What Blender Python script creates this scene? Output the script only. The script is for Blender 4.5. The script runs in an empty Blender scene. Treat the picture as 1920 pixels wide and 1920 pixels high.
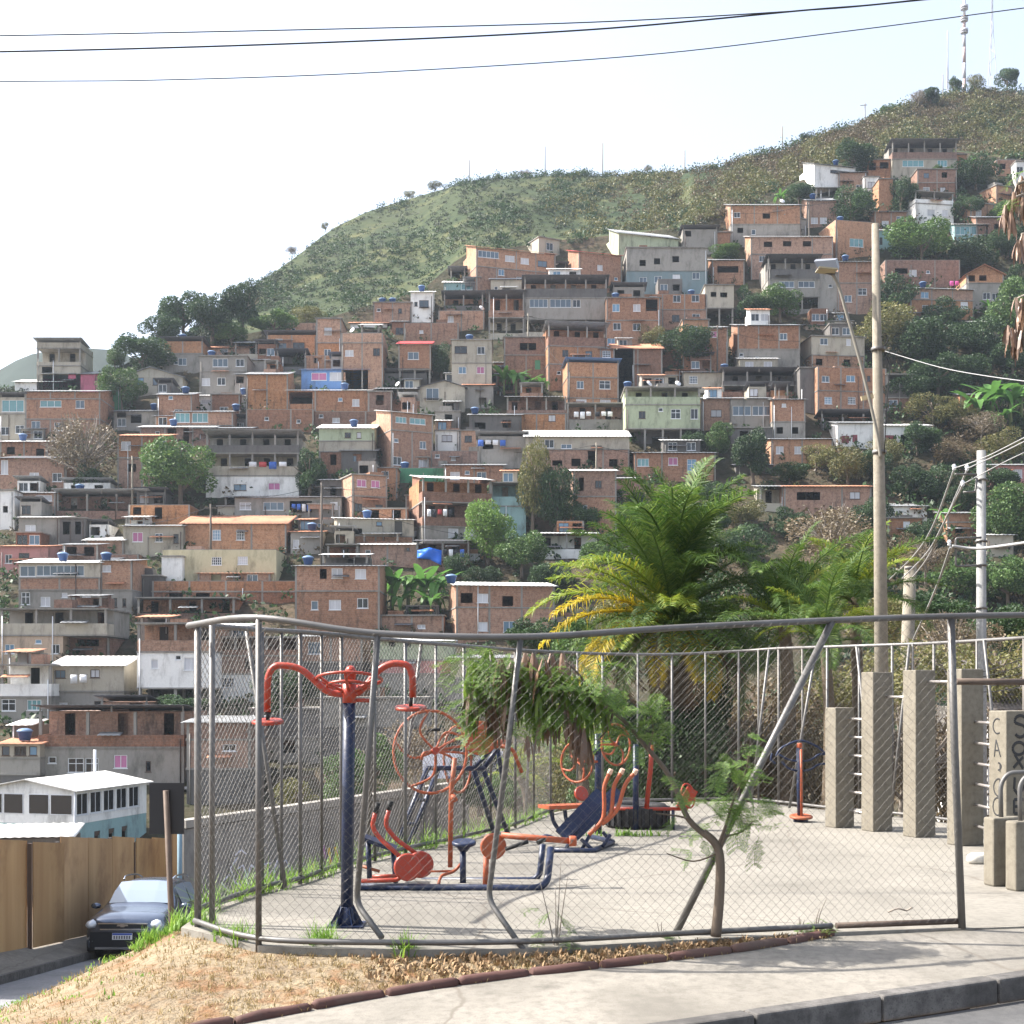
import bpy, math, random
import numpy as np
from mathutils import Vector, Matrix, Quaternion
random.seed(7)
RNG = np.random.default_rng(11)
SC = bpy.context.scene
COL = SC.collection
# ------------------------------------------------------------------ camera
F, CH, HY, CX = 2600.0, 1.88, 1287.0, 960.0      # focal length in photo pixels, eye height, horizon row, centre column
cam = bpy.data.cameras.new('camera'); cam.sensor_width = 36.0; cam.lens = 36.0 * F / 1920.0
cam.shift_y = (HY - 960.0) / 1920.0; cam.clip_start = 0.1; cam.clip_end = 6000
camo = bpy.data.objects.new('camera', cam); COL.objects.link(camo)
camo.location = (0, 0, CH); camo.rotation_euler = (math.pi / 2, 0, 0)
SC.camera = camo
# ------------------------------------------------------------------ sky, sun, exposure
SUN_EL, SUN_AZ = math.radians(46), math.radians(-80)      # azimuth from +Y towards +X: sun on the left, slightly beyond
S = Vector((math.cos(SUN_EL) * math.sin(SUN_AZ), math.cos(SUN_EL) * math.cos(SUN_AZ), math.sin(SUN_EL)))
W = bpy.data.worlds.new('World'); SC.world = W; W.use_nodes = True
nt = W.node_tree; nt.nodes.clear()
sky = nt.nodes.new('ShaderNodeTexSky'); sky.sky_type = 'NISHITA'; sky.sun_disc = False
sky.sun_elevation = SUN_EL; sky.sun_rotation = SUN_AZ
sky.altitude = 900; sky.air_density = 1.0; sky.dust_density = 6.5; sky.ozone_density = 1.0
hs = nt.nodes.new('ShaderNodeHueSaturation'); hs.inputs['Saturation'].default_value = 0.62
bg = nt.nodes.new('ShaderNodeBackground'); bg.inputs['Strength'].default_value = 0.15
wo = nt.nodes.new('ShaderNodeOutputWorld')
nt.links.new(sky.outputs[0], hs.inputs['Color']); nt.links.new(hs.outputs[0], bg.inputs['Color']); nt.links.new(bg.outputs[0], wo.inputs['Surface'])
sl = bpy.data.lights.new('sun', 'SUN'); sl.energy = 4.9; sl.angle = math.radians(0.55); sl.color = (1.0, 0.95, 0.875)
so = bpy.data.objects.new('sun', sl); COL.objects.link(so); so.rotation_euler = S.to_track_quat('Z', 'Y').to_euler()
so.location = (-30, 10, 60)
SC.view_settings.view_transform = 'Standard'; SC.view_settings.look = 'None'
SC.view_settings.gamma = 1.0; SC.view_settings.exposure = 1.46; SC.view_settings.use_curve_mapping = False
SC.cycles.max_bounces = 6; SC.cycles.transparent_max_bounces = 8; SC.cycles.volume_bounces = 0
SC.cycles.use_denoising = True

# ------------------------------------------------------------------ helpers
def P(x, y, D): return Vector(((x - CX) * D / F, D, CH + (HY - y) * D / F))
def G(x, y, z=0.0):
    D = F * (CH - z) / (y - HY)
    return Vector(((x - CX) * D / F, D, z))
def interp(v, pts):
    if v <= pts[0][0]: return pts[0][1]
    for (a, b), (c, d) in zip(pts, pts[1:]):
        if v <= c: return b + (d - b) * (v - a) / (c - a)
    return pts[-1][1]
def tag(o, label=None, cat=None, group=None, kind=None):
    if label: o['label'] = label
    if cat: o['category'] = cat
    if group: o['group'] = group
    if kind: o['kind'] = kind
    return o
def empty(name, loc=(0, 0, 0), rz=0.0, label=None, cat=None, group=None):
    o = bpy.data.objects.new(name, None); COL.objects.link(o)
    o.location = loc; o.rotation_euler = (0, 0, rz); o.empty_display_size = 0.2
    return tag(o, label, cat, group)
def link(name, me, parent=None, loc=None, rot=None, scale=None):
    o = bpy.data.objects.new(name, me); COL.objects.link(o)
    if parent is not None: o.parent = parent
    if loc is not None: o.location = loc
    if rot is not None: o.rotation_euler = rot
    if scale is not None: o.scale = scale
    return o
def npmesh(name, V, Q, mat=None, smooth=False):
    """mesh from numpy arrays: V (n,3); Q (m,3) or (m,4)"""
    V = np.asarray(V, dtype=np.float32); Q = np.asarray(Q, dtype=np.int32)
    me = bpy.data.meshes.new(name); k = Q.shape[1]; m = Q.shape[0]
    me.vertices.add(len(V)); me.vertices.foreach_set('co', V.ravel())
    me.loops.add(m * k); me.loops.foreach_set('vertex_index', Q.ravel())
    me.polygons.add(m); me.polygons.foreach_set('loop_start', np.arange(0, m * k, k, dtype=np.int32))
    if smooth: me.polygons.foreach_set('use_smooth', np.ones(m, dtype=bool))
    me.update(calc_edges=True)
    if mat: me.materials.append(mat)
    return me
class MB:
    """collects polygons, then builds one mesh"""
    def __init__(s): s.v = []; s.f = []; s.m = []; s.mi = 0; s.sm = []
    def quad(s, *pts):
        n = len(s.v); s.v += [tuple(p) for p in pts]; s.f.append(tuple(range(n, n + len(pts)))); s.m.append(s.mi); s.sm.append(False)
    def box(s, a, b, M=None):
        x0, y0, z0 = a; x1, y1, z1 = b
        p = [(x0, y0, z0), (x1, y0, z0), (x1, y1, z0), (x0, y1, z0), (x0, y0, z1), (x1, y0, z1), (x1, y1, z1), (x0, y1, z1)]
        if M is not None: p = [tuple(M @ Vector(q)) for q in p]
        n = len(s.v); s.v += p
        for f in ((0, 3, 2, 1), (4, 5, 6, 7), (0, 1, 5, 4), (1, 2, 6, 5), (2, 3, 7, 6), (3, 0, 4, 7)):
            s.f.append(tuple(n + i for i in f)); s.m.append(s.mi); s.sm.append(False)
        return s
    def beam(s, p, q, w, h, up=(0, 0, 1)):
        """rectangular bar from p to q"""
        p = Vector(p); q = Vector(q); d = (q - p); L = d.length; d.normalize(); u = Vector(up)
        if abs(d.dot(u)) > .98: u = Vector((1, 0, 0))
        r = d.cross(u).normalized(); u = r.cross(d)
        M = Matrix((r, d, u)).transposed().to_4x4(); M.translation = p
        return s.box((-w / 2, 0, -h / 2), (w / 2, L, h / 2), M)
    def tube(s, pts, r, n=8, cap=True, smooth=True, closed=False):
        """r: number or list"""
        pts = [Vector(p) for p in pts]; m = len(pts)
        rs = r if isinstance(r, (list, tuple)) else [r] * m
        base = len(s.v); prev = None
        for i, p in enumerate(pts):
            if closed: d = pts[(i + 1) % m] - pts[i - 1]
            else: d = pts[min(i + 1, m - 1)] - pts[max(i - 1, 0)]
            d.normalize()
            if prev is None:
                a = Vector((0, 0, 1)) if abs(d.z) < .9 else Vector((1, 0, 0))
                a = (a - d * a.dot(d)).normalized()
            else:
                a = prev - d * prev.dot(d)
                a = a.normalized() if a.length > 1e-6 else d.orthogonal().normalized()
            prev = a; b = d.cross(a)
            for k in range(n):
                t = 2 * math.pi * k / n
                s.v.append(tuple(p + (a * math.cos(t) + b * math.sin(t)) * rs[i]))
        for i in range(m if closed else m - 1):
            j = (i + 1) % m
            for k in range(n):
                k2 = (k + 1) % n
                s.f.append((base + i * n + k, base + i * n + k2, base + j * n + k2, base + j * n + k)); s.m.append(s.mi); s.sm.append(smooth)
        if cap and not closed:
            s.f.append(tuple(base + k for k in reversed(range(n)))); s.m.append(s.mi); s.sm.append(False)
            s.f.append(tuple(base + (m - 1) * n + k for k in range(n))); s.m.append(s.mi); s.sm.append(False)
        return s
    def lathe(s, prof, n=16, M=None, smooth=True):
        base = len(s.v); m = len(prof)
        for (r, z) in prof:
            for k in range(n):
                t = 2 * math.pi * k / n; q = Vector((r * math.cos(t), r * math.sin(t), z))
                s.v.append(tuple(M @ q) if M is not None else tuple(q))
        for i in range(m - 1):
            for k in range(n):
                k2 = (k + 1) % n
                s.f.append((base + i * n + k, base + i * n + k2, base + (i + 1) * n + k2, base + (i + 1) * n + k)); s.m.append(s.mi); s.sm.append(smooth)
        s.f.append(tuple(base + k for k in reversed(range(n)))); s.m.append(s.mi); s.sm.append(False)
        s.f.append(tuple(base + (m - 1) * n + k for k in range(n))); s.m.append(s.mi); s.sm.append(False)
        return s
    def mesh(s, name, *mats):
        me = bpy.data.meshes.new(name); me.from_pydata(s.v, [], s.f)
        for m in mats: me.materials.append(m)
        if len(mats) > 1: me.polygons.foreach_set('material_index', s.m)
        me.polygons.foreach_set('use_smooth', s.sm); me.update()
        return me
    def build(s, name, mat, parent=None, loc=None, rot=None):
        mats = mat if isinstance(mat, (list, tuple)) else (mat,)
        return link(name, s.mesh(name, *mats), parent, loc, rot)
def smooth_path(pts, k=6):
    """Catmull-Rom through points"""
    pts = [Vector(p) for p in pts]; out = []
    for i in range(len(pts) - 1):
        p0 = pts[max(i - 1, 0)]; p1 = pts[i]; p2 = pts[i + 1]; p3 = pts[min(i + 2, len(pts) - 1)]
        for j in range(k):
            t = j / k
            out.append(.5 * ((2 * p1) + (p2 - p0) * t + (2 * p0 - 5 * p1 + 4 * p2 - p3) * t * t + (3 * p1 - p0 - 3 * p2 + p3) * t ** 3))
    out.append(pts[-1]); return out
def round_path(pts, r, k=5):
    """polyline with rounded corners"""
    pts = [Vector(p) for p in pts]; out = [pts[0]]
    for a, b, c in zip(pts, pts[1:], pts[2:]):
        d1 = (a - b); d2 = (c - b); rr = min(r, d1.length * .48, d2.length * .48)
        p = b + d1.normalized() * rr; q = b + d2.normalized() * rr
        for j in range(k + 1):
            t = j / k; out.append(p * (1 - t) ** 2 + b * 2 * t * (1 - t) + q * t * t)
    out.append(pts[-1]); return out

# ------------------------------------------------------------------ materials
def srgb(r, g, b):
    f = lambda c: (c / 255 / 12.92) if c / 255 <= .04045 else ((c / 255 + .055) / 1.055) ** 2.4
    return (f(r), f(g), f(b))
class NT:
    def __init__(s, name):
        s.m = bpy.data.materials.new(name); s.m.use_nodes = True; s.t = s.m.node_tree
        s.b = s.t.nodes['Principled BSDF']
    def n(s, typ, **kw):
        o = s.t.nodes.new('ShaderNode' + typ)
        for k, v in kw.items():
            if k in o.inputs: o.inputs[k].default_value = v
            else: setattr(o, k, v)
        return o
    def l(s, a, b): s.t.links.new(a, b)
    def mix(s, fac, a, b, mode='MIX'):
        o = s.t.nodes.new('ShaderNodeMix'); o.data_type = 'RGBA'; o.blend_type = mode
        for sock, v in ((o.inputs[0], fac), (o.inputs[6], a), (o.inputs[7], b)):
            if hasattr(v, 'is_linked'): s.l(v, sock)
            else: sock.default_value = v if isinstance(v, (int, float)) else (*v[:3], 1)
        return o.outputs[2]
    def ramp(s, src, a, b):
        o = s.n('MapRange'); s.l(src, o.inputs[0]); o.inputs[1].default_value = a; o.inputs[2].default_value = b
        return o.outputs[0]
    def noise(s, scale, vec=None, detail=4, stretch=None, rough=.6):
        tc = s.n('TexCoord').outputs['Object'] if vec is None else vec
        if stretch:
            mp = s.n('Mapping'); s.l(tc, mp.inputs[0]); mp.inputs[3].default_value = stretch; tc = mp.outputs[0]
        o = s.n('TexNoise', Scale=scale, Detail=detail, Roughness=rough); s.l(tc, o.inputs['Vector']); return o.outputs[0]
    def rnd(s, col, lo, hi, sat=0.0):
        oi = s.n('ObjectInfo'); h = s.n('HueSaturation'); s.l(col, h.inputs['Color'])
        r = s.n('MapRange'); s.l(oi.outputs['Random'], r.inputs[0]); r.inputs[3].default_value = lo; r.inputs[4].default_value = hi
        s.l(r.outputs[0], h.inputs['Value'])
        if sat:
            m1 = s.n('Math', operation='MULTIPLY'); s.l(oi.outputs['Random'], m1.inputs[0]); m1.inputs[1].default_value = 7.31
            m2 = s.n('Math', operation='FRACT'); s.l(m1.outputs[0], m2.inputs[0])
            r2 = s.n('MapRange'); s.l(m2.outputs[0], r2.inputs[0]); r2.inputs[3].default_value = 1 - sat; r2.inputs[4].default_value = 1 + sat
            s.l(r2.outputs[0], h.inputs['Saturation'])
        return h.outputs[0]
    def out(s, col, rough=.8, metal=0.0, spec=.3, bump=None, bd=.02, bs=.4):
        if hasattr(col, 'is_linked'): s.l(col, s.b.inputs['Base Color'])
        else: s.b.inputs['Base Color'].default_value = (*col, 1)
        s.b.inputs['Roughness'].default_value = rough; s.b.inputs['Metallic'].default_value = metal
        s.b.inputs['Specular IOR Level'].default_value = spec
        if bump is not None:
            b = s.n('Bump', Strength=bs, Distance=bd); s.l(bump, b.inputs['Height']); s.l(b.outputs[0], s.b.inputs['Normal'])
        return s.m
def plain(name, col, rough=.8, metal=0., var=.12, scale=4., dirt=None, damt=.5, spec=.3, bump=0., stretch=None, rnd=.1, chip=None):
    k = NT(name); n1 = k.noise(scale, stretch=stretch)
    c = k.mix(n1, [x * (1 - var) for x in col], [min(1, x * (1 + var)) for x in col])
    if dirt:
        n2 = k.noise(.55, detail=6, stretch=(1, 1, .35), rough=.7)
        f = k.ramp(n2, .5, .72); mm = k.n('Math', operation='MULTIPLY'); k.l(f, mm.inputs[0]); mm.inputs[1].default_value = damt
        c = k.mix(mm.outputs[0], c, dirt)
        n3 = k.noise(.9, detail=7, stretch=(1, 1, .4), rough=.7); c = k.mix(k.ramp(n3, .50, .80), c, [v * .6 for v in dirt])
    if chip:
        nc = k.noise(26, detail=5, rough=.7); c = k.mix(k.ramp(nc, .60, .64), c, chip)
    if rnd: c = k.rnd(c, 1 - rnd, 1 + rnd)
    return k.out(c, rough, metal, spec, n1 if bump else None, .02, bump)
def brick(name, c1, c2, mortar, bw=.30, bh=.20, ms=.012, rnd=.16, plast=.35):
    k = NT(name); tc = k.n('TexCoord'); sx = k.n('SeparateXYZ'); k.l(tc.outputs['Object'], sx.inputs[0])
    ad = k.n('Math', operation='ADD'); k.l(sx.outputs[0], ad.inputs[0]); k.l(sx.outputs[1], ad.inputs[1])
    cx = k.n('CombineXYZ'); k.l(ad.outputs[0], cx.inputs[0]); k.l(sx.outputs[2], cx.inputs[1])
    br = k.n('TexBrick'); k.l(cx.outputs[0], br.inputs['Vector'])
    br.inputs['Color1'].default_value = (*c1, 1); br.inputs['Color2'].default_value = (*c2, 1); br.inputs['Mortar'].default_value = (*mortar, 1)
    br.inputs['Scale'].default_value = 1.0; br.inputs['Mortar Size'].default_value = ms; br.inputs['Brick Width'].default_value = bw; br.inputs['Row Height'].default_value = bh
    br.inputs['Mortar Smooth'].default_value = .3; br.inputs['Bias'].default_value = -.1
    n1 = k.noise(.9, detail=6, rough=.7); n2 = k.noise(7, detail=3)
    c = k.mix(k.ramp(n2, .4, .95), br.outputs[0], [x * .62 for x in c2])
    f = k.ramp(n1, .5, .75); mm = k.n('Math', operation='MULTIPLY'); k.l(f, mm.inputs[0]); mm.inputs[1].default_value = plast
    c = k.mix(mm.outputs[0], c, mortar)
    n4 = k.noise(2.3, detail=7, rough=.75); c = k.mix(k.ramp(n4, .47, .70), c, [x * .45 for x in c2]); n5 = k.noise(1.6, detail=6, rough=.7, stretch=(1, 1, .22)); c = k.mix(k.ramp(n5, .54, .78), c, (.07, .06, .05))
    c = k.rnd(c, 1 - rnd, 1 + rnd, .18)
    return k.out(c, .9, 0, .2)
MT = {}
MT['b'] = brick('raw_brick', (0.401, 0.219, 0.139), (0.307, 0.165, 0.107), (0.325, 0.254, 0.200))
MT['o'] = brick('orange_brick', (0.461, 0.250, 0.146), (0.367, 0.193, 0.114), (0.376, 0.285, 0.214))
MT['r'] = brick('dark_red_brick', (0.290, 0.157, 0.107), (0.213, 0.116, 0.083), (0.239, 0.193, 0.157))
_d = (.13, .12, .10)
MT['g'] = plain('grey_render', (0.266, 0.248, 0.222), dirt=_d, damt=.55)
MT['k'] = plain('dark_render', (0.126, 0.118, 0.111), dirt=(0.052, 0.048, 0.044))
MT['c'] = plain('cream_render', (0.385, 0.348, 0.281), dirt=_d, damt=.45)
MT['w'] = plain('white_render', (.74, .73, .70), dirt=(.33, .31, .28), damt=.5, rnd=.05)
MT['y'] = plain('yellow_render', (0.503, 0.451, 0.296), dirt=(0.222, 0.185, 0.111), damt=.3, rnd=.04)
MT['p'] = plain('pink_render', (0.444, 0.222, 0.207), dirt=_d, damt=.3)
MT['M'] = plain('magenta_render', (.47, .13, .20), dirt=(.25, .1, .12), damt=.3)
MT['m'] = plain('peach_render', (0.444, 0.333, 0.244), dirt=_d, damt=.35)
MT['l'] = plain('pale_green_render', (0.370, 0.414, 0.281), dirt=(0.074, 0.081, 0.067), damt=.6)
MT['n'] = plain('green_render', (.06, .20, .11), dirt=(.03, .07, .05), damt=.4)
MT['B'] = plain('blue_render', (.14, .26, .50), dirt=(.16, .18, .25), damt=.3)
MT['a'] = plain('aqua_render', (0.244, 0.370, 0.370), dirt=(0.148, 0.163, 0.148), damt=.4)
MT['t'] = plain('bluegrey_tile', (0.148, 0.200, 0.215), dirt=(0.222, 0.244, 0.244), damt=.5)
CONC = plain('concrete_slab', (0.244, 0.229, 0.207), dirt=(0.074, 0.067, 0.059), damt=.6)
TINW = plain('white_sheet', (.72, .71, .68), rough=.5, dirt=(.35, .33, .30), damt=.4, scale=1.2)
TING = plain('grey_sheet', (0.244, 0.252, 0.259), rough=.55, dirt=(0.126, 0.111, 0.096), damt=.5, scale=1.2)
TIND = plain('dark_sheet', (.10, .10, .11), rough=.6, dirt=(.05, .045, .04), damt=.4, scale=1.2)
TINR = plain('red_sheet', (.45, .05, .05), rough=.6, rnd=.05)
TINB = plain('blue_sheet', (.10, .17, .33), rough=.45, rnd=.05)
TILE = plain('clay_tile', (.48, .22, .13), dirt=(.2, .12, .08), damt=.5)
ROOFM = {'w': TINW, 'g': TING, 'd': TIND, 'r': TINR, 'b': TINB, 't': TILE}
FRW = plain('white_frame', (.70, .71, .72), rough=.4, var=.03, rnd=.08)
FRK = plain('dark_frame', (.09, .06, .045), rough=.5, var=.1)
GLASS = plain('window_glass', (.055, .085, .115), rough=.09, var=.3, scale=.7, spec=.8, rnd=.5)
GLASSB = plain('blue_glass', (.10, .20, .30), rough=.12, var=.3, scale=.7, spec=.8, rnd=.25)
GLASST = plain('teal_glass', (.10, .24, .25), rough=.12, var=.25, scale=.7, spec=.8, rnd=.2)
GLASSK = plain('dark_glass', (.012, .014, .017), rough=.1, var=.3, scale=.7, spec=.6, rnd=.2)
CURT = plain('pale_curtain', (.50, .50, .52), rough=.8, var=.25, scale=6, stretch=(1, 1, .1), rnd=.2)
CURP = plain('pink_curtain', (.42, .16, .28), rough=.8, var=.3, scale=6, stretch=(1, 1, .1), rnd=.2)
DOORR = plain('red_door', (.23, .06, .07), rough=.5)
DOORG = plain('green_door', (.08, .25, .13), rough=.5)
DOORK = plain('dark_door', (.06, .055, .05), rough=.5)
STEEL = plain('galvanised_steel', (0.141, 0.137, 0.133), rough=.5, metal=.45, var=.25, scale=9, dirt=(0.118, 0.096, 0.074), damt=.4, rnd=.1)
WIRE = plain('wire_steel', (.12, .115, .11), rough=.55, metal=.6, var=.25, scale=20, rnd=.05)
CABLE = plain('black_cable', (.015, .015, .016), rough=.6, rnd=0)
TANKB = plain('tank_blue', (.018, .055, .17), rough=.5, var=.12, rnd=.15)
TANKW = plain('tank_lid', (.14, .22, .36), rough=.55)
# ------------------------------------------------------------------ depth of the hillside along a photo row
def Ds(y):
    return 118 + (1350 - y) * .135 if y <= 1350 else interp(y, [(1350, 118), (1420, 109), (1500, 101), (1560, 96), (1640, 88)])
# ------------------------------------------------------------------ windows
_wc = {}; HW = random.Random(12)
def win_mesh(kind, w, h):
    var = HW.choices(range(4), (45, 22, 13, 20))[0]
    key = (kind, w, h, var)
    if key in _wc: return _wc[key]
    fr = MB(); t = .06
    def frame(fr, n=1, cross=False):
        fr.box((-w / 2, .05, 0), (-w / 2 + t, .12, h)).box((w / 2 - t, .05, 0), (w / 2, .12, h))
        fr.box((-w / 2 + t, .05, 0), (w / 2 - t, .12, t)).box((-w / 2 + t, .05, h - t), (w / 2 - t, .12, h))
        for i in range(1, n):
            x = -w / 2 + w * i / n; fr.box((x - .025, .06, t), (x + .025, .11, h - t))
        if cross: fr.box((-w / 2 + t, .065, h * .62 - .025), (w / 2 - t, .105, h * .62 + .025))
        fr.box((-w / 2 - .06, -.05, -.06), (w / 2 + .06, .05, 0))
    if kind == 'b': frame(fr, max(2, int(round(w / .75))))
    elif kind == 'v': frame(fr, max(3, int(round(w / .9))))
    elif kind == 'e':
        frame(fr, max(4, int(round(w / .22)))); fr.box((-w / 2 + t, .055, h * .3), (w / 2 - t, .1, h * .3 + .03)).box((-w / 2 + t, .055, h * .65), (w / 2 - t, .1, h * .65 + .03))
    elif kind == 'x': frame(fr, 2, True)
    else: frame(fr, 2 if w > .7 else 1)
    fm = fr.mesh('window', FRK if kind in 'kh' else FRW)
    pm = MB(); pm.box((-w / 2 + t, .08, t), (w / 2 - t, .09, h - t))
    pmat = {'c': CURT, 'q': CURP, 'b': GLASS, 'v': GLASST, 'h': FRK, 'z': GLASSK}.get(kind, (GLASSK, GLASS, GLASSB, CURT)[var])
    _wc[key] = (fm, pm.mesh('pane', pmat)); return _wc[key]
_dc = {}
def door_mesh(w, h, mat):
    key = (w, h, mat.name)
    if key not in _dc:
        m = MB(); m.box((-w / 2, .06, 0), (w / 2, .10, h)); m.box((-w / 2 + .1, .045, h * .12), (w / 2 - .1, .06, h * .45)); m.box((-w / 2 + .1, .045, h * .55), (w / 2 - .1, .06, h * .92))
        _dc[key] = m.mesh('door', mat)
    return _dc[key]
def holed_wall(mb, u0, u1, z0, z1, holes, yf, yd, rev=.18):
    """closed box whose front face has real openings with reveals"""
    us = sorted({u0, u1, *[h[0] for h in holes], *[h[1] for h in holes]}); zs = sorted({z0, z1, *[h[2] for h in holes], *[h[3] for h in holes]})
    for a, b in zip(us, us[1:]):
        for c, d in zip(zs, zs[1:]):
            mu, mz = (a + b) / 2, (c + d) / 2
            if any(h[0] < mu < h[1] and h[2] < mz < h[3] for h in holes): continue
            mb.quad((a, yf, c), (b, yf, c), (b, yf, d), (a, yf, d))
    for a, b, c, d in holes:
        y2 = yf + rev
        mb.quad((a, yf, c), (a, y2, c), (a, y2, d), (a, yf, d)); mb.quad((b, yf, c), (b, yf, d), (b, y2, d), (b, y2, c))
        mb.quad((a, yf, c), (b, yf, c), (b, y2, c), (a, y2, c)); mb.quad((a, yf, d), (a, y2, d), (b, y2, d), (b, yf, d))
    mb.quad((u0, yf, z0), (u0, yf, z1), (u0, yd, z1), (u0, yd, z0)); mb.quad((u1, yf, z0), (u1, yd, z0), (u1, yd, z1), (u1, yf, z1))
    mb.quad((u0, yd, z0), (u0, yd, z1), (u1, yd, z1), (u1, yd, z0))
    mb.quad((u0, yf, z1), (u1, yf, z1), (u1, yd, z1), (u0, yd, z1)); mb.quad((u0, yf, z0), (u0, yd, z0), (u1, yd, z0), (u1, yf, z0))
# ------------------------------------------------------------------ rooftop things
_tank = MB().lathe([(.45, 0), (.62, .75), (.66, .78)], 14).mesh('tank_body', TANKB)
_lid = MB().lathe([(.69, .78), (.69, .84), (.5, .98), (.2, 1.06)], 14).mesh('lid', TANKW)
def tank(loc, label, s=1.0):
    r = empty('water_tank', loc, random.random() * 3, label, 'water tank', 'blue rooftop water tanks'); r.scale = (s, s, s)
    b = link('tank_body', _tank, r); link('lid', _lid, b)
_dm = MB(); _dm.lathe([(.02, .12), (.25, .06), (.42, .0), (.44, 0.0), (.25, .045), (.02, .1)], 14); _dish = _dm.mesh('reflector', FRW)
_da = MB().tube([(0, 0, .05), (0, 0, .55)], .025, 5).tube([(0, .1, .0), (0, -.25, .6)], .015, 4).mesh('arm', FRK)
def dish(loc, label):
    r = empty('satellite_dish', loc, random.uniform(-.8, .8), label, 'satellite dish', 'white satellite dishes on the rooftops')
    link('mast', MB().tube([(0, 0, -.1), (0, 0, .5)], .03, 5).mesh('mast', FRK), r)
    link('reflector', _dish, r, (0, -.05, .55), (math.radians(60), 0, 0)); link('arm', _da, r, (0, -.05, .5), (math.radians(60), 0, 0))
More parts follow.
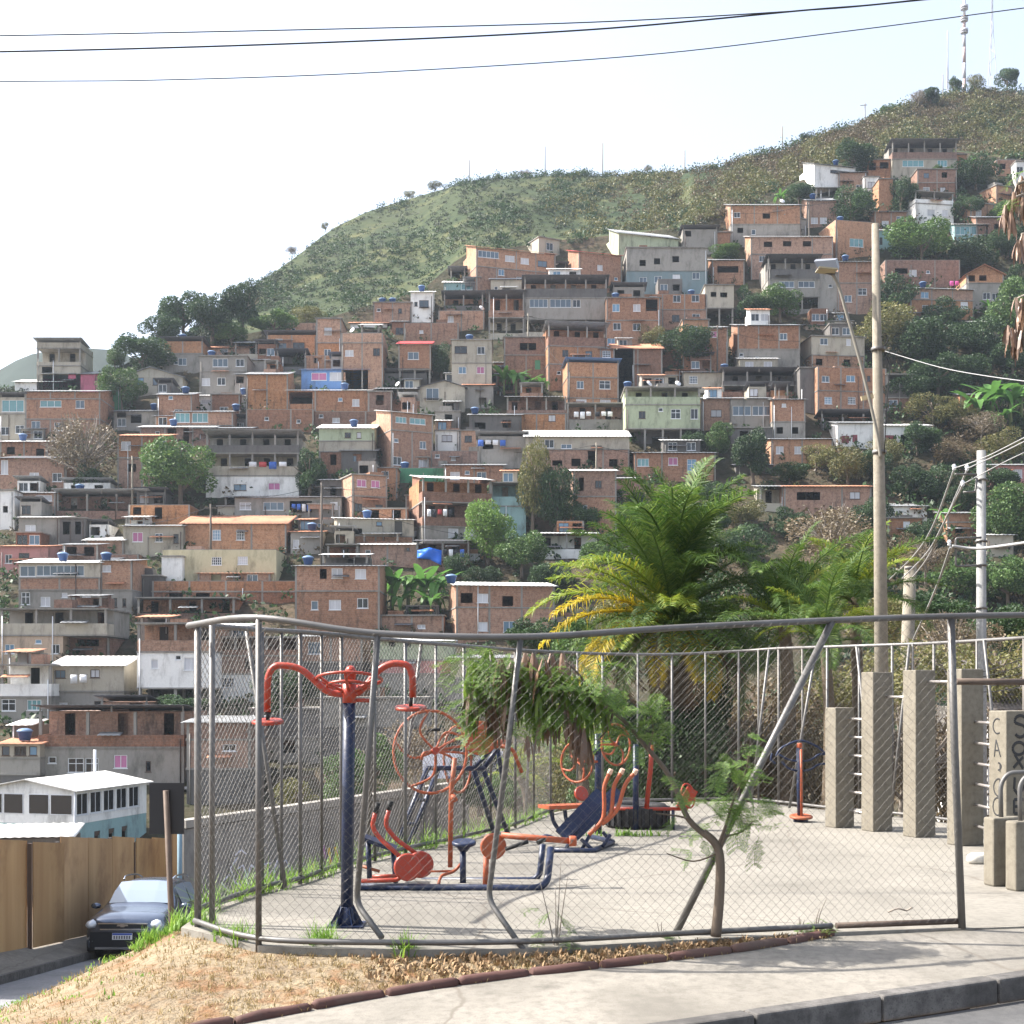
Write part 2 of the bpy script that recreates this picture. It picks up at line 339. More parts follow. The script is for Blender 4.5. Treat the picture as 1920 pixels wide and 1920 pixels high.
# ------------------------------------------------------------------ houses
def short_label(pre, label, i):
    w = (('second ' if i else '') + pre + label).split()[:16]
    while w[-1] in ('with', 'and', 'of', 'the', 'a', 'at', 'on', 'in', 'by', 'under', 'over', 'to', 'two', 'one', 'its', 'left', 'right', 'below', 'beside', 'between', 'under', 'above', 'behind', 'near', 'long', 'wide', 'dark'): w.pop()
    return ' '.join(w)
HRND = random.Random(99)
HOUSES = []
PAL = {'R': DOORR, 'G': DOORG, 'K': DOORK}
def H(x0, x1, yt, floors, roof, label, yaw=0., dep=7., dD=0., name='hillside_house', tanks='', dishes='', cat='house', D=None):
    """x0,x1,yt: photo columns of the front and row of its top. floors: top to bottom (bottom row, kind, openings).
    The front is placed at the hillside's depth on the row of its foot and stands there in metres."""
    HOUSES.append((x0, x1, yt, floors[-1][0], label, D))
    yb = floors[-1][0]; D0 = (Ds(yb) if D is None else D) + dD; xc = (x0 + x1) / 2
    base = P(xc, yb, D0); root = empty(name, base, yaw, label, cat, 'houses of the hillside settlement'); root['kind'] = 'thing'
    c, s = math.cos(yaw), math.sin(yaw)
    def U(x): k = (x - CX) / F; return (k * D0 - base.x) / (c - k * s)
    Z = lambda y: (yb - y) * D0 / F
    a, b = U(x0), U(x1); zt_roof = Z(yt); mpp = D0 / F
    top = Z(yt); zt = None; ys = yt
    rk = roof[0]; rh = 0
    if rk in 't' : rh = float(roof[2:] or 6)
    if rk == 'G': rh = float(roof[2:] or 10)
    ys = yt + rh
    prev = ys; nfl = len(floors)
    for fi, fl in enumerate(floors):
        fy, kind = fl[0], fl[1]; ops = fl[2] if len(fl) > 2 else ''
        z1, z0 = Z(prev), Z(fy); prev = fy
        if fi == nfl - 1: z0 -= 2.5           # foundation below the visible foot
        aa, bb = a, b
        if len(fl) > 3: aa, bb = U(fl[3]), U(fl[4])
        mat = MT[kind[-1]]; th = .14
        zw = z1 - (th if fi else 0)
        if kind[0] == 'T':                      # open terrace: parapet, posts, wall set back, dark inside
            pf = float(ops) if ops else .42
            zp = (z0 if fi < nfl - 1 else z0 + 2.5) + ((zw - (z0 if fi < nfl - 1 else z0 + 2.5)) * pf)
            m = MB(); m.box((aa, 0, z0), (bb, .14, zp)); m.box((aa, .14, z0), (aa + .14, 2.4, zp)); m.box((bb - .14, .14, z0), (bb, 2.4, zp))
            m.box((aa + .14, .14, z0), (bb - .14, 2.4, z0 + .1)); m.build('parapet', mat, root)
            n = max(1, int(round((bb - aa) / 3.2)))
            cm = MB().box((-.11, .02, 0), (.11, .24, zw - zp)).mesh('post', CONC)
            for i in range(n + 1): link('post', cm, root, (aa + .13 + (bb - aa - .26) * i / n, 0, zp))
            holes = []
            zf = zp - .9
            for i in range(n):
                uc = aa + (bb - aa) * (i + .35 + .3 * random.random()) / n
                if bb - aa > 2 and aa + .5 < uc < bb - .5 and zw - zp > .5: holes.append((uc - .4, uc + .4, max(z0 + .15, zf), zw - .15))
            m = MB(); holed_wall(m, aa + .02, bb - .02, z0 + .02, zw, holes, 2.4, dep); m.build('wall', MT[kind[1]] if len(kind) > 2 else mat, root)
        elif kind[0] == 'L':                    # stilts: open underside with legs
            n = max(1, int(round((bb - aa) / 2.8))); hh = zw - z0
            cm = MB().box((-.13, 0, 0), (.13, .26, hh)).mesh('stilt', CONC)
            for i in range(n + 1):
                for yy in (.05, 3.2): link('stilt', cm, root, (aa + .2 + (bb - aa - .4) * i / n, yy, z0))
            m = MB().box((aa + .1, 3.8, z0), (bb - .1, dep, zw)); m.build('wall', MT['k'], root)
        else:
            holes = []; items = []
            for tk in ops.split():
                k = tk[0]; q = [float(v) for v in tk[1:].split(',') if v != '']
                uc = U(q[0]); zc = Z(q[1])
                w = q[2] * mpp if len(q) > 2 else {'p': .85, 'R': .85, 'G': .85, 'K': .85, 's': .55, 'd': 1.1}.get(k, 1.25)
                h = q[3] * mpp if len(q) > 3 else {'p': 2.0, 'R': 2.0, 'G': 2.0, 'K': 2.0, 's': .5, 'd': 1.0}.get(k, 1.05)
                w = max(.4, round(w, 1)); h = max(.4, round(h, 1))
                uc = min(max(uc, aa + w / 2 + .12), bb - w / 2 - .12)
                h0 = zc - h / 2; lo = (z0 + (2.5 if fi == nfl - 1 else 0))
                h0 = min(max(h0, lo + .05), zw - h - .08)
                if h0 < lo or bb - aa < w + .3: continue
                hb = (uc - w / 2, uc + w / 2, h0, h0 + h)
                if any(hb[0] < o[1] + .05 and hb[1] > o[0] - .05 and hb[2] < o[3] + .05 and hb[3] > o[2] - .05 for o in holes): continue
                holes.append(hb); items.append((k, uc, h0, w, h))
            m = MB(); holed_wall(m, aa, bb, z0, zw, holes, 0, dep); m.build('wall', mat, root)
            for k, uc, h0, w, h in items:
                if k in 'dp': continue
                if k in PAL: link('door', door_mesh(w, h, PAL[k]), root, (uc, 0, h0)); continue
                fm, pm = win_mesh('w' if k == 's' else k, w, h)
                f = link('window', fm, root, (uc, 0, h0)); link('pane', pm, f)
            if kind[0] in 'bor' and bb - aa > 2.5:
                n = max(1, int(round((bb - aa) / 3.6)))
                hh = zw - z0; cm = MB().box((-.1, -.015, 0), (.1, .2, hh)).mesh('column', CONC)
                for i in range(n + 1):
                    u = aa + .1 + (bb - aa - .2) * i / n
                    if any(o[0] - .1 < u < o[1] + .1 for o in holes): continue
                    link('column', cm, root, (u, 0, z0))
        if fi:                                   # slab under the storey above
            la, lb = min(aa, pa), max(bb, pb)
            MB().box((la - .06, -.10, z1 - th), (lb + .06, dep - .05, z1)).build('slab', CONC, root)
        pa, pb = aa, bb
    f0 = floors[0]; aa, bb = (U(f0[3]), U(f0[4])) if len(f0) > 3 else (a, b)
    zt = Z(ys)
    if rk == 's': MB().box((aa - .15, -.25, zt), (bb + .15, dep, zt + .14)).build('roof', CONC, root)
    elif rk == 'n':
        m = MB()
        for i in range(max(2, int((bb - aa) / 2))):
            u = aa + .15 + (bb - aa - .3) * i / max(1, int((bb - aa) / 2) - 1); m.tube([(u, .12, zt - .1), (u + random.uniform(-.05, .05), .12, zt + random.uniform(.3, .7))], .018, 4)
        m.build('rebar', FRK, root); MB().box((aa, .001, zt), (bb, dep, zt + .06)).build('roof', CONC, root)
    elif rk in 't':                              # sheet sloping down to the front
        d = dep * .75; zb_ = (HY - yt) / F * (D0 + d) + CH - base.z
        corrugated(root, aa - .35, bb + .35, -.45, d, zt + .02, max(zb_, zt + .4), ROOFM[roof[1]])
        zr = zt + .02 + (max(zb_, zt + .4) - zt) * (.45 / (d + .45))
        for u in (aa + .02, bb - .02):
            m = MB(); m.quad((u, 0, zt), (u, d, zt), (u, d, max(zb_, zt + .4) - .04), (u, 0, zr - .05)); m.build('gable_wall', MT[f0[1][-1]], root)
    elif rk == 'u':                              # thin sheet rising to the front, underside seen
        col = ROOFM[roof[1] if len(roof) > 1 else 'd']; up = .45
        corrugated(root, aa - .4, bb + .4, -.7, dep * .6, zt + up + .1, zt + .05, col)
        m = MB()
        for u in np.linspace(aa + .1, bb - .1, max(2, int((bb - aa) / 3))): m.box((u - .05, .05, zt), (u + .05, .15, zt + up - .02))
        m.build('roof_strut', CONC, root)
    elif rk == 'G':                              # front gable, ridge running back
        za = Z(yt); um = U(f0[5]) if len(f0) > 5 else (aa + bb) / 2
        m = MB(); m.quad((aa, 0, zt), (bb, 0, zt), (um, 0, za)); m.build('gable_wall', MT[f0[1][-1]], root); m = MB(); m.quad((aa, dep, zt), (um, dep, za), (bb, dep, zt)); m.build('gable_wall', MT[f0[1][-1]], root)
        m = MB(); o = .35
        for (p, q) in (((aa - o, zt - .12), (um, za + .05)), ((um, za + .05), (bb + o, zt - .12))):
            m.quad((p[0], -o, p[1]), (q[0], -o, q[1]), (q[0], dep, q[1]), (p[0], dep, p[1]))
            m.quad((p[0], -o, p[1] + .07), (p[0], dep, p[1] + .07), (q[0], dep, q[1] + .07), (q[0], -o, q[1] + .07))
            m.quad((p[0], -o, p[1]), (p[0], -o, p[1] + .07), (q[0], -o, q[1] + .07), (q[0], -o, q[1]))
        m.build('roof', ROOFM[roof[1]], root)
    zlo = Z(floors[-1][0])
    for _ in range(HRND.choice((0, 1, 1, 2))):   # drain pipes and awnings
        u = HRND.choice((a + .25, b - .25, a + (b - a) * HRND.random())); u = min(max(u, a + .1), b - .1); pt = zlo + (zt - zlo) * HRND.uniform(.55, 1)
        MB().tube([(u, -.09, zlo - .5), (u, -.09, pt)], .05, 5).build('drain_pipe', HRND.choice((FRW, CONC, FRK)), root)
    if HRND.random() < .4 and b - a > 3:
        u = a + (b - a) * HRND.uniform(.25, .75); wz = HRND.uniform(.7, 1.4); za = zlo + (zt - zlo) * HRND.uniform(.45, .9)
        corrugated(root, max(a, u - wz), min(b, u + wz), -.75, .03, za - .22, za, HRND.choice((TING, TIND, TILE)), name='awning')
    if rk in 'sn' and HRND.random() < .6:
        u = a + (b - a) * HRND.uniform(.1, .6); w_ = HRND.uniform(1, 2.2); MB().box((u, 1.2, zt + .1), (min(b - .05, u + w_), 3.0, zt + HRND.uniform(.5, 1.1))).build('roof_stub', MT[HRND.choice('brgk')], root)
    rot = Matrix.Rotation(yaw, 4, 'Z')
    zroof = zt + {'s': .14, 'n': .06}.get(rk, .02)
    for i, x in enumerate([float(v) for v in tanks.split()]):
        dd = 1.0; zz = zroof
        if rk in 't': zz = zt + .1 + (max(zb_, zt + .4) - zt) * (dd + .45) / (d + .45)
        if rk == 'u': zz = zt + .1 + .5 * (1 - (dd + .7) / (dep * .6 + .7))
        tank(base + rot @ Vector((U(x), dd, zz)), short_label('blue water tank on the ', label, i), .88)
    for i, x in enumerate([float(v) for v in dishes.split()]):
        dd = .5; zz = zroof
        if rk in 't': zz = zt + .1 + (max(zb_, zt + .4) - zt) * (dd + .45) / (d + .45)
        dish(base + rot @ Vector((U(x), dd, zz)), short_label('white satellite dish on the ', label, i))
    return root
def corrugated(root, u0, u1, y0, y1, z0, z1, mat, t=.03, name='roof'):
    n = max(4, int((u1 - u0) / .45)); V = []; Q = []
    us = np.linspace(u0, u1, 2 * n + 1)
    for i, u in enumerate(us):
        w = .035 if i % 2 else 0
        V += [(u, y0, z0 + w), (u, y1, z1 + w), (u, y0, z0 + w - t), (u, y1, z1 + w - t)]
    for i in range(2 * n):
        k = 4 * i
        Q += [(k, k + 4, k + 5, k + 1), (k + 2, k + 3, k + 7, k + 6), (k, k + 2, k + 6, k + 4), (k + 1, k + 5, k + 7, k + 3)]
    Q += [(0, 1, 3, 2), (8 * n, 8 * n + 2, 8 * n + 3, 8 * n + 1)]
    return link(name, npmesh(name, V, Q, mat), root)
# ================================================================== the houses, left to right and top to bottom
# ---- left slope
H(69, 151, 642, [(652, 'c', ''), (685, 'Tcc', '.2'), (735, 'c', 'd88,672,20,12 d135,705,14,10')], 'ug', 'tall narrow cream tower house with open rooftop frame on the left skyline', dep=6)
H(28, 120, 712, [(735, 'w', '')], 'tw5', 'low white shed below the narrow tower house on the left skyline', dep=5)
H(80, 183, 697, [(735, 'M', 'd105,722,12,8')], 'tg5', 'long magenta walled shed beside the narrow tower house', dep=5)
H(47, 188, 732, [(747, 'b', ''), (785, 'b', 'v95,757,40,12 v122,755,16,12 w150,758'), (826, 'b', 'u67,797 w110,800')], 'tg3', 'wide raw brick house with blue window band behind the bare brown tree', dep=8)
H(0, 47, 745, [(775, 'c', 'v24,761,42,22'), (826, 'c', 'w4,808 w38,805')], 'ud', 'corner house with glazed teal upper room at the left edge', dep=7)
H(190, 226, 717, [(776, 'n', 'x200,744 ')], 'tg4', 'narrow dark green painted house beside the wide brick house', dep=6)
H(226, 343, 689, [(735, 'c', 'k262,708 k294,709', 226, 343, 282)], 'Gg18', 'beige gabled house with two square windows below the dark trees', dep=8)
H(305, 380, 640, [(662, 'o', ''), (692, 'g', 's330,680 u342,678')], 'ud', 'brick and grey house under a wide dark lean-to roof near the skyline trees', dep=7, tanks='340')
H(380, 470, 648, [(668, 'o', 'w420,660')], 'tt5', 'orange brick hut under the wide dark roof near the skyline trees', dep=5)
H(374, 463, 668, [(695, 'g', 'b413,680,28,15 w450,680'), (737, 'g', 'w386,716 w415,715 d446,718')], 's', 'two storey grey rendered house with a glazed upper corner room', dep=7, tanks='394')
H(362, 462, 740, [(762, 'w', 'u386,753,18,8 w425,750')], 'tw3', 'low white walled house below the two storey grey house', dep=6, tanks='455')
H(294, 360, 736, [(800, 'b', 's320,743 w335,775')], 'tg5', 'small brick house with patched gable roof and a tank on the terrace', dep=6, tanks='345')
H(325, 437, 770, [(797, 'b', 'v342,783,28,18 v375,783,30,18'), (815, 'r', '')], 'tg3', 'brick house with a blue glazed veranda above the round green tree', dep=6, tanks='440')
H(213, 295, 768, [(802, 'g', 'd228,778,18,9 u228,792 d255,785,20,16')], 'tg4', 'small grey patio house below the dark green painted house', dep=6, tanks='286')
H(262, 402, 797, [(832, 'r', 'd322,810,16,16 p349,812 s295,812')], 'tw5', 'low dark brick row house left of the round green tree', dep=6, tanks='322')
H(220, 312, 814, [(857, 'b', 'w236,836 k300,833'), (928, 'b', 'd247,877 w285,880')], 'tt4', 'two storey brick house between the bare brown tree and the round green tree', dep=7)
H(0, 90, 826, [(856, 'b', 'd20,845 d75,848')], 'tw3', 'low brick house with a tank at the left edge below the glazed corner house', dep=6, tanks='38')
H(0, 125, 855, [(925, 'b', 'u5,876,14,26 u64,895,18,18 u107,895')], 'td5', 'brick house with blue tarpaulin and blue windows at the left edge', dep=7)
H(27, 104, 922, [(968, 'b', 'd46,938,10,14 c82,934,30,10')], 'tg3', 'brick house with one tall dark window below the bare brown tree', dep=7)
H(0, 27, 920, [(990, 'w', 'd10,955,10,12')], 's', 'sliver of a white house at the left edge under the brick houses', dep=6)
H(106, 275, 926, [(967, 'Tr', '.22')], 'ug', 'long dark open shed with a wide sheet roof below the round green tree', dep=7, tanks='145')
H(35, 112, 968, [(1024, 'g', 'c57,993 ')], 'tw3', 'grey rendered block house with one pale window', dep=7)
H(112, 160, 972, [(1024, 'k', 'd125,990,14,24 d146,990,12,24')], 's', 'dark unfinished lean-to house beside the grey block house', dep=6)
H(160, 232, 1006, [(1042, 'o', '')], 'tw8', 'low orange brick shed with a buckled pale roof', dep=5)
H(240, 356, 947, [(988, 'o', 'd257,958,16,14 d297,962,14,22')], 'n', 'roofless orange brick shell with boarded openings', dep=6)
H(231, 343, 984, [(1040, 'c', 'q258,1007 u298,1008,14,16 k330,1010,10,18')], 'tg3', 'beige house with a pink window beside the hip roofed brick house', dep=7)
H(342, 537, 967, [(1031, 'o', 'e406,1003,16,20 e451,1003,16,20 ')], 'tt16', 'wide orange brick house with hipped tile roof and two arched windows', dep=8)
H(305, 518, 1031, [(1087, 'y', 'e406,1052,19,15 e455,1051,19,15')], 'n', 'pale yellow rendered house with two barred windows under the hip roofed house', dep=8, dD=-1.0)
H(303, 342, 1044, [(1090, 'w', '')], 's', 'small white balcony block stuck to the pale yellow house', dep=4, dD=-1.6)
H(0, 90, 1022, [(1072, 'p', 'u16,1048,14,16 k45,1046 k66,1050,20,8')], 'tt3', 'salmon pink house with a dirty tile edge at the left margin', dep=7)
H(35, 188, 1047, [(1082, 'c', 'b52,1071,28,20 b113,1070,90,20'), (1105, 'b', ''), (1150, 'g', 'x48,1122,16,24 c85,1128,18,18 s121,1116 w162,1127,17,18')], 'tw9', 'grey and brick house with a long glazed veranda and white sheet roof', dep=8, tanks='112 194')
H(188, 248, 1049, [(1105, 'o', 'c200,1066,16,12 c218,1068'), (1152, 'g', 'k216,1130,6,18 k233,1130,6,16')], 'tg3', 'brick and grey annex on the right of the long glazed veranda', dep=8, dD=.6)
H(285, 562, 1090, [(1108, 'b', ''), (1125, 'r', 'd330,1112,26,8 d380,1112,26,8')], 'n', 'long brick retaining house with stumpy columns below the pale yellow house', dep=6)
H(0, 200, 1143, [(1190, 'Tgc', '.45'), (1248, 'm', 'w18,1217,18,17 s72,1203,12,8 w104,1217,16,17', 0, 118)], 's', 'peach house with a wide open concrete terrace at the left edge', dep=8)
H(118, 205, 1196, [(1235, 'r', 'd165,1205,40,14')], 'n', 'dark brick basement house beside the peach house', dep=6)
H(0, 96, 1248, [(1305, 'Tw', '.40'), (1348, 'g', 'x15,1322,26,22 v64,1322,26,20')], 's', 'grey house with a white railed balcony at the left edge under the peach house', dep=8, dD=-.5)
H(98, 232, 1230, [(1295, 'c', 'k113,1264,20,16 k178,1263,18,16 w193,1263'), (1336, 'g', 'c118,1325,18,16 k183,1321,12,14 p198,1323,10,18')], 'tw19', 'cream house with a ribbed white sheet roof and a railed balcony', dep=6)
H(257, 440, 1122, [(1170, 'Tbr', '.42')], 'sw', 'open concrete roof frame over a brick terrace left of the fence corner', dep=7, dD=1.5)
H(257, 400, 1170, [(1221, 'To', '.4'), (1289, 'w', 'c290,1245,14,18 s334,1233,10,9 c358,1245'), (1336, 'Lk')], 's', 'white and brick house on tall stilts over green scrub', dep=7)
H(72, 345, 1335, [(1400, 'Tbr', '.34'), (1464, 'g', 's98,1425 x142,1435,30,28 x172,1435,26,28 q226,1428,26,24 k278,1437,9,19')], 'ud', 'long grey house with a dark covered brick terrace', dep=8)
H(0, 75, 1383, [(1420, 'c', 'k10,1408,16,18 k38,1408,22,18 k62,1408,14,18'), (1450, 'g', ''), (1475, 'k', '')], 'tt12', 'small porch house with a terracotta tile roof at the left edge', dep=6, tanks='38')
# ---- behind the fence, left
H(380, 560, 1196, [(1228, 'Tr', '.3'), (1262, 'b', 'd470,1245'), (1310, 'w', 'e425,1280,28,18 k525,1276,22,16')], 's', 'white and brick house seen through the fence corner mesh', dep=7)
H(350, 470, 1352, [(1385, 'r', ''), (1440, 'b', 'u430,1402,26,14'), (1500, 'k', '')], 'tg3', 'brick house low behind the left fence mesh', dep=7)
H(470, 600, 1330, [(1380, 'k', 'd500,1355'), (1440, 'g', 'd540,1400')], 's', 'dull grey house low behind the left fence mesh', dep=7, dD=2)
H(560, 680, 1190, [(1240, 'b', 'u590,1215'), (1300, 'k', '')], 'tg4', 'brick house seen just over the far fence rail beside the blue post', dep=7)
H(704, 850, 1196, [(1236, 'l', 'd735,1205,10,8 d765,1205,10,8'), (1262, 'p', ''), (1310, 'g', '')], 'tw6', 'pale green long house seen over the far fence rail', dep=7)
H(845, 985, 1230, [(1270, 'y', 'w900,1250'), (1330, 'g', 'd880,1295')], 'tg4', 'dull yellow house seen behind the thin tree and far fence', dep=7)
H(600, 800, 1310, [(1360, 'g', 'd650,1330'), (1420, 'k', '')], 's', 'grey blockwork house low behind the swinging arm machine', dep=7)
# ---- centre left
H(532, 594, 606, [(632, 'o', 's550,618')], 'n', 'orange brick parapet house next to the tall brick tower', dep=6)
H(500, 594, 628, [(668, 'o', 'k560,650,22,16 c523,640,14,10')], 'ud', 'brick house with a wooden balcony left of the tall brick tower', dep=6)
H(440, 520, 640, [(674, 'Tc', '.35')], 'tg4', 'low cream terrace house near the wooded foot of the green hill', dep=6)
H(440, 520, 672, [(702, 'g', 'w448,680 d450,700')], 'td4', 'small grey house under the low cream terrace house', dep=6, dD=1)
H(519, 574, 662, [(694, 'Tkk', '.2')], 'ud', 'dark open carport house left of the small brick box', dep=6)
H(593, 640, 598, [(642, 'o', 'u615,621,14,14'), (692, 'o', 'u614,661,13,12')], 's', 'tall brick tower house with one blue window near the top', dep=7)
H(640, 718, 625, [(642, 'o', ''), (735, 'o', 'u655,662,16,12 k706,660,13,14')], 'n', 'broad brick block joined to the tall brick tower with deep shaded side', dep=8, dishes='660')
H(657, 726, 603, [(627, 'w', 'k720,620,8,12')], 'tt4', 'small white rooftop room on the broad brick block', dep=4, dD=2.5)
H(571, 648, 667, [(694, 'o', 'd596,676,14,10')], 'n', 'small brick box house with one boarded opening above the blue house', dep=5)
H(565, 690, 692, [(735, 'B', 'q598,706,28,14 c633,706,30,16')], 'tb2', 'bright blue painted house with curtained windows', dep=7)
H(461, 540, 697, [(770, 'o', '')], 'tg6', 'brick gable house under a tilted dark awning roof left of the blue house', dep=7)
H(540, 692, 731, [(776, 'b', 'd564,746,44,22 s638,749 u667,755,13,13')], 'tw2', 'long brick house with a big open bay below the blue house', dep=7, tanks='645')
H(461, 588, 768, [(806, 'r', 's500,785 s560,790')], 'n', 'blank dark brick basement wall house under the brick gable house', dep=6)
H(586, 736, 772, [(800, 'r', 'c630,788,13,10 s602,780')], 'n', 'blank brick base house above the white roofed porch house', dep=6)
H(700, 772, 568, [(602, 'o', 's710,581 k750,583,7,9')], 's', 'small orange brick house with tanks left of the white cube house', dep=6, tanks='716 735')
H(770, 812, 546, [(600, 'w', 'k780,570,6,8 k795,570,18,14')], 'tw3', 'white cube house at the top of the centre slope', dep=6, tanks='790')
H(822, 908, 583, [(613, 'o', 'c845,598,11,12')], 'n', 'plain orange brick house right of the white cube house', dep=7, dishes='903')
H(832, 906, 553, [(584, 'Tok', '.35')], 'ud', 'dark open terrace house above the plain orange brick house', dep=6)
H(757, 860, 606, [(640, 'b', 's790,622')], 'n', 'long brick parapet house below the white cube house', dep=6)
H(747, 808, 640, [(692, 'b', 'u775,667,20,14'), (724, 'Lk')], 'tr6', 'brick house on columns with a red sheet on its roof', dep=6)
H(847, 922, 638, [(680, 'c', 'k864,656,24,15 u902,657,15,14'), (752, 'c', 'u867,694,15,13 q901,694,15,13')], 's', 'tall pale cream house with four windows in the centre of the slope', dep=8, tanks='880')
H(787, 872, 714, [(768, 'c', 'u811,739,24,22', 787, 872, 833)], 'Gd12', 'grey beige gabled house left of the banana plants', dep=7)
H(704, 787, 727, [(768, 'Tr', '.45')], 'tg3', 'dark brick terrace house hung with bulbs beside the gabled house', dep=6, dishes='745')
H(870, 925, 717, [(768, 'g', 'd905,752')], 'tt6', 'grey shed house with a brown tile roof under the tall cream house', dep=6, dD=1)
H(733, 812, 774, [(808, 'o', 'v752,789,22,12 v783,789,32,12'), (880, 'b', 's743,828 u793,833,13,14 u745,866 u793,868')], 'tw2', 'three storey brick house with sunlit left wall and a teal window band', yaw=.42, dep=8)
H(816, 863, 772, [(806, 'g', 'd841,783,14,12')], 's', 'small grey house with one black opening beside the three storey brick house', dep=5)
H(816, 861, 808, [(846, 'w', 'k838,822,19,13')], 's', 'small white cube house with one dark window in mid slope', dep=5)
H(862, 898, 808, [(850, 'o', 'k878,823,14,12')], 's', 'narrow brick house joined to the small white cube house', dep=5)
H(806, 898, 846, [(872, 'r', 's820,855 s850,860')], 'n', 'dark brick base house with pierced blocks under the white cube', dep=5)
H(598, 702, 796, [(826, 'l', 'k652,816,12,10 k673,816,8,12'), (846, 'c', ''), (884, 'r', 'd625,862,12,20 k660,862')], 'tw8', 'pale green porch house with a bright white sheet roof', dep=7, tanks='662')
H(386, 560, 815, [(849, 'Tgk', '.42'), (891, 'Tcc', '.42'), (928, 'w', 'k450,914,24,12 q514,912,23,14')], 'ug', 'wide three level white and grey house with two long open galleries', dep=8)
H(408, 470, 950, [(975, 'c', 'c460,949')], 's', 'beige corner house left of the six pane window', dep=6, dD=1)
H(440, 640, 930, [(970, 'g', 'c460,949,22,14 b513,949,38,16 d564,950,42,22 c626,948,14,14')], 'td3', 'low beige house with a wide white six pane window and blue washing', dep=7)
H(560, 640, 975, [(1000, 'g', 's600,985')], 'n', 'blank grey base house below the low beige house', dep=5, dD=1)
H(660, 726, 892, [(930, 'o', 'q678,907,18,14 q704,907,17,14'), (975, 'b', 'k672,953,15,16 k711,953,15,16')], 's', 'brick tower house with two pink curtained windows and sunlit left wall', yaw=.42, dep=7)
H(600, 650, 898, [(975, 'k', 'd625,920,12,16')], 'tg3', 'dark lean-to house behind the pink curtained brick tower', dep=6, dD=3)
H(660, 705, 876, [(894, 'Tk', '.15')], 'ug', 'open roof frame on the pink curtained brick tower', dep=4, dD=2)
H(704, 745, 878, [(930, 'o', 'u722,890,14,14')], 's', 'narrow brick house behind the pink curtained brick tower', dep=6)
H(744, 834, 878, [(902, 'n', '')], 'n', 'green painted wall house with a big blue tank', dep=5, tanks='758')
H(832, 946, 870, [(908, 'b', 'u853,892,17,14 s876,886 u903,892,17,14')], 'tg3', 'low brick house with two blue windows right of the green wall', dep=6)
H(792, 922, 894, [(941, 'Tor', '.42'), (987, 'Trr', '.38'), (1018, 'g', 'w850,1000 w880,1000')], 'tw5', 'big brick house with two stacked terraces and washing lines', yaw=.25, dep=9)
H(920, 986, 906, [(948, 'Ta', '.4'), (1002, 'a', '')], 's', 'pale aqua corrugated house joined to the big terraced brick house', dep=7)
H(632, 776, 972, [(1004, 'c', 'd667,997,24,12 k711,982,12,8 K747,992,14,28'), (1022, 'o', '')], 'tw2', 'cream house with a black door and brick balcony wall in the centre', yaw=.2, dep=7, tanks='690')
H(670, 783, 1018, [(1058, 'b', 's690,1035 k765,1030,6,6')], 'tw4', 'low rough brick house left of the blue tarpaulin', dep=6)
H(613, 672, 1022, [(1062, 'Tr', '.2')], 's', 'open brick undercroft house below the cream house', dep=5)
H(780, 880, 1012, [(1064, 'Trr', '.3')], 'td3', 'dark open shack hung with washing and a blue tarpaulin', dep=6)
H(553, 712, 1060, [(1107, 'b', 'd606,1076,14,18 w632,1075,20,18 c676,1076,20,18'), (1195, 'b', 'w590,1135,14,16 c628,1134,22,18 w680,1131,20,18')], 'tg2', 'two storey brick house beside the banana grove', dep=8, tanks='575')
H(545, 602, 995, [(1034, 'g', 'c555,1020,12,16')], 'tt3', 'small dirty grey house with a tall white tank right of the hip roofed house', dep=5, tanks='583')
H(855, 1040, 1092, [(1138, 'b', 'd875,1122,22,18 c905,1122,20,16 d952,1127,20,18'), (1195, 'b', 'c905,1175,18,16 u955,1175')], 'tw7', 'brick house with a pale sheet roof between the banana grove and the palm', yaw=.15, dep=7, tanks='848')
H(712, 832, 1155, [(1190, 'o', 'c790,1175,14,6')], 's', 'low orange brick house below the banana grove', dep=6)
# ---- centre
H(893, 1042, 468, [(505, 'o', 'b916,482,40,13 u956,486,18,12 u984,488,16,12 k1017,490,18,12'), (548, 'b', 'u940,512,12,12 w975,525')], 'tt3', 'long orange brick house with a red balcony end under the green hill', yaw=.3, dep=8)
H(1010, 1049, 448, [(480, 'c', 'u1031,462,14,14')], 's', 'pale rooftop cube house on the long orange brick house', yaw=.45, dep=5)
H(832, 905, 527, [(556, 'a', 'v880,537,30,12')], 'tw4', 'pale aqua glazed room house left of the dark roofed terrace', dep=6, dishes='900')
H(945, 1062, 496, [(528, 'Tc', '.45')], 'ud', 'cream terrace house with a dark pitched canopy below the orange brick house', yaw=.15, dep=6, dishes='1045')
H(920, 985, 520, [(560, 'c', 's930,540')], 'tg5', 'small cream house left of the wide dark roofed brick terrace', dep=6, dD=-1)
H(1085, 1166, 474, [(545, 'b', 'c1125,502,10,10 s1155,520')], 'tr3', 'rough brick house left of the tall grey block', yaw=.3, dep=7)
H(1175, 1326, 465, [(507, 'g', 'd1205,493,11,12 d1232,490,11,12 d1267,486,13,12'), (552, 't', 'w1206,526 w1234,524 c1268,521 w1305,517')], 's', 'big grey block with a blue tiled lower storey and three black openings', dep=9)
H(1200, 1326, 552, [(580, 'b', 'u1225,562 u1269,560 u1304,558'), (612, 'b', 'k1267,597 u1305,595')], 'n', 'two storey brick house under the blue tiled grey block', dep=7, tanks='1298')
H(1160, 1272, 436, [(482, 'l', '')], 'tg8', 'pale green house with pointed gables behind the tall grey block', yaw=.3, dep=6)
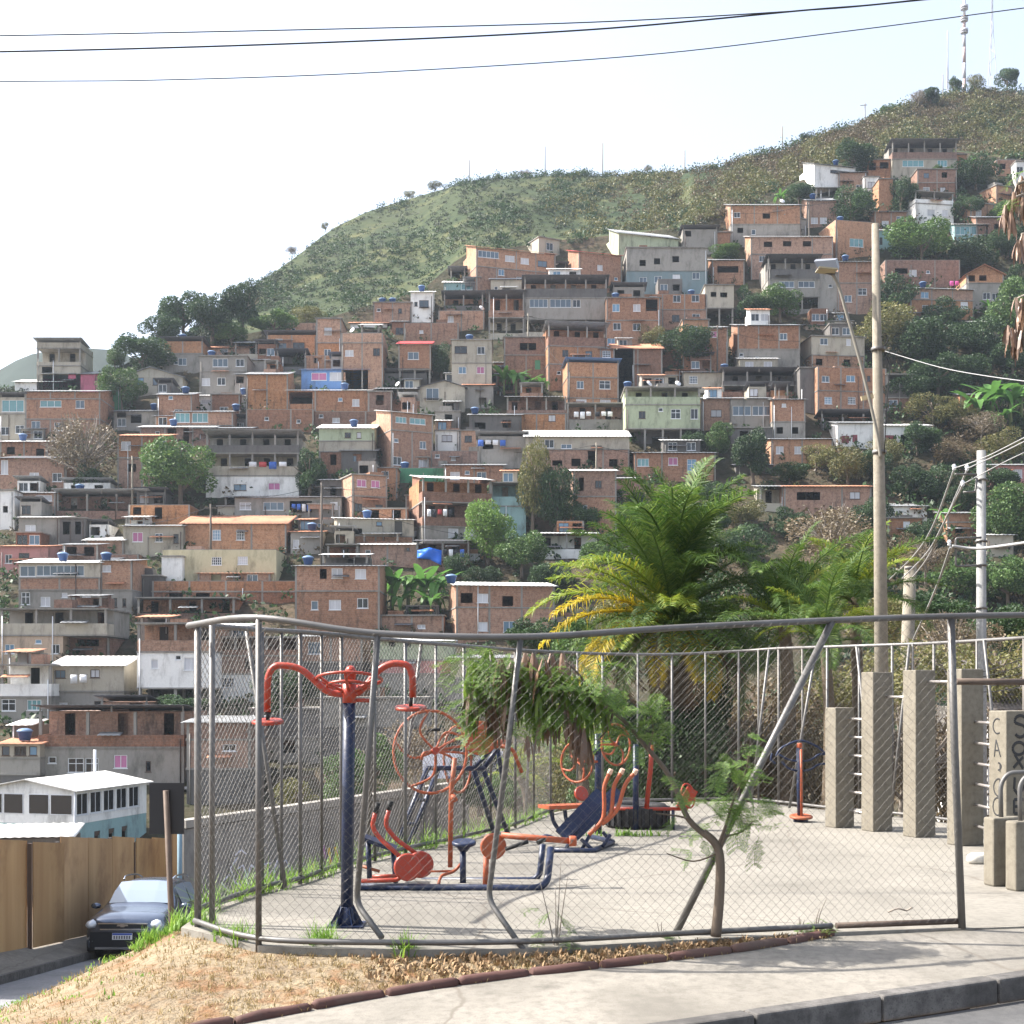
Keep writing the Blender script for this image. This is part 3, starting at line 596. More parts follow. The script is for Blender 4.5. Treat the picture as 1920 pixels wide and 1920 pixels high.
H(1137, 1238, 559, [(600, 'b', 'w1155,577,13,15 c1194,577,14,14 d1222,572,22,22'), (652, 'b', 'u1157,612 u1194,613 u1146,641 u1175,642')], 's', 'brick house with a shaded corner balcony beside the wide terraced block', dep=7, tanks='1155')
H(983, 1138, 524, [(558, 'Tok', '.5'), (598, 'g', 'b1010,568,34,16 b1051,568,40,16 w1081,569,14,14'), (630, 'Tcc', '.25')], 'ud', 'wide terraced block with dark canopy and grey middle storey', dep=9)
H(916, 983, 552, [(595, 'Tb', '.3'), (632, 'Tc', '.2')], 'ud', 'open columned wing of the wide terraced block', dep=8)
H(1028, 1138, 612, [(649, 'Tbr', '.45'), (683, 'o', 'k1060,663,11,13 k1104,664,13,13'), (724, 'b', 's1048,700')], 'ug', 'angular brick house with a roofed brick terrace and open shutters', yaw=.12, dep=7)
H(1125, 1190, 652, [(722, 'b', 'e1137,664,15,13')], 'tg3', 'brick annex right of the angular brick house', dep=7)
H(945, 1028, 633, [(665, 'r', 'd990,650,30,14'), (704, 'b', 'G1008,684,10,18')], 's', 'dark brick house with a green door right of the tall cream house', dep=7)
H(1150, 1242, 645, [(722, 'r', '')], 'tt10', 'blank brick house with a slanted tile roof left of the dark tree', dep=7)
H(1064, 1160, 680, [(707, 'o', ''), (746, 'o', 'u1088,722,13,14 x1134,721,21,16'), (764, 'o', 'c1090,753,20,11 c1135,753,20,11')], 'ub', 'bright orange brick house with a blue roofed terrace in the centre', yaw=.1, dep=7)
H(1063, 1170, 757, [(806, 'Tbg', '.4')], 's', 'brick veranda house with washing under the bright orange brick house', dep=7)
H(950, 1062, 743, [(775, 'Tr', '.2'), (806, 'o', 'k1035,783,14,12')], 'tg2', 'ragged half built brick house left of the brick veranda', dep=7)
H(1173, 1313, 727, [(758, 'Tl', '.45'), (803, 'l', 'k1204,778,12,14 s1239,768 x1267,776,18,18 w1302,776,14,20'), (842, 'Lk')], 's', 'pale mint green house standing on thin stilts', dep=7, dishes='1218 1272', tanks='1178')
H(1220, 1270, 705, [(728, 'c', 'd1232,714 d1260,714')], 's', 'small cream roof hut behind the pale mint green house', dep=4)
H(986, 1180, 807, [(842, 'c', 'b1062,837,20,8 w1030,832'), (884, 'b', 'd1045,868,18,10 d1080,867,17,15 p1110,860,16,30 d1150,868')], 'tw13', 'wide brick house with a bright white sheet roof in mid slope', dep=8)
H(880, 978, 776, [(822, 'k', 'd900,798,20,12 d950,795')], 'tg3', 'dark shed house with a tank left of the ragged brick house', dep=6, tanks='890')
H(897, 986, 818, [(872, 'g', 'd915,835,20,14 c925,828')], 'ug', 'dim grey washing house right of the narrow brick house', dep=6)
H(1190, 1342, 848, [(895, 'b', 'v1206,867,22,14 q1262,865,18,14 x1297,874,18,26')], 'tg2', 'low brick house with a tall white window above the palm', dep=7)
H(1075, 1156, 880, [(930, 'b', 'd1090,908,10,26 k1122,908,13,14'), (1002, 'b', 'w1094,955,14,16')], 'tw4', 'brick house right of the tall dark tree with a white sheet roof', dep=7)
H(1005, 1120, 998, [(1042, 'Tw', '.3')], 'tw3', 'white open roof terrace house left of the big palm', dep=6)
H(1283, 1356, 697, [(732, 'c', 'e1300,712')], 'tg2', 'plain cream house right of the mint green house', dep=6)
H(1355, 1492, 697, [(722, 'Tk', '.3'), (745, 'Tr', '.5')], 'ud', 'dark double terrace house over the grey glazed balcony', dep=7, tanks='1360')
H(1315, 1371, 745, [(802, 'o', 'k1343,775,20,13')], 'tg3', 'orange brick wing with one window left of the grey glazed balcony', dep=7)
H(1371, 1448, 745, [(801, 'g', 'b1391,770,34,18 b1428,770,34,18')], 'tg3', 'grey house with a glazed balcony and metal roofs', dep=8, dD=-.8)
H(1448, 1510, 748, [(790, 'b', 's1470,760'), (822, 'g', 'd1462,807,13,12 d1490,807,14,12')], 'tg2', 'brick house on a grey base with two black openings', dep=7)
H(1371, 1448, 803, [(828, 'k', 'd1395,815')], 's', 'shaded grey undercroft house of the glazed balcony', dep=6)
H(1446, 1562, 822, [(868, 'o', 'c1462,844,14,14 c1496,844,13,14')], 'tg2', 'orange brick house with two pale blue windows beside the scrub', dep=7)
# ---- right
H(1383, 1500, 608, [(654, 'b', 'u1469,631,14,13'), (700, 'g', 's1420,672 s1390,665')], 'tg3', 'square brick and grey block house with one blue window', dep=8)
H(1507, 1580, 608, [(634, 'm', 'u1528,624,18,11')], 'tg3', 'small pink cream rooftop house on the pale grey block', dep=6, dD=3)
H(1550, 1600, 603, [(634, 'c', '')], 's', 'small plain cream rooftop room behind the lamp arm', dep=5, dD=3)
H(1522, 1621, 632, [(666, 'c', 'u1545,641,15,12 u1591,641,9,12'), (693, 'o', 'd1536,680,12,12 d1588,680,12,12')], 's', 'pale grey block over brick with two black openings by the lamp post', yaw=.12, dep=8)
H(1533, 1662, 690, [(733, 'b', 'u1548,712,15,12 u1595,710,17,12 k1629,709,7,10'), (774, 'b', 'e1553,752,14,13 e1597,751,14,13')], 'n', 'orange two storey brick house with sunlit left edge behind the lamp post', yaw=.12, dep=8)
H(1662, 1712, 703, [(745, 'Tgk', '.5'), (772, 'r', 'w1675,757')], 's', 'grey terrace house right of the lamp post', dep=7)
H(1540, 1660, 776, [(800, 'Trk', '.4')], 'ud', 'dark brick porch house above the low white row house', dep=6)
H(1570, 1648, 790, [(837, 'w', 'R1585,824,14,14 R1603,822,10,14')], 'tg4', 'low white row house with dark red doors left of the lamp post', dep=7)
H(1648, 1746, 795, [(838, 'w', 'R1669,823,16,14 d1700,824,22,18')], 'tw4', 'low white house with a pale flat canopy right of the lamp post', dep=7)
H(1322, 1376, 535, [(577, 'c', 'd1338,552,11,10 d1357,553,13,9'), (612, 'Lk')], 's', 'small beige house with two black openings on stilts', dep=6)
H(1280, 1345, 430, [(470, 'g', 'd1290,438')], 'ud', 'grey house with a thin roof below the scrub at the upper centre', dep=6)
H(1343, 1372, 436, [(468, 'b', '')], 's', 'small brick annex right of the thin roofed grey house', dep=5)
H(1280, 1330, 600, [(640, 'o', 'c1300,618'), (700, 'b', 'q1335,627')], 's', 'narrow orange brick house left of the leafy tree', dep=6)
H(1330, 1365, 612, [(702, 'b', 'q1338,627,14,12')], 'tg3', 'narrow brick house with a pink window beside the square block', dep=6)
H(1370, 1502, 383, [(420, 'o', 'u1382,403,12,10 d1437,405,14,10'), (458, 'g', 'd1388,432,11,10 w1413,435,8,10')], 'tg3', 'broad brick over grey house near the upper scrub', dep=8, dishes='1468')
H(1470, 1512, 408, [(448, 'g', '')], 's', 'grey windowless house with a sunlit white side', yaw=.5, dep=7)
H(1408, 1562, 443, [(476, 'o', 'd1440,458,16,10 d1476,457,16,10 d1513,457,16,10'), (518, 'b', 'u1429,485,11,11 w1480,490')], 'tw2', 'orange brick house with a row of three black openings', dep=8)
H(1335, 1396, 486, [(528, 'b', 'd1365,505,40,12')], 'tg3', 'small brick house with a dark awning right of the tall grey block', dep=6)
H(1567, 1638, 415, [(480, 'o', 'v1606,455,28,16')], 'n', 'orange brick house with a teal bay window behind the pole top', yaw=.2, dep=7, tanks='1580')
H(1640, 1676, 430, [(462, 'a', 'K1652,452,5,14')], 'tw3', 'turquoise painted hut right of the pole top', dep=5)
H(1513, 1570, 372, [(420, 'b', 'c1544,418 u1527,418')], 'tg5', 'jumbled brick huts below the upper dark tree', dep=6, tanks='1526')
H(1640, 1702, 396, [(432, 'b', 'u1688,410,14,10 c1660,420')], 'tg2', 'brick house with a blue window left of the white terrace house', dep=6)
H(1440, 1537, 485, [(523, 'Tgk', '.48'), (556, 'g', 'b1475,533,28,12 b1512,533,30,12'), (582, 'Tg', '.1')], 'ud', 'grey three level house with a dark roofed terrace behind the lamp', dep=8)
H(1537, 1571, 512, [(580, 'g', 's1557,536')], 's', 'tall grey side house under the street lamp head', dep=7)
H(1571, 1642, 490, [(530, 'b', ''), (582, 'b', 'x1617,547,17,13 w1590,560')], 'tg2', 'brick house with a blue box left of the pole', dep=7, tanks='1588')
H(1660, 1800, 488, [(532, 'r', 'd1690,508,24,10 c1712,512 s1740,510')], 'n', 'long dark brick row house right of the pole', dep=6)
H(1707, 1826, 540, [(562, 'b', 'w1734,554,15,12'), (596, 'o', 'u1735,579,12,12 x1760,580 c1808,567')], 'tg3', 'brick house with stepped terraces right of the pole', yaw=.1, dep=7, tanks='1735')
H(1812, 1882, 497, [(530, 'o', 'd1843,517,14,11 d1822,517', 1812, 1882, 1845), (580, 'g', 'w1850,555 w1867,556')], 'Gt18', 'gabled brick and grey house at the right of the slope', dep=7)
H(1825, 1880, 602, [(630, 'w', 'k1840,616,9,11 k1862,612,9,11')], 'tw3', 'small white house with two dark windows at the far right', dep=6)
H(1690, 1790, 585, [(612, 'r', 'd1720,600')], 'tg3', 'half hidden brick house below the stepped terraces', dep=6)
H(1673, 1794, 268, [(298, 'Tgr', '.42'), (340, 'c', 'v1712,306,40,12 v1745,305,28,12 v1767,303,18,12')], 'ud', 'topmost beige house with teal windows and a roofed brick terrace', dep=8)
H(1627, 1675, 300, [(332, 'b', 'd1635,312,14,14 d1658,310,16,12')], 's', 'brick shell with two black openings left of the topmost house', dep=6)
H(1527, 1604, 310, [(352, 'w', 'k1575,322,40,6')], 'tg2', 'white house with a dark slit window below the upper dark tree', yaw=.25, dep=6, tanks='1572')
H(1573, 1625, 322, [(362, 'o', 'u1611,352')], 'tg2', 'sandy brick house beside the white slit window house', dep=6, dD=1)
H(1620, 1648, 332, [(362, 'w', 'k1634,347,13,12')], 's', 'tiny white cube house with one window below the topmost house', dep=7, dD=-.5)
H(1648, 1674, 336, [(400, 'b', '')], 's', 'narrow brick house right of the tiny white cube', dep=7)
H(1530, 1580, 350, [(375, 'Tk', '.3')], 'tg3', 'dim open hut below the white slit window house', dep=5)
H(1720, 1794, 318, [(342, 'r', 'k1737,329,10,9 d1771,328,10,10'), (366, 'r', 'e1737,356,12,10 k1768,356,10,10')], 's', 'dull red brick house under the topmost house', dep=7, dD=-1)
H(1790, 1812, 290, [(320, 'b', '')], 's', 'low brick wing right of the topmost house', dep=5)
H(1716, 1788, 361, [(382, 'Tw', '.35'), (420, 'w', 'u1746,399,15,12 u1772,398,12,12')], 's', 'white terrace house with a sunlit turquoise side near the top right', yaw=.15, dep=7)
H(1820, 1864, 382, [(420, 'o', 'c1835,400')], 's', 'sandy brick cube house right of the white terrace house', yaw=.3, dep=6)
H(1868, 1898, 350, [(382, 'o', '')], 's', 'pink brick cube house near the right edge', yaw=.4, dep=6)
H(1830, 1900, 405, [(450, 'r', 'd1870,425')], 'tg4', 'dark brick house behind the hanging dry leaves', dep=6)
H(1790, 1852, 420, [(450, 'a', 'v1805,432,26,16 v1835,432,28,16')], 'tw2', 'glass fronted pavilion house near the top right', dep=6)
H(1868, 1915, 300, [(325, 'b', 'd1880,312')], 'n', 'small brick hut in the dry grass at the upper right', dep=5)
H(1905, 1960, 303, [(345, 'w', 'w1912,318')], 's', 'white house cut by the right edge near the top', dep=6)
H(1425, 1470, 910, [(960, 'Tc', '.35')], 'tg3', 'open porch of the long brick house above the bare shrub', dep=6, dD=.6)
H(1470, 1634, 910, [(960, 'b', 'd1516,930,44,15 k1603,929,20,13')], 'tt3', 'long low brick house above the grey bare shrub', dep=7)
H(1661, 1738, 944, [(972, 'w', '')], 'tg6', 'low white shed house with a grey sheet roof right of the pole', dep=5)
H(1664, 1732, 972, [(1016, 'b', 'u1700,985,13,14')], 's', 'brick house under the low white shed right of the pole', dep=6)
H(1776, 1832, 960, [(978, 'b', ''), (1012, 'o', 'd1798,993,14,12 R1826,996,8,18')], 'tg3', 'small brick house behind the second utility pole', dep=6)
H(1858, 1960, 870, [(918, 'p', 'w1880,885 G1892,895,10,22 u1908,888')], 'tg3', 'dusty mauve house at the right edge', dep=6)
H(1800, 1838, 738, [(782, 'b', '')], 'tg3', 'small brick shack beside the banana plants on the right', dep=5)
H(1850, 1900, 1000, [(1040, 'c', '')], 'tw4', 'pale shed behind the second utility pole at the right', dep=5)
# ---- infill seen between the others
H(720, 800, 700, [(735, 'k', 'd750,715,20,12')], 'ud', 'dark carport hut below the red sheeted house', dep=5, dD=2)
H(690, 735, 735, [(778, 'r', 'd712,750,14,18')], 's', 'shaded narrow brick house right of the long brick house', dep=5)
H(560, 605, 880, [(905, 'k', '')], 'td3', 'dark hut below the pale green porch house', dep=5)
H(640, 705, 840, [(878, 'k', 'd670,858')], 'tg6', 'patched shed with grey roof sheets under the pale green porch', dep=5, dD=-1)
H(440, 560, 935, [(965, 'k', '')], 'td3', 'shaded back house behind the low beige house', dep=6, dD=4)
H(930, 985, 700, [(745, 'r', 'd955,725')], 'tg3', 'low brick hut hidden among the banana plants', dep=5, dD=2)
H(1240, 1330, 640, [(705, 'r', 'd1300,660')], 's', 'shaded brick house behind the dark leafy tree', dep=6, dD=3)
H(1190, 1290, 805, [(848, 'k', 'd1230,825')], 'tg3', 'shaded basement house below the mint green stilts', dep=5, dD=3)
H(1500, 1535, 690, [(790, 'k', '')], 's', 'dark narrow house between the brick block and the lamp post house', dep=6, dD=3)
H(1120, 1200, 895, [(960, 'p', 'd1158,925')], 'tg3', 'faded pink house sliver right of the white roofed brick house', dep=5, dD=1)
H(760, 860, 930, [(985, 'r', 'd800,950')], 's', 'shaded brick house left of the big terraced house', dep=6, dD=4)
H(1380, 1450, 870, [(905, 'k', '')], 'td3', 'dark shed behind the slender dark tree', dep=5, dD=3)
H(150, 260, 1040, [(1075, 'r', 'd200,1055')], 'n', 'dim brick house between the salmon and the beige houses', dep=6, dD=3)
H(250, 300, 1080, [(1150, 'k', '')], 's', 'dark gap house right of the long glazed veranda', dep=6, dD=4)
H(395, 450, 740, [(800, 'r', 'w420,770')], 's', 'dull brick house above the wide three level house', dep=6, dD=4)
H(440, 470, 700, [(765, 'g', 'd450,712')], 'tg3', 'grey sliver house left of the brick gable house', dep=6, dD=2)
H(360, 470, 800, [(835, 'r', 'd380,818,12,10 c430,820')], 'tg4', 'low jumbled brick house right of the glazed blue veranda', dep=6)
# ================================================================== hillside terrain
YH = [(-800, 800), (0, 745), (200, 700), (300, 655), (430, 632), (520, 615), (600, 600), (700, 570), (790, 545), (870, 475), (950, 465), (1050, 450), (1165, 440), (1280, 425), (1380, 385), (1500, 340), (1560, 310), (1680, 285), (1800, 285), (1920, 300), (2700, 300)]
YR = [(-800, 790), (0, 735), (180, 705), (260, 680), (330, 645), (430, 572), (500, 520), (560, 478), (620, 430), (690, 396), (760, 375), (840, 352), (900, 338), (1040, 329), (1160, 330), (1260, 328), (1330, 318), (1400, 300), (1470, 282), (1540, 258), (1600, 238), (1700, 200), (1760, 185), (1810, 174), (1860, 170), (1920, 176), (2200, 190), (2700, 260)]
def small_rooms():
    r = random.Random(42); adj = {'b': 'brick', 'o': 'orange brick', 'r': 'dark brick', 'g': 'grey', 'c': 'cream', 'k': 'dark', 'w': 'white'}; n = 0
    for (x0, x1, yt, yb, label, D) in list(HOUSES):
        if D is not None or x1 - x0 < 44 or yt < interp((x0 + x1) / 2, YH) + 42 or n >= 92: continue
        u = r.random()
        if u < .62:
            w = max(26, (x1 - x0) * r.uniform(.3, .6)); xa = r.uniform(x0, x1 - w); h = r.uniform(15, 30); k = r.choice('bborrggckkw'); n += 1
            fl = [(yt + 8, r.choice(('T' + k, k, k)), '')]
            if fl[0][1][0] != 'T': fl = [(yt + 8, k, ' '.join('%s%.0f,%.0f' % (r.choice('wdkud'), xa + w * (i + .5) / 2, yt - h * .45) for i in range(2)))]
            else: fl = [(yt + 8, fl[0][1], '.45')]
            H(xa, xa + w, yt - h, fl, r.choice(('tg3', 'ud', 's', 'n', 'tt3', 'ug', 'tw3')), short_label('small %s rooftop room behind the ' % adj[k], label, 0), dep=4.5, D=Ds(yb) + 3.4, name='rooftop_room', cat='room')
        elif u < .84:
            w = r.uniform(22, 42); xa = (x1 - 6) if r.random() < .5 else (x0 - w + 6); h = r.uniform(22, 40); k = r.choice('brkggo'); n += 1
            H(xa, xa + w, yb - h, [(yb + 4, k, '%s%.0f,%.0f' % (r.choice('wdkp'), xa + w / 2, yb - h * .5))], r.choice(('tg3', 'ud', 's', 'n', 'tt3')), short_label('narrow %s lean-to beside the ' % adj[k], label, 0), dep=5, D=Ds(yb) + 2.6, name='lean_to', cat='lean-to')
small_rooms()
def hill_D(x, y):
    yh = interp(x, YH)
    return Ds(y) if y >= yh else Ds(yh) + (yh - y) * (.55 if x < 1300 else .42)
def hn(x, y): return math.sin(x * .021 + y * .013) * math.sin(y * .031 - x * .007) + .5 * math.sin(x * .063 + 1.7) * math.sin(y * .071 + .4)
def build_hill():
    xs = list(range(-800, 2701, 28)); V = []; rows = 0
    for x in xs:
        yh, yr = interp(x, YH), interp(x, YR); yr = min(yr, yh - 2); col = []
        for i in range(44): col.append(1640 + (yh - 1640) * i / 43)
        for i in range(1, 21): col.append(yh + (yr - yh) * i / 20)
        pts = [Vector(((x - CX) * 62 / F, 62, -10.6))]
        for j, y in enumerate(col):
            D = hill_D(x, y)
            if j >= 44: D += hn(x * .55, y * .7) * 6.0 * min(1, (y - yr) / 25)
            else: D += .8 + hn(x * 2, y * 2) * .5
            pts.append(P(x, y, D))
        top = pts[-1]
        pts += [top + Vector((0, 18, -3)), top + Vector((0, 60, -22)), top + Vector((0, 160, -90))]
        rows = len(pts); V += [tuple(p) for p in pts]
    Q = []
    for i in range(len(xs) - 1):
        for j in range(rows - 1):
            a = i * rows + j; Q.append((a, a + rows, a + rows + 1, a + 1))
    k = NT('hill_grass'); n1 = k.noise(.035, detail=8, rough=.65); n2 = k.noise(.35, detail=6); n3 = k.noise(.11, detail=5)
    c = k.mix(k.ramp(n1, .38, .62), (.020, .034, .018), (.042, .050, .025))
    c = k.mix(k.ramp(n3, .5, .66), c, (.10, .10, .045))
    c = k.mix(k.ramp(n2, .35, .75), c, (.045, .06, .025))
    m = k.out(c, .95, 0, .1, n2, .6, .9)
    k = NT('slope_earth'); n1 = k.noise(.12, detail=7); n2 = k.noise(.8, detail=6)
    c = k.mix(k.ramp(n1, .4, .62), (.05, .045, .028), (.09, .066, .046)); c = k.mix(k.ramp(n2, .4, .75), c, (.025, .03, .015))  # earth colour darkened to stand in for the shadowed gaps between houses
    m2 = k.out(c, .95, 0, .1, n2, .5, .9)
    up = [q for q in Q if (q[0] % rows) >= 44]; lo = [q for q in Q if (q[0] % rows) < 44]
    tag(link('slope', npmesh('slope', V, lo, m2, True)), kind='structure')
    return tag(link('hill', npmesh('hill', V, up, m, True)), kind='structure')
build_hill()
def far_hill(pts, D, name, col):
    V = []; Q = []; n = 0
    for x, y in pts:
        p = P(x, y, D); V += [(p.x, D - 260, -14), (p.x, D - 120, -14 + (p.z + 14) * .55), tuple(p), (p.x, D + 150, -14 + (p.z + 14) * .6), (p.x, D + 400, -14)]
    for i in range(len(pts) - 1):
        for j in range(4): a = i * 5 + j; Q.append((a, a + 5, a + 6, a + 1))
    k = NT(name + '_cover'); n1 = k.noise(.02, detail=8); c = k.mix(k.ramp(n1, .35, .65), col, [v * .55 for v in col])
    return tag(link(name, npmesh(name, V, Q, k.out(c, .95, 0, .1), True)), kind='structure')
far_hill([(-1500, 700), (-600, 690), (-200, 700), (0, 693), (30, 676), (60, 664), (110, 655), (150, 652), (210, 656), (300, 690), (420, 760), (700, 900), (1100, 1100)], 620, 'far_hill', (.03, .042, .032))
gm = plain('valley_soil', (.16, .12, .08), scale=.3, var=.4)
tag(link('ground', npmesh('ground', [(-3000, -300, -13), (3000, -300, -13), (3000, 3500, -13), (-3000, 3500, -13)], [(0, 1, 2, 3)], gm)), kind='structure')

# ================================================================== foliage
def leaf_quads(C, Dr, L, Wd, droop=0.0, rng=RNG):
    """rhombic leaves: centres C, directions Dr, lengths L, widths Wd"""
    n = len(C); R = rng.normal(size=(n, 3)); Sd = np.cross(Dr, R); Sd /= np.linalg.norm(Sd, axis=1, keepdims=True) + 1e-9
    L = np.asarray(L).reshape(-1, 1) * np.ones((n, 1)); Wd = np.asarray(Wd).reshape(-1, 1) * np.ones((n, 1))
    a = C - Dr * L * .5; b = C + Sd * Wd * .5; c = C + Dr * L * .5; d = C - Sd * Wd * .5
    c = c + np.array([0, 0, -1]) * droop * L
    V = np.stack([a, b, c, d], 1).reshape(-1, 3); Q = np.arange(4 * n).reshape(-1, 4)
    return V, Q
def foliage(name, c1, c2, c3, trans=.3, scale=.9, rnd=.2):
    k = NT(name); n1 = k.noise(scale, detail=3); ge = k.n('NewGeometry')
    c = k.mix(k.ramp(n1, .35, .65), c1, c2); c = k.mix(k.ramp(ge.outputs['Random Per Island'], .55, 1.0), c, c3)
    c = k.rnd(c, 1 - rnd, 1 + rnd)
    k.out(c, .55, 0, .35)
    tr = k.n('BsdfTranslucent'); k.l(c, tr.inputs['Color']); mx = k.n('MixShader'); mx.inputs[0].default_value = trans
    k.l(k.b.outputs[0], mx.inputs[1]); k.l(tr.outputs[0], mx.inputs[2]); k.l(mx.outputs[0], k.t.nodes['Material Output'].inputs['Surface'])
    return k.m
LEAF = {
    'd': foliage('dark_leaves', (.022, .045, .02), (.038, .075, .026), (.06, .105, .035)),
    'm': foliage('green_leaves', (.04, .085, .024), (.072, .135, .034), (.12, .18, .05)),
    'l': foliage('light_leaves', (.10, .19, .035), (.15, .26, .05), (.20, .30, .07), .4),
    'o': foliage('olive_leaves', (.085, .095, .03), (.145, .145, .045), (.21, .18, .07)),
    'b': foliage('dry_leaves', (.10, .08, .05), (.15, .115, .07), (.19, .15, .09), .2),
    'g': foliage('scrub_leaves', (.018, .032, .016), (.034, .048, .021), (.055, .062, .029), .25, .06),
    'y': foliage('dry_scrub_leaves', (.10, .07, .04), (.135, .10, .05), (.08, .07, .033), .25, .4)}
BARK = plain('bark', (.13, .10, .075), var=.35, scale=12, stretch=(1, 1, .25), bump=.6)
BARKG = plain('pale_bark', (.22, .19, .16), var=.3, scale=10, stretch=(1, 1, .25), bump=.5)
def crown_mesh(kind, seed, n=3000, size=.12):
    rng = np.random.default_rng(seed); V = []
    nl = {'b': 26, 'o': 15, 'l': 16}.get(kind, 14)
    lob = rng.normal(size=(nl, 3)); lob /= np.linalg.norm(lob, axis=1, keepdims=True); lob[:, 2] = lob[:, 2] * .9 + .08
    rad = rng.uniform(.26, .50, nl); lob *= (1 - rad[:, None] * .75) * rng.uniform(.72, 1.05, (nl, 1))
    if kind == 'b': rad *= .75
    idx = rng.choice(nl, n, p=rad ** 2 / np.sum(rad ** 2))
    d = rng.normal(size=(n, 3)); d /= np.linalg.norm(d, axis=1, keepdims=True)
    r = rng.uniform(.55, 1.08, (n, 1)) ** .6
    C = lob[idx] + d * r * rad[idx][:, None]
    Dr = d * .6 + rng.normal(size=(n, 3)) * .7 + np.array([0, 0, -.25]); Dr /= np.linalg.norm(Dr, axis=1, keepdims=True)
    L = size * rng.uniform(.6, 1.35, n)
    V, Q = leaf_quads(C, Dr, L, L * .62, rng=rng)
    me = npmesh('crown', V, Q, LEAF[kind]); return me
def limbs(mb, rng, r0=.045, spread=.75, top=.95, n=7):
    """trunk (unit height, crown centre near .6) with limbs"""
    mb.tube(smooth_path([(0, 0, -.08), (rng.uniform(-.03, .03), 0, .15), (rng.uniform(-.05, .05), rng.uniform(-.05, .05), .42), (rng.uniform(-.08, .08), 0, .7)], 3), [r0 * (1 - .07 * i) for i in range(10)], 7)
    for i in range(n):
        a = 2 * math.pi * i / n + rng.uniform(-.4, .4); z = rng.uniform(.22, .5); rr = spread * rng.uniform(.28, .5)
        mb.tube(smooth_path([(0, 0, z), (math.cos(a) * rr * .5, math.sin(a) * rr * .5, z + .12), (math.cos(a) * rr, math.sin(a) * rr, z + rng.uniform(.2, .42))], 3), [r0 * .5 * (1 - .11 * j) for j in range(7)], 5)
_crowns = {k: [crown_mesh(k, 100 + ord(k) * 7 + i, {'d': 8000, 'm': 8000, 'l': 7000, 'o': 5200, 'b': 4200, 'g': 2200, 'y': 4000}[k], {'b': .06, 'o': .075}.get(k, .08)) for i in range(3)] for k in LEAF}
_trunks = []
for i in range(3):
    m = MB(); limbs(m, random.Random(i + 5)); _trunks.append(m.mesh('trunk', BARK))
m = MB(); rr = random.Random(77); limbs(m, rr, .035, 1.0, 1, 11)
for i in range(70):
    a = rr.uniform(0, 6.28); e = rr.uniform(-.1, 1.2); r1 = rr.uniform(.1, .25); r2 = rr.uniform(.38, .52)
    d = Vector((math.cos(a) * math.cos(e), math.sin(a) * math.cos(e), math.sin(e)))
    m.tube([Vector((0, 0, .45)) + d * r1, Vector((0, 0, .5)) + d * (r1 + r2) * .55 + Vector((rr.uniform(-.05, .05), 0, .03)), Vector((0, 0, .55)) + d * r2], [.009, .006, .003], 4, False)
_bare = m.mesh('trunk', BARKG)
_tn = 0
def T(x, yb, w, h, kind, label, group='trees among the hillside houses', D=None, name='broadleaf_tree', cat='tree', dD=-.5, crown_low=.12, sink=.0):
    """tree with its foot on photo row yb; w, h its photo width and height"""
    global _tn
    _tn += 1; D0 = (hill_D(x, yb) if D is None else D) + dD
    p = P(x, yb, D0); hm = h * D0 / F; wm = w * D0 / F
    r = empty(name, p - Vector((0, 0, sink)), (_tn * 2.4) % 6.28, label, cat, group)
    tr = link('trunk', _bare if kind == 'b' else _trunks[_tn % 3], r, None, None, (hm if kind == 'b' else min(hm, wm * 1.3), hm if kind == 'b' else min(hm, wm * 1.3), hm))
    ch = hm * (1 - crown_low)
    link('crown', _crowns[kind][_tn % 3], r, (0, 0, hm * crown_low + ch * .5), None, (wm * .53, wm * .53, ch * .53))
    return r
SKY = 'dark trees on the skyline above the settlement'
T(345, 640, 100, 92, 'd', 'dark skyline tree with flat top left of the green hill', SKY)
T(398, 645, 92, 100, 'd', 'tallest dark skyline tree beside the conical one', SKY)
T(302, 655, 84, 66, 'd', 'lower dark skyline tree over the dark lean-to roof', SKY)
T(457, 632, 80, 110, 'd', 'dark conical tree at the left foot of the green hill', SKY)
T(268, 702, 115, 76, 'd', 'broad dark tree above the beige gabled house', SKY)
T(215, 690, 50, 40, 'm', 'small green tree right of the magenta shed', SKY)
T(515, 640, 85, 58, 'm', 'green tree at the foot of the green hill', SKY)
T(435, 652, 60, 48, 'm', 'low green tree behind the brick huts on the skyline', SKY)
T(575, 615, 70, 40, 'o', 'olive bushy tree above the brick parapet house', SKY)
T(296, 690, 38, 24, 'l', 'light green round bush on the beige gabled roof', SKY)
T(228, 770, 85, 85, 'm', 'leafy tree behind the dark green painted house', crown_low=.0)
T(158, 928, 145, 155, 'b', 'big bare brown tree in front of the wide brick house', name='bare_tree')
T(163, 930, 55, 62, 'd', 'dark bush under the big bare brown tree', crown_low=0)
T(338, 950, 146, 128, 'm', 'big round bright green tree on the left slope', crown_low=.05)
T(828, 706, 46, 66, 'd', 'slim dark tree left of the tall cream house', crown_low=0)
T(580, 932, 65, 90, 'd', 'shadowy tree right of the wide three level house', crown_low=0)
T(998, 1000, 72, 182, 'o', 'tall olive feathery tree left of the white roofed brick house')
T(1042, 998, 84, 130, 'd', 'dense dark tree in front of the olive feathery tree', crown_low=0)
T(914, 1052, 100, 112, 'l', 'light green feathery tree beside the aqua house', crown_low=.02)
T(978, 1078, 92, 84, 'm', 'bushy green tree left of the white roof terrace', crown_low=0)
T(1288, 694, 118, 84, 'd', 'dark spreading tree in the middle right of the slope')
T(1222, 652, 55, 48, 'o', 'olive bush left of the dark spreading tree', crown_low=0)
T(1304, 846, 52, 40, 'd', 'small dark bush right of the mint green stilts', crown_low=0)
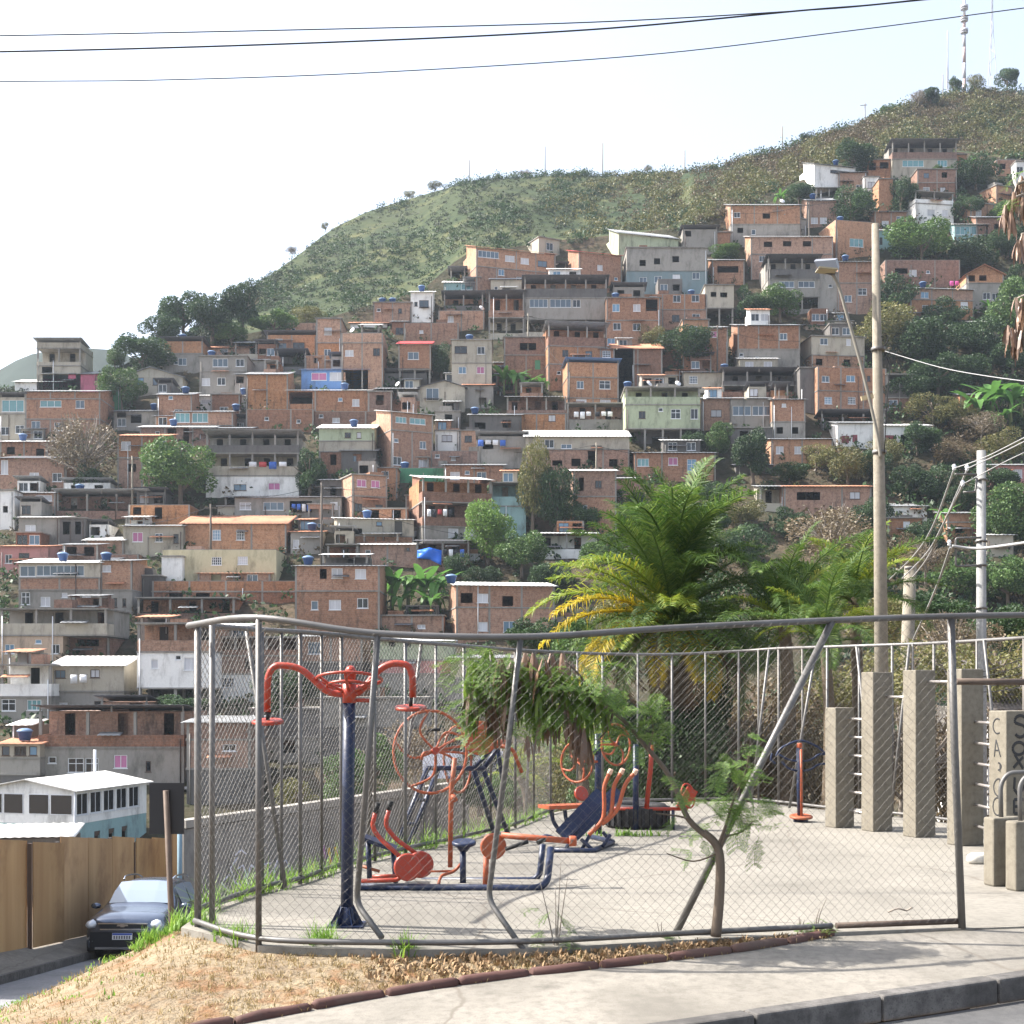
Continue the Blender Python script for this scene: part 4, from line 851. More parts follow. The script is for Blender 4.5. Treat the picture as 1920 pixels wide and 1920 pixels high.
T(1345, 852, 62, 62, 'm', 'medium green bush under the orange brick wing', crown_low=0)
T(1412, 902, 78, 102, 'd', 'slender dark tree beside the brick house on a grey base', crown_low=.02)
T(1600, 328, 82, 66, 'd', 'round dark tree above the white slit window house', crown_low=.02)
T(1597, 422, 90, 74, 'd', 'round dark tree in front of the jumbled brick huts', crown_low=.02)
T(1498, 386, 64, 44, 'd', 'low dark tree right of the upper banana clump', crown_low=0)
T(1690, 402, 66, 68, 'd', 'dark tree under the topmost house', crown_low=0)
T(1830, 352, 80, 62, 'd', 'dark tree right of the dull red brick house', crown_low=0)
T(1812, 412, 60, 46, 'd', 'dark bush behind the white terrace house', crown_low=0)
T(1728, 494, 130, 84, 'm', 'wide green tree right of the pole top', crown_low=.03)
T(1830, 508, 96, 66, 'd', 'dark tree above the gabled brick house', crown_low=0)
T(1402, 604, 66, 64, 'd', 'dark tree under the grey three level house', crown_low=0)
T(1462, 602, 86, 66, 'm', 'green tree below the grey three level house', crown_low=0)
T(1366, 488, 74, 30, 'm', 'flat green bush left of the three black openings house', crown_low=0)
T(1678, 594, 90, 78, 'd', 'dark tree immediately right of the pole', crown_low=0)
T(1652, 660, 140, 92, 'o', 'wide olive tree behind the pole', crown_low=0)
T(1735, 690, 120, 100, 'd', 'dark tree right of the wide olive tree', crown_low=0)
T(1590, 905, 90, 80, 'o', 'olive bush under the low white row house', crown_low=0)
T(1652, 880, 80, 60, 'o', 'olive bush at the foot of the pole on the slope', crown_low=0)
T(1885, 1020, 130, 116, 'm', 'big green tree right of the second utility pole', crown_low=0)
T(1790, 1122, 120, 76, 'm', 'bright green bush left of the second utility pole', crown_low=0)
T(1890, 1135, 130, 92, 'm', 'bright green bush right of the second utility pole', crown_low=0)
T(1556, 1085, 210, 140, 'b', 'grey bare shrub tree below the long low brick house', name='bare_tree', D=96)
T(1736, 1090, 110, 80, 'b', 'brown bare shrub between the two poles', name='bare_tree', D=100)
RSL = ['dark bush under the stepped brick terraces', 'dark bush left of the small white far right house', 'bright bush cut by the right edge above the banana plants', 'dark bush right of the grey terrace house', 'dark bush between the brick shack and the wide olive tree', 'dark bush right of the orange two storey brick house', 'dark bush above the right hand banana clump', 'olive bush right of the low white house', 'bare brown thicket below the right hand banana clump', 'olive bush left of the brick shack', 'dark bush under the pale flat canopy', 'straw coloured bush above the second utility pole', 'olive bush left of the dusty mauve house', 'dark bush above the low white shed', 'dark bush left of the second utility pole top', 'dark bush below the dusty mauve house', 'dark bush above the small brick house behind the pole', 'dark bush right of the brick house under the white shed', 'straw coloured bush left of the short pale pole', 'dark bush left of the low white shed behind the pole', 'dark bush under the low white row house', 'dark bush right of the gabled brick house', 'dark bush below the glass pavilion at the right edge', 'mid green bush below the dark brick house at the right', 'mid green bush between the dull red brick house and the white terrace', 'olive bush left of the low white row house', 'dark low bush under the orange brick house with pale blue windows', 'olive bush between the palm and the long low brick house', 'dark bush between the palm top and the low brick house']
XB = [(1090, 1000, 70, 60, 'd', 'dark bush below the white roofed brick house by the dark tree'), (1180, 985, 80, 70, 'd', 'dark bush behind the left of the palm top'), (1250, 960, 80, 60, 'o', 'olive bush under the low brick house with a tall white window'), (1320, 1020, 90, 80, 'd', 'dark bush behind the right of the palm top'), (1400, 1060, 100, 80, 'd', 'dark bush left of the grey bare shrub'), (1130, 1080, 90, 80, 'm', 'green bush right of the white open roof terrace'), (900, 1110, 80, 50, 'd', 'dark bush above the pale roofed brick house'), (860, 1085, 60, 50, 'd', 'dark bush right of the blue tarpaulin shack'), (1480, 1010, 80, 60, 'd', 'dark bush left of the bare shrub below the long brick house'), (1600, 1110, 120, 70, 'd', 'dark bush behind the spiky palm crown'), (1040, 1110, 90, 60, 'd', 'dark bush left of the yellow palm fronds')]
for a_ in XB: T(*a_, 'bushes around the palm and centre slope', name='bush', cat='bush', crown_low=0)
RS = 'overgrown bushes on the right slope'; rr = random.Random(3)
for x, y, w, h, k in [(1770, 620, 90, 60, 'd'), (1840, 670, 110, 80, 'd'), (1900, 640, 100, 120, 'm'), (1760, 745, 120, 80, 'd'), (1820, 720, 90, 60, 'd'), (1700, 760, 90, 60, 'd'), (1900, 700, 80, 70, 'd'), (1750, 800, 110, 66, 'o'), (1840, 830, 120, 60, 'b'), (1800, 800, 80, 50, 'o'), (1720, 850, 80, 60, 'd'),
                      (1790, 870, 90, 50, 'y'), (1880, 860, 90, 60, 'o'), (1700, 930, 80, 60, 'd'), (1760, 940, 90, 70, 'd'), (1860, 930, 90, 60, 'd'), (1800, 960, 80, 50, 'd'), (1740, 1040, 80, 70, 'd'), (1690, 1060, 80, 60, 'y'), (1640, 1000, 90, 70, 'd'), (1640, 900, 70, 60, 'd'), (1900, 560, 60, 60, 'd'), (1890, 480, 70, 60, 'd'), (1880, 420, 60, 40, 'm'), (1765, 350, 50, 40, 'm'), (1530, 880, 70, 50, 'o'), (1480, 905, 80, 40, 'd'), (1390, 985, 90, 60, 'o'), (1340, 960, 70, 60, 'd')]:
    T(x, y, w, h, k, RSL.pop(0), RS, name='bush', cat='bush', crown_low=0)
SM = 'small trees along the ridge'
T(1722, 207, 30, 40, 'b', 'spindly twin tree left of the radio masts', SM, dD=3); T(1745, 205, 36, 44, 'd', 'umbrella shaped tree left of the radio masts', SM, dD=3)
T(1788, 180, 28, 36, 'd', 'thin tree just left of the tall radio mast', SM, dD=3); T(1828, 178, 36, 38, 'o', 'spreading tree just right of the tall radio mast', SM, dD=3)
T(1888, 172, 46, 46, 'd', 'feathery tree right of the lattice mast', SM, dD=3); T(1668, 222, 34, 26, 'm', 'bright low tree on the right ridge', SM, dD=3)
T(1516, 272, 34, 24, 'd', 'dark low tree where the ridge starts to rise', SM, dD=3); T(1650, 232, 24, 20, 'm', 'small green tree on the right ridge', SM, dD=3)
T(610, 433, 16, 16, 'o', 'lone tiny tree on the steep left ridge', SM, dD=3); T(548, 480, 30, 18, 'b', 'pair of thin trees low on the left ridge', SM, dD=3)
T(768, 373, 22, 18, 'o', 'small open tree on the left shoulder of the ridge', SM, dD=3); T(815, 360, 30, 20, 'o', 'second open tree on the left shoulder of the ridge', SM, dD=3)
T(1215, 327, 18, 18, 'b', 'tiny dry tree between the ridge poles', SM, dD=3)
T(985, 333, 26, 16, 'b', 'dry shrub on the ridge crest', SM, dD=3)

# ---- scrub: uncountable cover of the hill
def scrub(name, spots, kind, label, per=26, size=.42):
    Cs = []; Ls = []
    for (p, r, hgt) in spots:
        k = per; d = RNG.normal(size=(k, 3)); d /= np.linalg.norm(d, axis=1, keepdims=True); d[:, 2] = np.abs(d[:, 2])
        Cs.append(np.array(p) + d * np.array([r, r, hgt]) * RNG.uniform(.45, 1.0, (k, 1))); Ls.append(np.full(k, size) * RNG.uniform(.6, 1.4, k) * (.6 + .4 * r))
    C = np.concatenate(Cs); L = np.concatenate(Ls); Dr = RNG.normal(size=C.shape); Dr[:, 2] += .4; Dr /= np.linalg.norm(Dr, axis=1, keepdims=True)
    V, Q = leaf_quads(C, Dr, L, L * .6)
    return tag(link(name, npmesh(name, V, Q, LEAF[kind])), label, kind.replace(kind, 'scrub'), None, 'stuff')
def hill_spots(n, ylo=0.0, cond=None, rs=(.5, 1.6), seed=1):
    r = random.Random(seed); out = []
    while len(out) < n:
        x = r.uniform(-60, 1990); yh, yr = interp(x, YH), interp(x, YR); t = r.random() ** .85
        y = yh + 10 + (yr - yh - 10) * t
        v = hn(x * 1.3 + 30, y * 1.3) + .6 * hn(x * 3.1, y * 3.7 + 50)
        if cond and not cond(x, y, v): continue
        D = hill_D(x, y) + hn(x * .55, y * .7) * 6.0 * min(1, max(0, (y - yr) / 25)); s = r.uniform(*rs)
        out.append((P(x, y, D), s, s * r.uniform(.7, 1.2)))
    return out
scrub('green_scrub', hill_spots(9000, cond=lambda x, y, v: v > -.45 + (.3 if x > 1500 else 0) or random.random() < .25, rs=(.25, .8)), 'g', 'green scrub covering the hill above the houses', 20, .30)
scrub('dark_scrub', hill_spots(1500, cond=lambda x, y, v: v > .42 or (400 < x < 1150 and y > 430 + abs(x - 750) * .08 and random.random() < .3), rs=(.5, 1.5), seed=5), 'd', 'dark shrubs in the hollows of the hill', 44, .34)
scrub('dry_scrub', hill_spots(3000, cond=lambda x, y, v: random.random() < (x - 1120) / 420 and v < .45, rs=(.4, 1.5), seed=9), 'y', 'dry brown shrubs on the upper right of the hill', 30, .30)
scrub('mixed_scrub', hill_spots(2600, cond=lambda x, y, v: random.random() < (x - 1000) / 400 and v > -.2, rs=(.5, 1.9), seed=19), 'o', 'olive shrubs on the upper right of the hill', 44, .32)
rc = random.Random(61); cs = []
for _ in range(420):
    x = rc.choice((rc.uniform(840, 1300), rc.uniform(1300, 1925))); y = interp(x, YR) + rc.uniform(-1, 5); s_ = rc.uniform(.4, 1.7) * (1 if x < 1300 else 1.25); cs.append((P(x, y, hill_D(x, y) + 1), s_, s_ * rc.uniform(.8, 1.5)))
scrub('crest_scrub', cs, 'd', 'shrubs along the crest of the hill', 44, .32)
def slope_spots(n, seed, x0=-40, x1=1980, rs=(.5, 1.5)):
    r = random.Random(seed); out = []
    while len(out) < n:
        x = r.uniform(x0, x1); yh = interp(x, YH); y = r.uniform(yh, 1420); s = r.uniform(*rs); out.append((P(x, y, Ds(y) - .3), s, s * r.uniform(.8, 1.4)))
    return out
scrub('slope_undergrowth', slope_spots(1500, 21) + slope_spots(700, 22, 1620, 1980, (.8, 2.0)), 'd', 'dark undergrowth filling the gaps between the hillside houses', 24, .5)
scrub('slope_dry_undergrowth', slope_spots(500, 23) + slope_spots(500, 24, 1560, 1980, (.7, 1.6)), 'y', 'dry straw coloured undergrowth between the hillside houses', 20, .42)
# ---- haze
def haze():
    k = bpy.data.materials.new('haze_air'); k.use_nodes = True; t = k.node_tree; t.nodes.clear()
    o = t.nodes.new('ShaderNodeOutputMaterial'); v = t.nodes.new('ShaderNodeVolumePrincipled')
    v.inputs['Color'].default_value = (.74, .86, 1.0, 1); v.inputs['Density'].default_value = .00017; v.inputs['Anisotropy'].default_value = .35
    t.links.new(v.outputs[0], o.inputs['Volume'])
    m = MB().box((-3100, -350, -14), (3100, 3600, 190)); tag(m.build('haze', k), 'thin pale haze over the valley', 'haze', None, 'stuff')
# ================================================================== near ground
def concrete(name, c1, c2, crack=True, scale=.9):
    k = NT(name); tc = k.n('TexCoord').outputs['Object']
    n1 = k.noise(scale, detail=7, rough=.65); n2 = k.noise(14, detail=4); n3 = k.noise(90, detail=2)
    c = k.mix(k.ramp(n1, .32, .68), c1, c2); c = k.mix(k.ramp(n2, .45, .8), c, [v * .78 for v in c1])
    c = k.mix(k.ramp(n3, .55, .8), c, [v * .7 for v in c1])
    n6 = k.noise(.33, detail=6, rough=.7); c = k.mix(k.ramp(n6, .50, .68), c, [v * .74 for v in c1]); n7 = k.noise(1.7, detail=7, rough=.75, stretch=(1, 1, .3)); c = k.mix(k.ramp(n7, .56, .76), c, [v * .58 for v in c1])
    if crack:
        wn = k.n('TexNoise', Scale=2.2, Detail=5.0); k.l(tc, wn.inputs['Vector']); mv = k.mix(.18, tc, wn.outputs[1])
        vo = k.n('TexVoronoi', Scale=.30); vo.feature = 'DISTANCE_TO_EDGE'; k.l(mv, vo.inputs['Vector'])
        f = k.ramp(vo.outputs[0], .0045, .001); c = k.mix(f, c, (.14, .125, .105))
    return k.out(c, .85, 0, .25, n3, .004, .5)
PLAZA = concrete('plaza_concrete', (.185, .172, .148), (.245, .228, .197), True, .5)
SIDEW = concrete('sidewalk_concrete', (.17, .157, .135), (.255, .235, .203))
ASPH = concrete('asphalt', (.075, .075, .077), (.105, .103, .10), False, 1.5)
ASPHL = concrete('worn_asphalt', (.20, .20, .205), (.26, .26, .265), False, 1.0)
KERB = concrete('kerb_concrete', (.07, .066, .063), (.17, .16, .15), False, 2.5)
REDK = plain('red_kerb_paint', (.09, .045, .038), rough=.8, dirt=(.15, .12, .095), damt=.5, scale=6, var=.3, bump=.4)
k = NT('dry_verge'); n1 = k.noise(1.1, detail=7); n2 = k.noise(17, detail=4); n3 = k.noise(3.2, detail=5)
c = k.mix(k.ramp(n1, .36, .6), (.165, .125, .085), (.235, .192, .13)); c = k.mix(k.ramp(n3, .5, .66), c, (.17, .095, .05)); c = k.mix(k.ramp(n2, .5, .8), c, (.15, .095, .045))
VERGE = k.out(c, .95, 0, .1, n2, .05, .9)
# fence line: (photo x, foot row, head row)
BACK = [(372, 1716, 1172), (491, 1675, 1181), (563, 1658, 1185), (640, 1631, 1191), (760, 1600, 1202), (870, 1576, 1211), (966, 1552, 1219), (1032, 1527, 1222), (1130, 1511, 1226), (1260, 1506, 1227), (1385, 1505, 1221), (1460, 1510, 1216), (1551, 1521, 1213), (1673, 1532, 1209), (1751, 1541, 1206), (1920, 1566, 1196), (2080, 1592, 1186)]
FRONT = [(365, 1738, 1171), (485, 1772, 1158), (700, 1780, 1187), (985, 1778, 1194), (1250, 1764, 1178), (1560, 1748, 1163), (1800, 1740, 1155)]
def zrail(x, yb, yt): D = F * CH / (yb - HY); return CH + (HY - yt) * D / F
backw = [G(x, yb) for x, yb, yt in BACK]; frontw = [G(x, yb) for x, yb, yt in FRONT]
outline = [p + Vector((0, -.025, 0)) for p in frontw] + [Vector((9.5, 11.9, 0)), Vector((12, 17, 0))] + [p + Vector((.0, .25, 0)) for p in reversed(backw)]
outline[0] += Vector((-.1, 0, 0))
m = MB(); n = len(outline); m.quad(*outline)
for i in range(n):
    a, b = outline[i], outline[(i + 1) % n]; m.quad(a + Vector((0, 0, -.5)), b + Vector((0, 0, -.5)), b, a)
tag(m.build('plaza_floor', PLAZA), kind='structure')
# kerb lines in world: red verge kerb and street kerb run parallel
def zk(X): return -.18 + .16 * (X + 1.72) / 4.3
def zx(x): return -.02 - .16 * (1565 - x) / 1135
RK = [G(x, y, zx(x)) for x, y in ((430, 1921), (540, 1900), (700, 1870), (830, 1850), (960, 1831), (1135, 1813), (1285, 1797), (1430, 1777), (1515, 1762), (1565, 1752))]
d_ = (RK[0] - RK[1]).normalized(); RK = [RK[0] + d_ * t for t in (4.6, 3.6, 2.6, 1.6, .8)] + RK
def zs(X): return -.15 + .07 * (X - .834) / 2.7
SK = [Vector((X, 8.34 + (X - .834) * .4525, zs(X))) for X in np.linspace(-6.5, 12, 24)]
UP = [G(1565, 1752, -.02), G(1800, 1742, -.012), Vector((6.0, 11.35, -.012)), Vector((9.5, 11.8, -.012)), Vector((12, 12.4, -.012))]
def resample(pts, n):
    L = [0]
    for a, b in zip(pts, pts[1:]): L.append(L[-1] + (b - a).length)
    out = []
    for i in range(n):
        t = L[-1] * i / (n - 1)
        for j in range(len(pts) - 1):
            if t <= L[j + 1] + 1e-9:
                f = (t - L[j]) / max(1e-9, L[j + 1] - L[j]); out.append(pts[j].lerp(pts[j + 1], f)); break
    return out
def loft(name, A, B, k, mat, bump=0.0, n=None, seed=0, kind='structure'):
    n = n or max(len(A), len(B)) * 3; A = resample(A, n); B = resample(B, n); V = []; Q = []; r = random.Random(seed)
    for i in range(n):
        for j in range(k + 1):
            p = A[i].lerp(B[i], j / k)
            if bump and 0 < j < k: p = p + Vector((0, 0, bump * (math.sin(i * .9 + j * 1.7) * .5 + r.uniform(-.6, .6))))
            V.append(tuple(p))
    for i in range(n - 1):
        for j in range(k): a = i * (k + 1) + j; Q.append((a, a + k + 1, a + k + 2, a + 1))
    return tag(link(name, npmesh(name, V, Q, mat, True)), kind=kind)
loft('sidewalk', RK + UP[1:], SK, 6, SIDEW)
rd = [p + Vector((0.08, -.16, -.15)) for p in SK]
loft('road', rd, [Vector((-8, -6, -.75)), Vector((14, -6, .05))], 6, ASPH)
# street kerb of separate concrete blocks
kr = tag(empty('street_kerb', SK[0], 0), kind='structure'); kr['label'] = 'worn concrete street kerb'
L = resample(SK, 22)
for a, b in zip(L, L[1:]):
    d = (b - a).normalized(); mm = MB(); a2 = a + d * .006; b2 = b - d * .006; o = Vector((d.y, -d.x, 0)) * .08
    mm.beam(a2 + o + Vector((0, 0, -.085 + .012)), b2 + o + Vector((0, 0, -.085 + .012)), .15, .17)
    ob = mm.build('kerb_block', KERB, kr); ob.location = -SK[0]
    bv = ob.modifiers.new('b', 'BEVEL'); bv.width = .018; bv.segments = 2
# red pipe-like verge kerb in segments
kr = tag(empty('verge_kerb', RK[0], 0), kind='structure')
L = resample(RK[2:], 15); rr = random.Random(4)
for a, b in zip(L, L[1:]):
    d = (b - a).normalized(); mm = MB(); q = [a + d * .01, a + d * .04, a.lerp(b, .35), a.lerp(b, .7), b - d * .04, b - d * .01]
    mm.tube([p + Vector((rr.uniform(-.008, .008), rr.uniform(-.008, .008), .012 + rr.uniform(-.006, .006))) for p in q], [.03, .04, .042, .041, .039, .028], 10)
    ob = mm.build('kerb_segment', REDK, kr); ob.location = -RK[0]
# verge and bank
CREST = [Vector((-4.9, 9.6, -1.0)), G(0, 1903, -.75), G(90, 1858, -.62), G(180, 1814, -.5), G(260, 1778, -.28), G(330, 1744, -.1), G(362, 1746, -.04), G(485, 1786, -.05), G(700, 1794, -.05), G(985, 1792, -.05), G(1250, 1776, -.045), G(1500, 1760, -.035), G(1568, 1752, -.022)]
loft('verge', CREST, [p + Vector((0, .03, 0)) for p in RK], 12, VERGE, .012, 70, 3)
def zr(D): return -4.03 - .112 * (D - 27.6)
foot = [Vector((-5.6, 9.0, zr(9) + .1)), Vector((-5.3, 11.2, zr(11) + .05)), Vector((-5.0, 13.2, zr(13))), Vector((-4.6, 15.5, zr(15))), Vector((-4.2, 18, zr(18))), Vector((-3.4, 22, zr(22)))]
bankt = CREST[0:6] + [backw[0] + Vector((-.35, .2, -.15)), backw[2] + Vector((-.35, .2, -.15)), backw[4] + Vector((-.4, .2, -.2)), backw[6] + Vector((-.4, .3, -.2)), backw[8] + Vector((0, .6, -.3))]
loft('bank', [p + Vector((0, 0, -.012)) for p in bankt], foot, 6, VERGE, .05, 40, 5)
# street on the left, below
Dl = [2, 8, 14, 20, 26, 32, 38, 44, 52, 62, 74]
loft('left_street', [Vector((-3.0, d, zr(d))) for d in Dl], [Vector((-10.2, d, zr(d))) for d in Dl], 4, ASPHL)
loft('left_pavement', [Vector((-10.2, d, zr(d) + .15)) for d in Dl], [Vector((-12.5, d, zr(d) + .75)) for d in Dl], 5, SIDEW, .03)
mm = MB()
for a, b in zip(Dl, Dl[1:]): mm.beam((-10.14, a, zr(a) + .08), (-10.14, b - .01, zr(b) + .08), .12, .18)
tag(mm.build('left_kerb', KERB), kind='structure')
# slope behind the plaza
BRUSH = plain('brush_soil', (.17, .12, .075), scale=.8, var=.4, bump=.5)
e1 = [p + Vector((0, .25, -.28)) for p in backw[8:]] + [Vector((14, 19, -.3))]
e2 = [Vector((2, 34, -4.5)), Vector((6, 34, -4.2)), Vector((12, 32, -3.5)), Vector((22, 28, -3))]
loft('back_slope', e1, e2, 8, BRUSH, .15, 40, 8)
loft('valley_side', e2 + [Vector((60, 20, -3))], [Vector((-6, 64, -8.2)), Vector((20, 64, -8)), Vector((70, 60, -7))], 6, BRUSH, .2, 40, 9)
loft('valley_floor', [Vector((-60, 8, -9.5)), Vector((70, 8, -9.5))], [Vector((-60, 70, -9)), Vector((80, 70, -9))], 4, BRUSH)
# ================================================================== plywood hoarding
PLY = NT('plywood'); n1 = PLY.noise(1.3, detail=6, stretch=(1, 1, .12)); n2 = PLY.noise(.7, detail=5)
c = PLY.mix(PLY.ramp(n1, .3, .7), (.30, .185, .095), (.43, .29, .155)); c = PLY.mix(PLY.ramp(n2, .52, .72), c, (.22, .13, .07)); c = PLY.rnd(c, .85, 1.18, .1)
PLYM = PLY.out(c, .75, 0, .2)
hoard = empty('plywood_hoarding', (-11.1, 27, zr(27) + .3), 0, 'tall brown plywood hoarding running along the left street', 'hoarding')
d0 = 25.2; rr = random.Random(9); i = 0
while d0 < 50:
    w = 2.2; d1 = d0 + w; xo = -11.08 + rr.uniform(-.05, .05) + (.06 if i % 2 else 0); zb = zr(d0) + .38; hgt = 2.42 + rr.uniform(-.08, .12) + (d0 - 28) * .012
    m = MB(); t = .02
    for k2 in (0,):
        m.v += [(xo, d0 + .03, zb), (xo, d1 + .02, zr(d1) + .38), (xo, d1 + .02, zr(d1) + .38 + hgt), (xo, d0 + .03, zb + hgt + .03), (xo - t, d0 + .03, zb), (xo - t, d1 + .02, zr(d1) + .38), (xo - t, d1 + .02, zr(d1) + .38 + hgt), (xo - t, d0 + .03, zb + hgt + .03)]
        for f in ((0, 3, 2, 1), (4, 5, 6, 7), (0, 1, 5, 4), (2, 3, 7, 6), (3, 0, 4, 7), (1, 2, 6, 5)): m.f.append(f); m.m.append(0); m.sm.append(False)
    o = m.build('plywood_sheet', PLYM, hoard); o.location = -hoard.location
    mm = MB().box((xo - .12, d0 - .05, zb - .3), (xo - .03, d0 + .04, zb + hgt - .1 * (i % 3))); o = mm.build('post', FRK if i % 2 else STEEL, hoard); o.location = -hoard.location
    d0 = d1; i += 1
# ================================================================== chain link fences
def netting(name, base, top, parent, a=.0375, r=.0011, seed=0, jit=.006):
    """woven zigzag strands between a foot line and a head line"""
    rg = np.random.default_rng(seed); n = 400
    L = 0; B = [Vector(p) for p in base]; Tp = [Vector(p) for p in top]; segs = []
    for i in range(len(B) - 1): segs.append((B[i + 1] - B[i]).length)
    tot = sum(segs); cum = np.cumsum([0] + segs); Bn = np.array([tuple(p) for p in B]); Tn = np.array([tuple(p) for p in Tp])
    ns = int(tot / a); rows = int(2.36 / a)
    def ev(s, t):
        bx = np.stack([np.interp(s, cum, Bn[:, k]) for k in range(3)], -1); tx = np.stack([np.interp(s, cum, Tn[:, k]) for k in range(3)], -1)
        p = bx + (tx - bx) * t[..., None]
        w = np.sin(s * 3.1 + t * 5 + seed) * .012 + np.sin(s * 7.7 - t * 11) * .006
        p[..., 1] += w * (1 - t) * 1.3; p[..., 0] += w * .4
        return p
    j = np.arange(rows + 1); si, jj = np.meshgrid(np.arange(ns), j, indexing='ij')
    par = (jj % 2).astype(float)
    s = (si + np.where(si % 2 == 0, par, 1 - par)) * a + rg.normal(0, jit * .35, si.shape); t = jj / rows + rg.normal(0, .0008, si.shape); t = np.clip(t, 0, 1)
    Pn = ev(s, t); Pn[..., 1] += (par - .5) * .006
    p0 = Pn[:, :-1].reshape(-1, 3); p1 = Pn[:, 1:].reshape(-1, 3); d = p1 - p0; d /= np.linalg.norm(d, axis=1, keepdims=True) + 1e-9
    u = np.cross(d, np.array([0, 1., .2])); u /= np.linalg.norm(u, axis=1, keepdims=True) + 1e-9; v = np.cross(d, u)
    V = []; 
    for q in range(3):
        ang = 2 * math.pi * q / 3; off = (u * math.cos(ang) + v * math.sin(ang)) * r; V += [p0 + off, p1 + off]
    V = np.stack(V, 1).reshape(-1, 3); base_i = np.arange(len(p0))[:, None] * 6
    Q = np.concatenate([base_i + np.array([[0, 2, 3, 1]]), base_i + np.array([[2, 4, 5, 3]]), base_i + np.array([[4, 0, 1, 5]])])
    o = link(name, npmesh(name, V, Q, WIRE), parent); o['kind'] = 'stuff'; return o
def headp(x, yb, yt): p = G(x, yb); return Vector((p.x, p.y, zrail(x, yb, yt)))
ff = empty('chain_link_fence', (0, 0, 0), 0, 'sagging galvanised chain link fence along the near edge of the plaza', 'fence')
fh = [headp(*q) for q in FRONT]
railp = smooth_path([fh[0] + Vector((-.06, .1, -.01))] + fh + [Vector((4.8, 11.15, 2.46)), Vector((6.5, 11.5, 2.48))], 6)
MB().tube(railp, .026, 8).build('top_rail', STEEL, ff)
MB().tube(smooth_path([p + Vector((0, 0, .05)) for p in frontw[:6]], 5), .022, 7).build('bottom_rail', STEEL, ff)
RUST = plain('rusty_pipe', (.10, .075, .06), rough=.7, metal=.3, var=.4, scale=8)
MB().tube([G(1568, 1748) + Vector((0, 0, .05)), G(1800, 1739) + Vector((0, 0, .05))], .024, 7).build('bottom_rail', RUST, ff)
def post(pts, r, par, mat=None): return MB().tube(pts, r, 9).build('post', mat or STEEL, par)
post([frontw[1] + Vector((0, 0, -.06)), fh[1] + Vector((0, 0, .02))], .023, ff)
post([frontw[0] + Vector((.02, .02, -.05)), fh[0] + Vector((.02, .02, 0))], .028, ff); post([frontw[0] + Vector((.11, .12, -.05)), fh[0] + Vector((.11, .12, 0))], .024, ff)
D1 = frontw[2].y
post(round_path([P(708, 1190, D1), P(690, 1430, D1 + .05), P(668, 1693, D1 + .35), P(716, 1758, D1 + .12)], .1), .023, ff)
D1 = frontw[3].y
post(round_path([P(976, 1196, D1), P(950, 1420, D1 + .05), P(915, 1686, D1 + .3), P(982, 1782, D1)], .1), .022, ff)
post([P(1560, 1165, frontw[5].y), G(1266, 1752)], .028, ff)
post([P(1783, 1156, frontw[6].y), P(1790, 1400, frontw[6].y), P(1804, 1741, frontw[6].y)], .03, ff)
netting('netting', [p + Vector((0, -.03, .05)) for p in frontw], [p + Vector((0, -.03, 0)) for p in fh], ff, seed=1)
gate = empty('gate_leaf', G(1800, 1741), 0, 'open gate bar of steel tube at the right end of the near fence', 'gate')
MB().tube([P(1792, 1278, 10.9) - gate.location, P(1960, 1279, 11.1) - gate.location], .026, 8).build('bar', RUST, gate)
bf = empty('chain_link_fence', (0, 0, 0), 0, 'galvanised chain link fence around the far side of the plaza', 'fence')
bh = [headp(*q) for q in BACK]
MB().tube(smooth_path(bh, 4), .024, 7).build('top_rail', STEEL, bf); MB().tube(smooth_path([p + Vector((0, 0, .06)) for p in backw], 4), .022, 7).build('bottom_rail', STEEL, bf)
for i, (b, h) in enumerate(zip(backw, bh)):
    if i == 0: continue
    post([b + Vector((0, 0, -.1)), h], .020, bf)
    if i < len(backw) - 1:
        f = .5; post([b.lerp(backw[i + 1], f) + Vector((0, 0, -.1)), h.lerp(bh[i + 1], f)], .016, bf)
for x0, y0, x1, y1, D in [(462, 1180, 535, 1665, 12.4), (706, 1200, 690, 1600, 15), (790, 1205, 742, 1600, 16), (1000, 1222, 985, 1535, 19.5), (1442, 1218, 1408, 1505, 21), (1530, 1216, 1480, 1515, 20.6), (1606, 1212, 1640, 1525, 20), (1705, 1209, 1670, 1530, 19.6), (1845, 1200, 1885, 1555, 18.2)]:
    MB().tube([P(x0, y0, D), P(x1, y1, D)], .020, 7).build('brace', STEEL, bf)
for s0, s1, sd in ((0, 8, 2), (7, 17, 3)):
    netting('netting', [p + Vector((0, .02, .06)) for p in backw[s0:s1]], [p + Vector((0, .02, 0)) for p in bh[s0:s1]], bf, seed=sd, r=.0025 if sd == 2 else .0009)
# ================================================================== exercise machines
RED = plain('orange_red_paint', (.33, .032, .012), rough=.42, var=.15, scale=5, dirt=(.30, .10, .055), damt=.6, spec=.5, rnd=.04, chip=(.16, .11, .085))
ORG = plain('faded_orange_paint', (.34, .085, .036), rough=.5, var=.18, scale=5, dirt=(.30, .16, .10), damt=.5, rnd=.04, chip=(.16, .11, .085))
NAVY = plain('navy_paint', (.006, .014, .045), rough=.4, var=.25, scale=6, spec=.45, rnd=.03, chip=(.07, .07, .075))
GRIP = plain('black_grip', (.02, .02, .02), rough=.7)
KNOB = plain('pale_knob', (.62, .40, .30), rough=.5)
def disc(c, nrm, r, t, mat, name, par, rim=.25, n=24):
    M = Vector(nrm).to_track_quat('Z', 'Y').to_matrix().to_4x4(); M.translation = Vector(c)
    return MB().lathe([(r * .98, -t / 2), (r, -t * rim), (r, t * rim), (r * .9, t / 2)], n, M).build(name, mat, par)
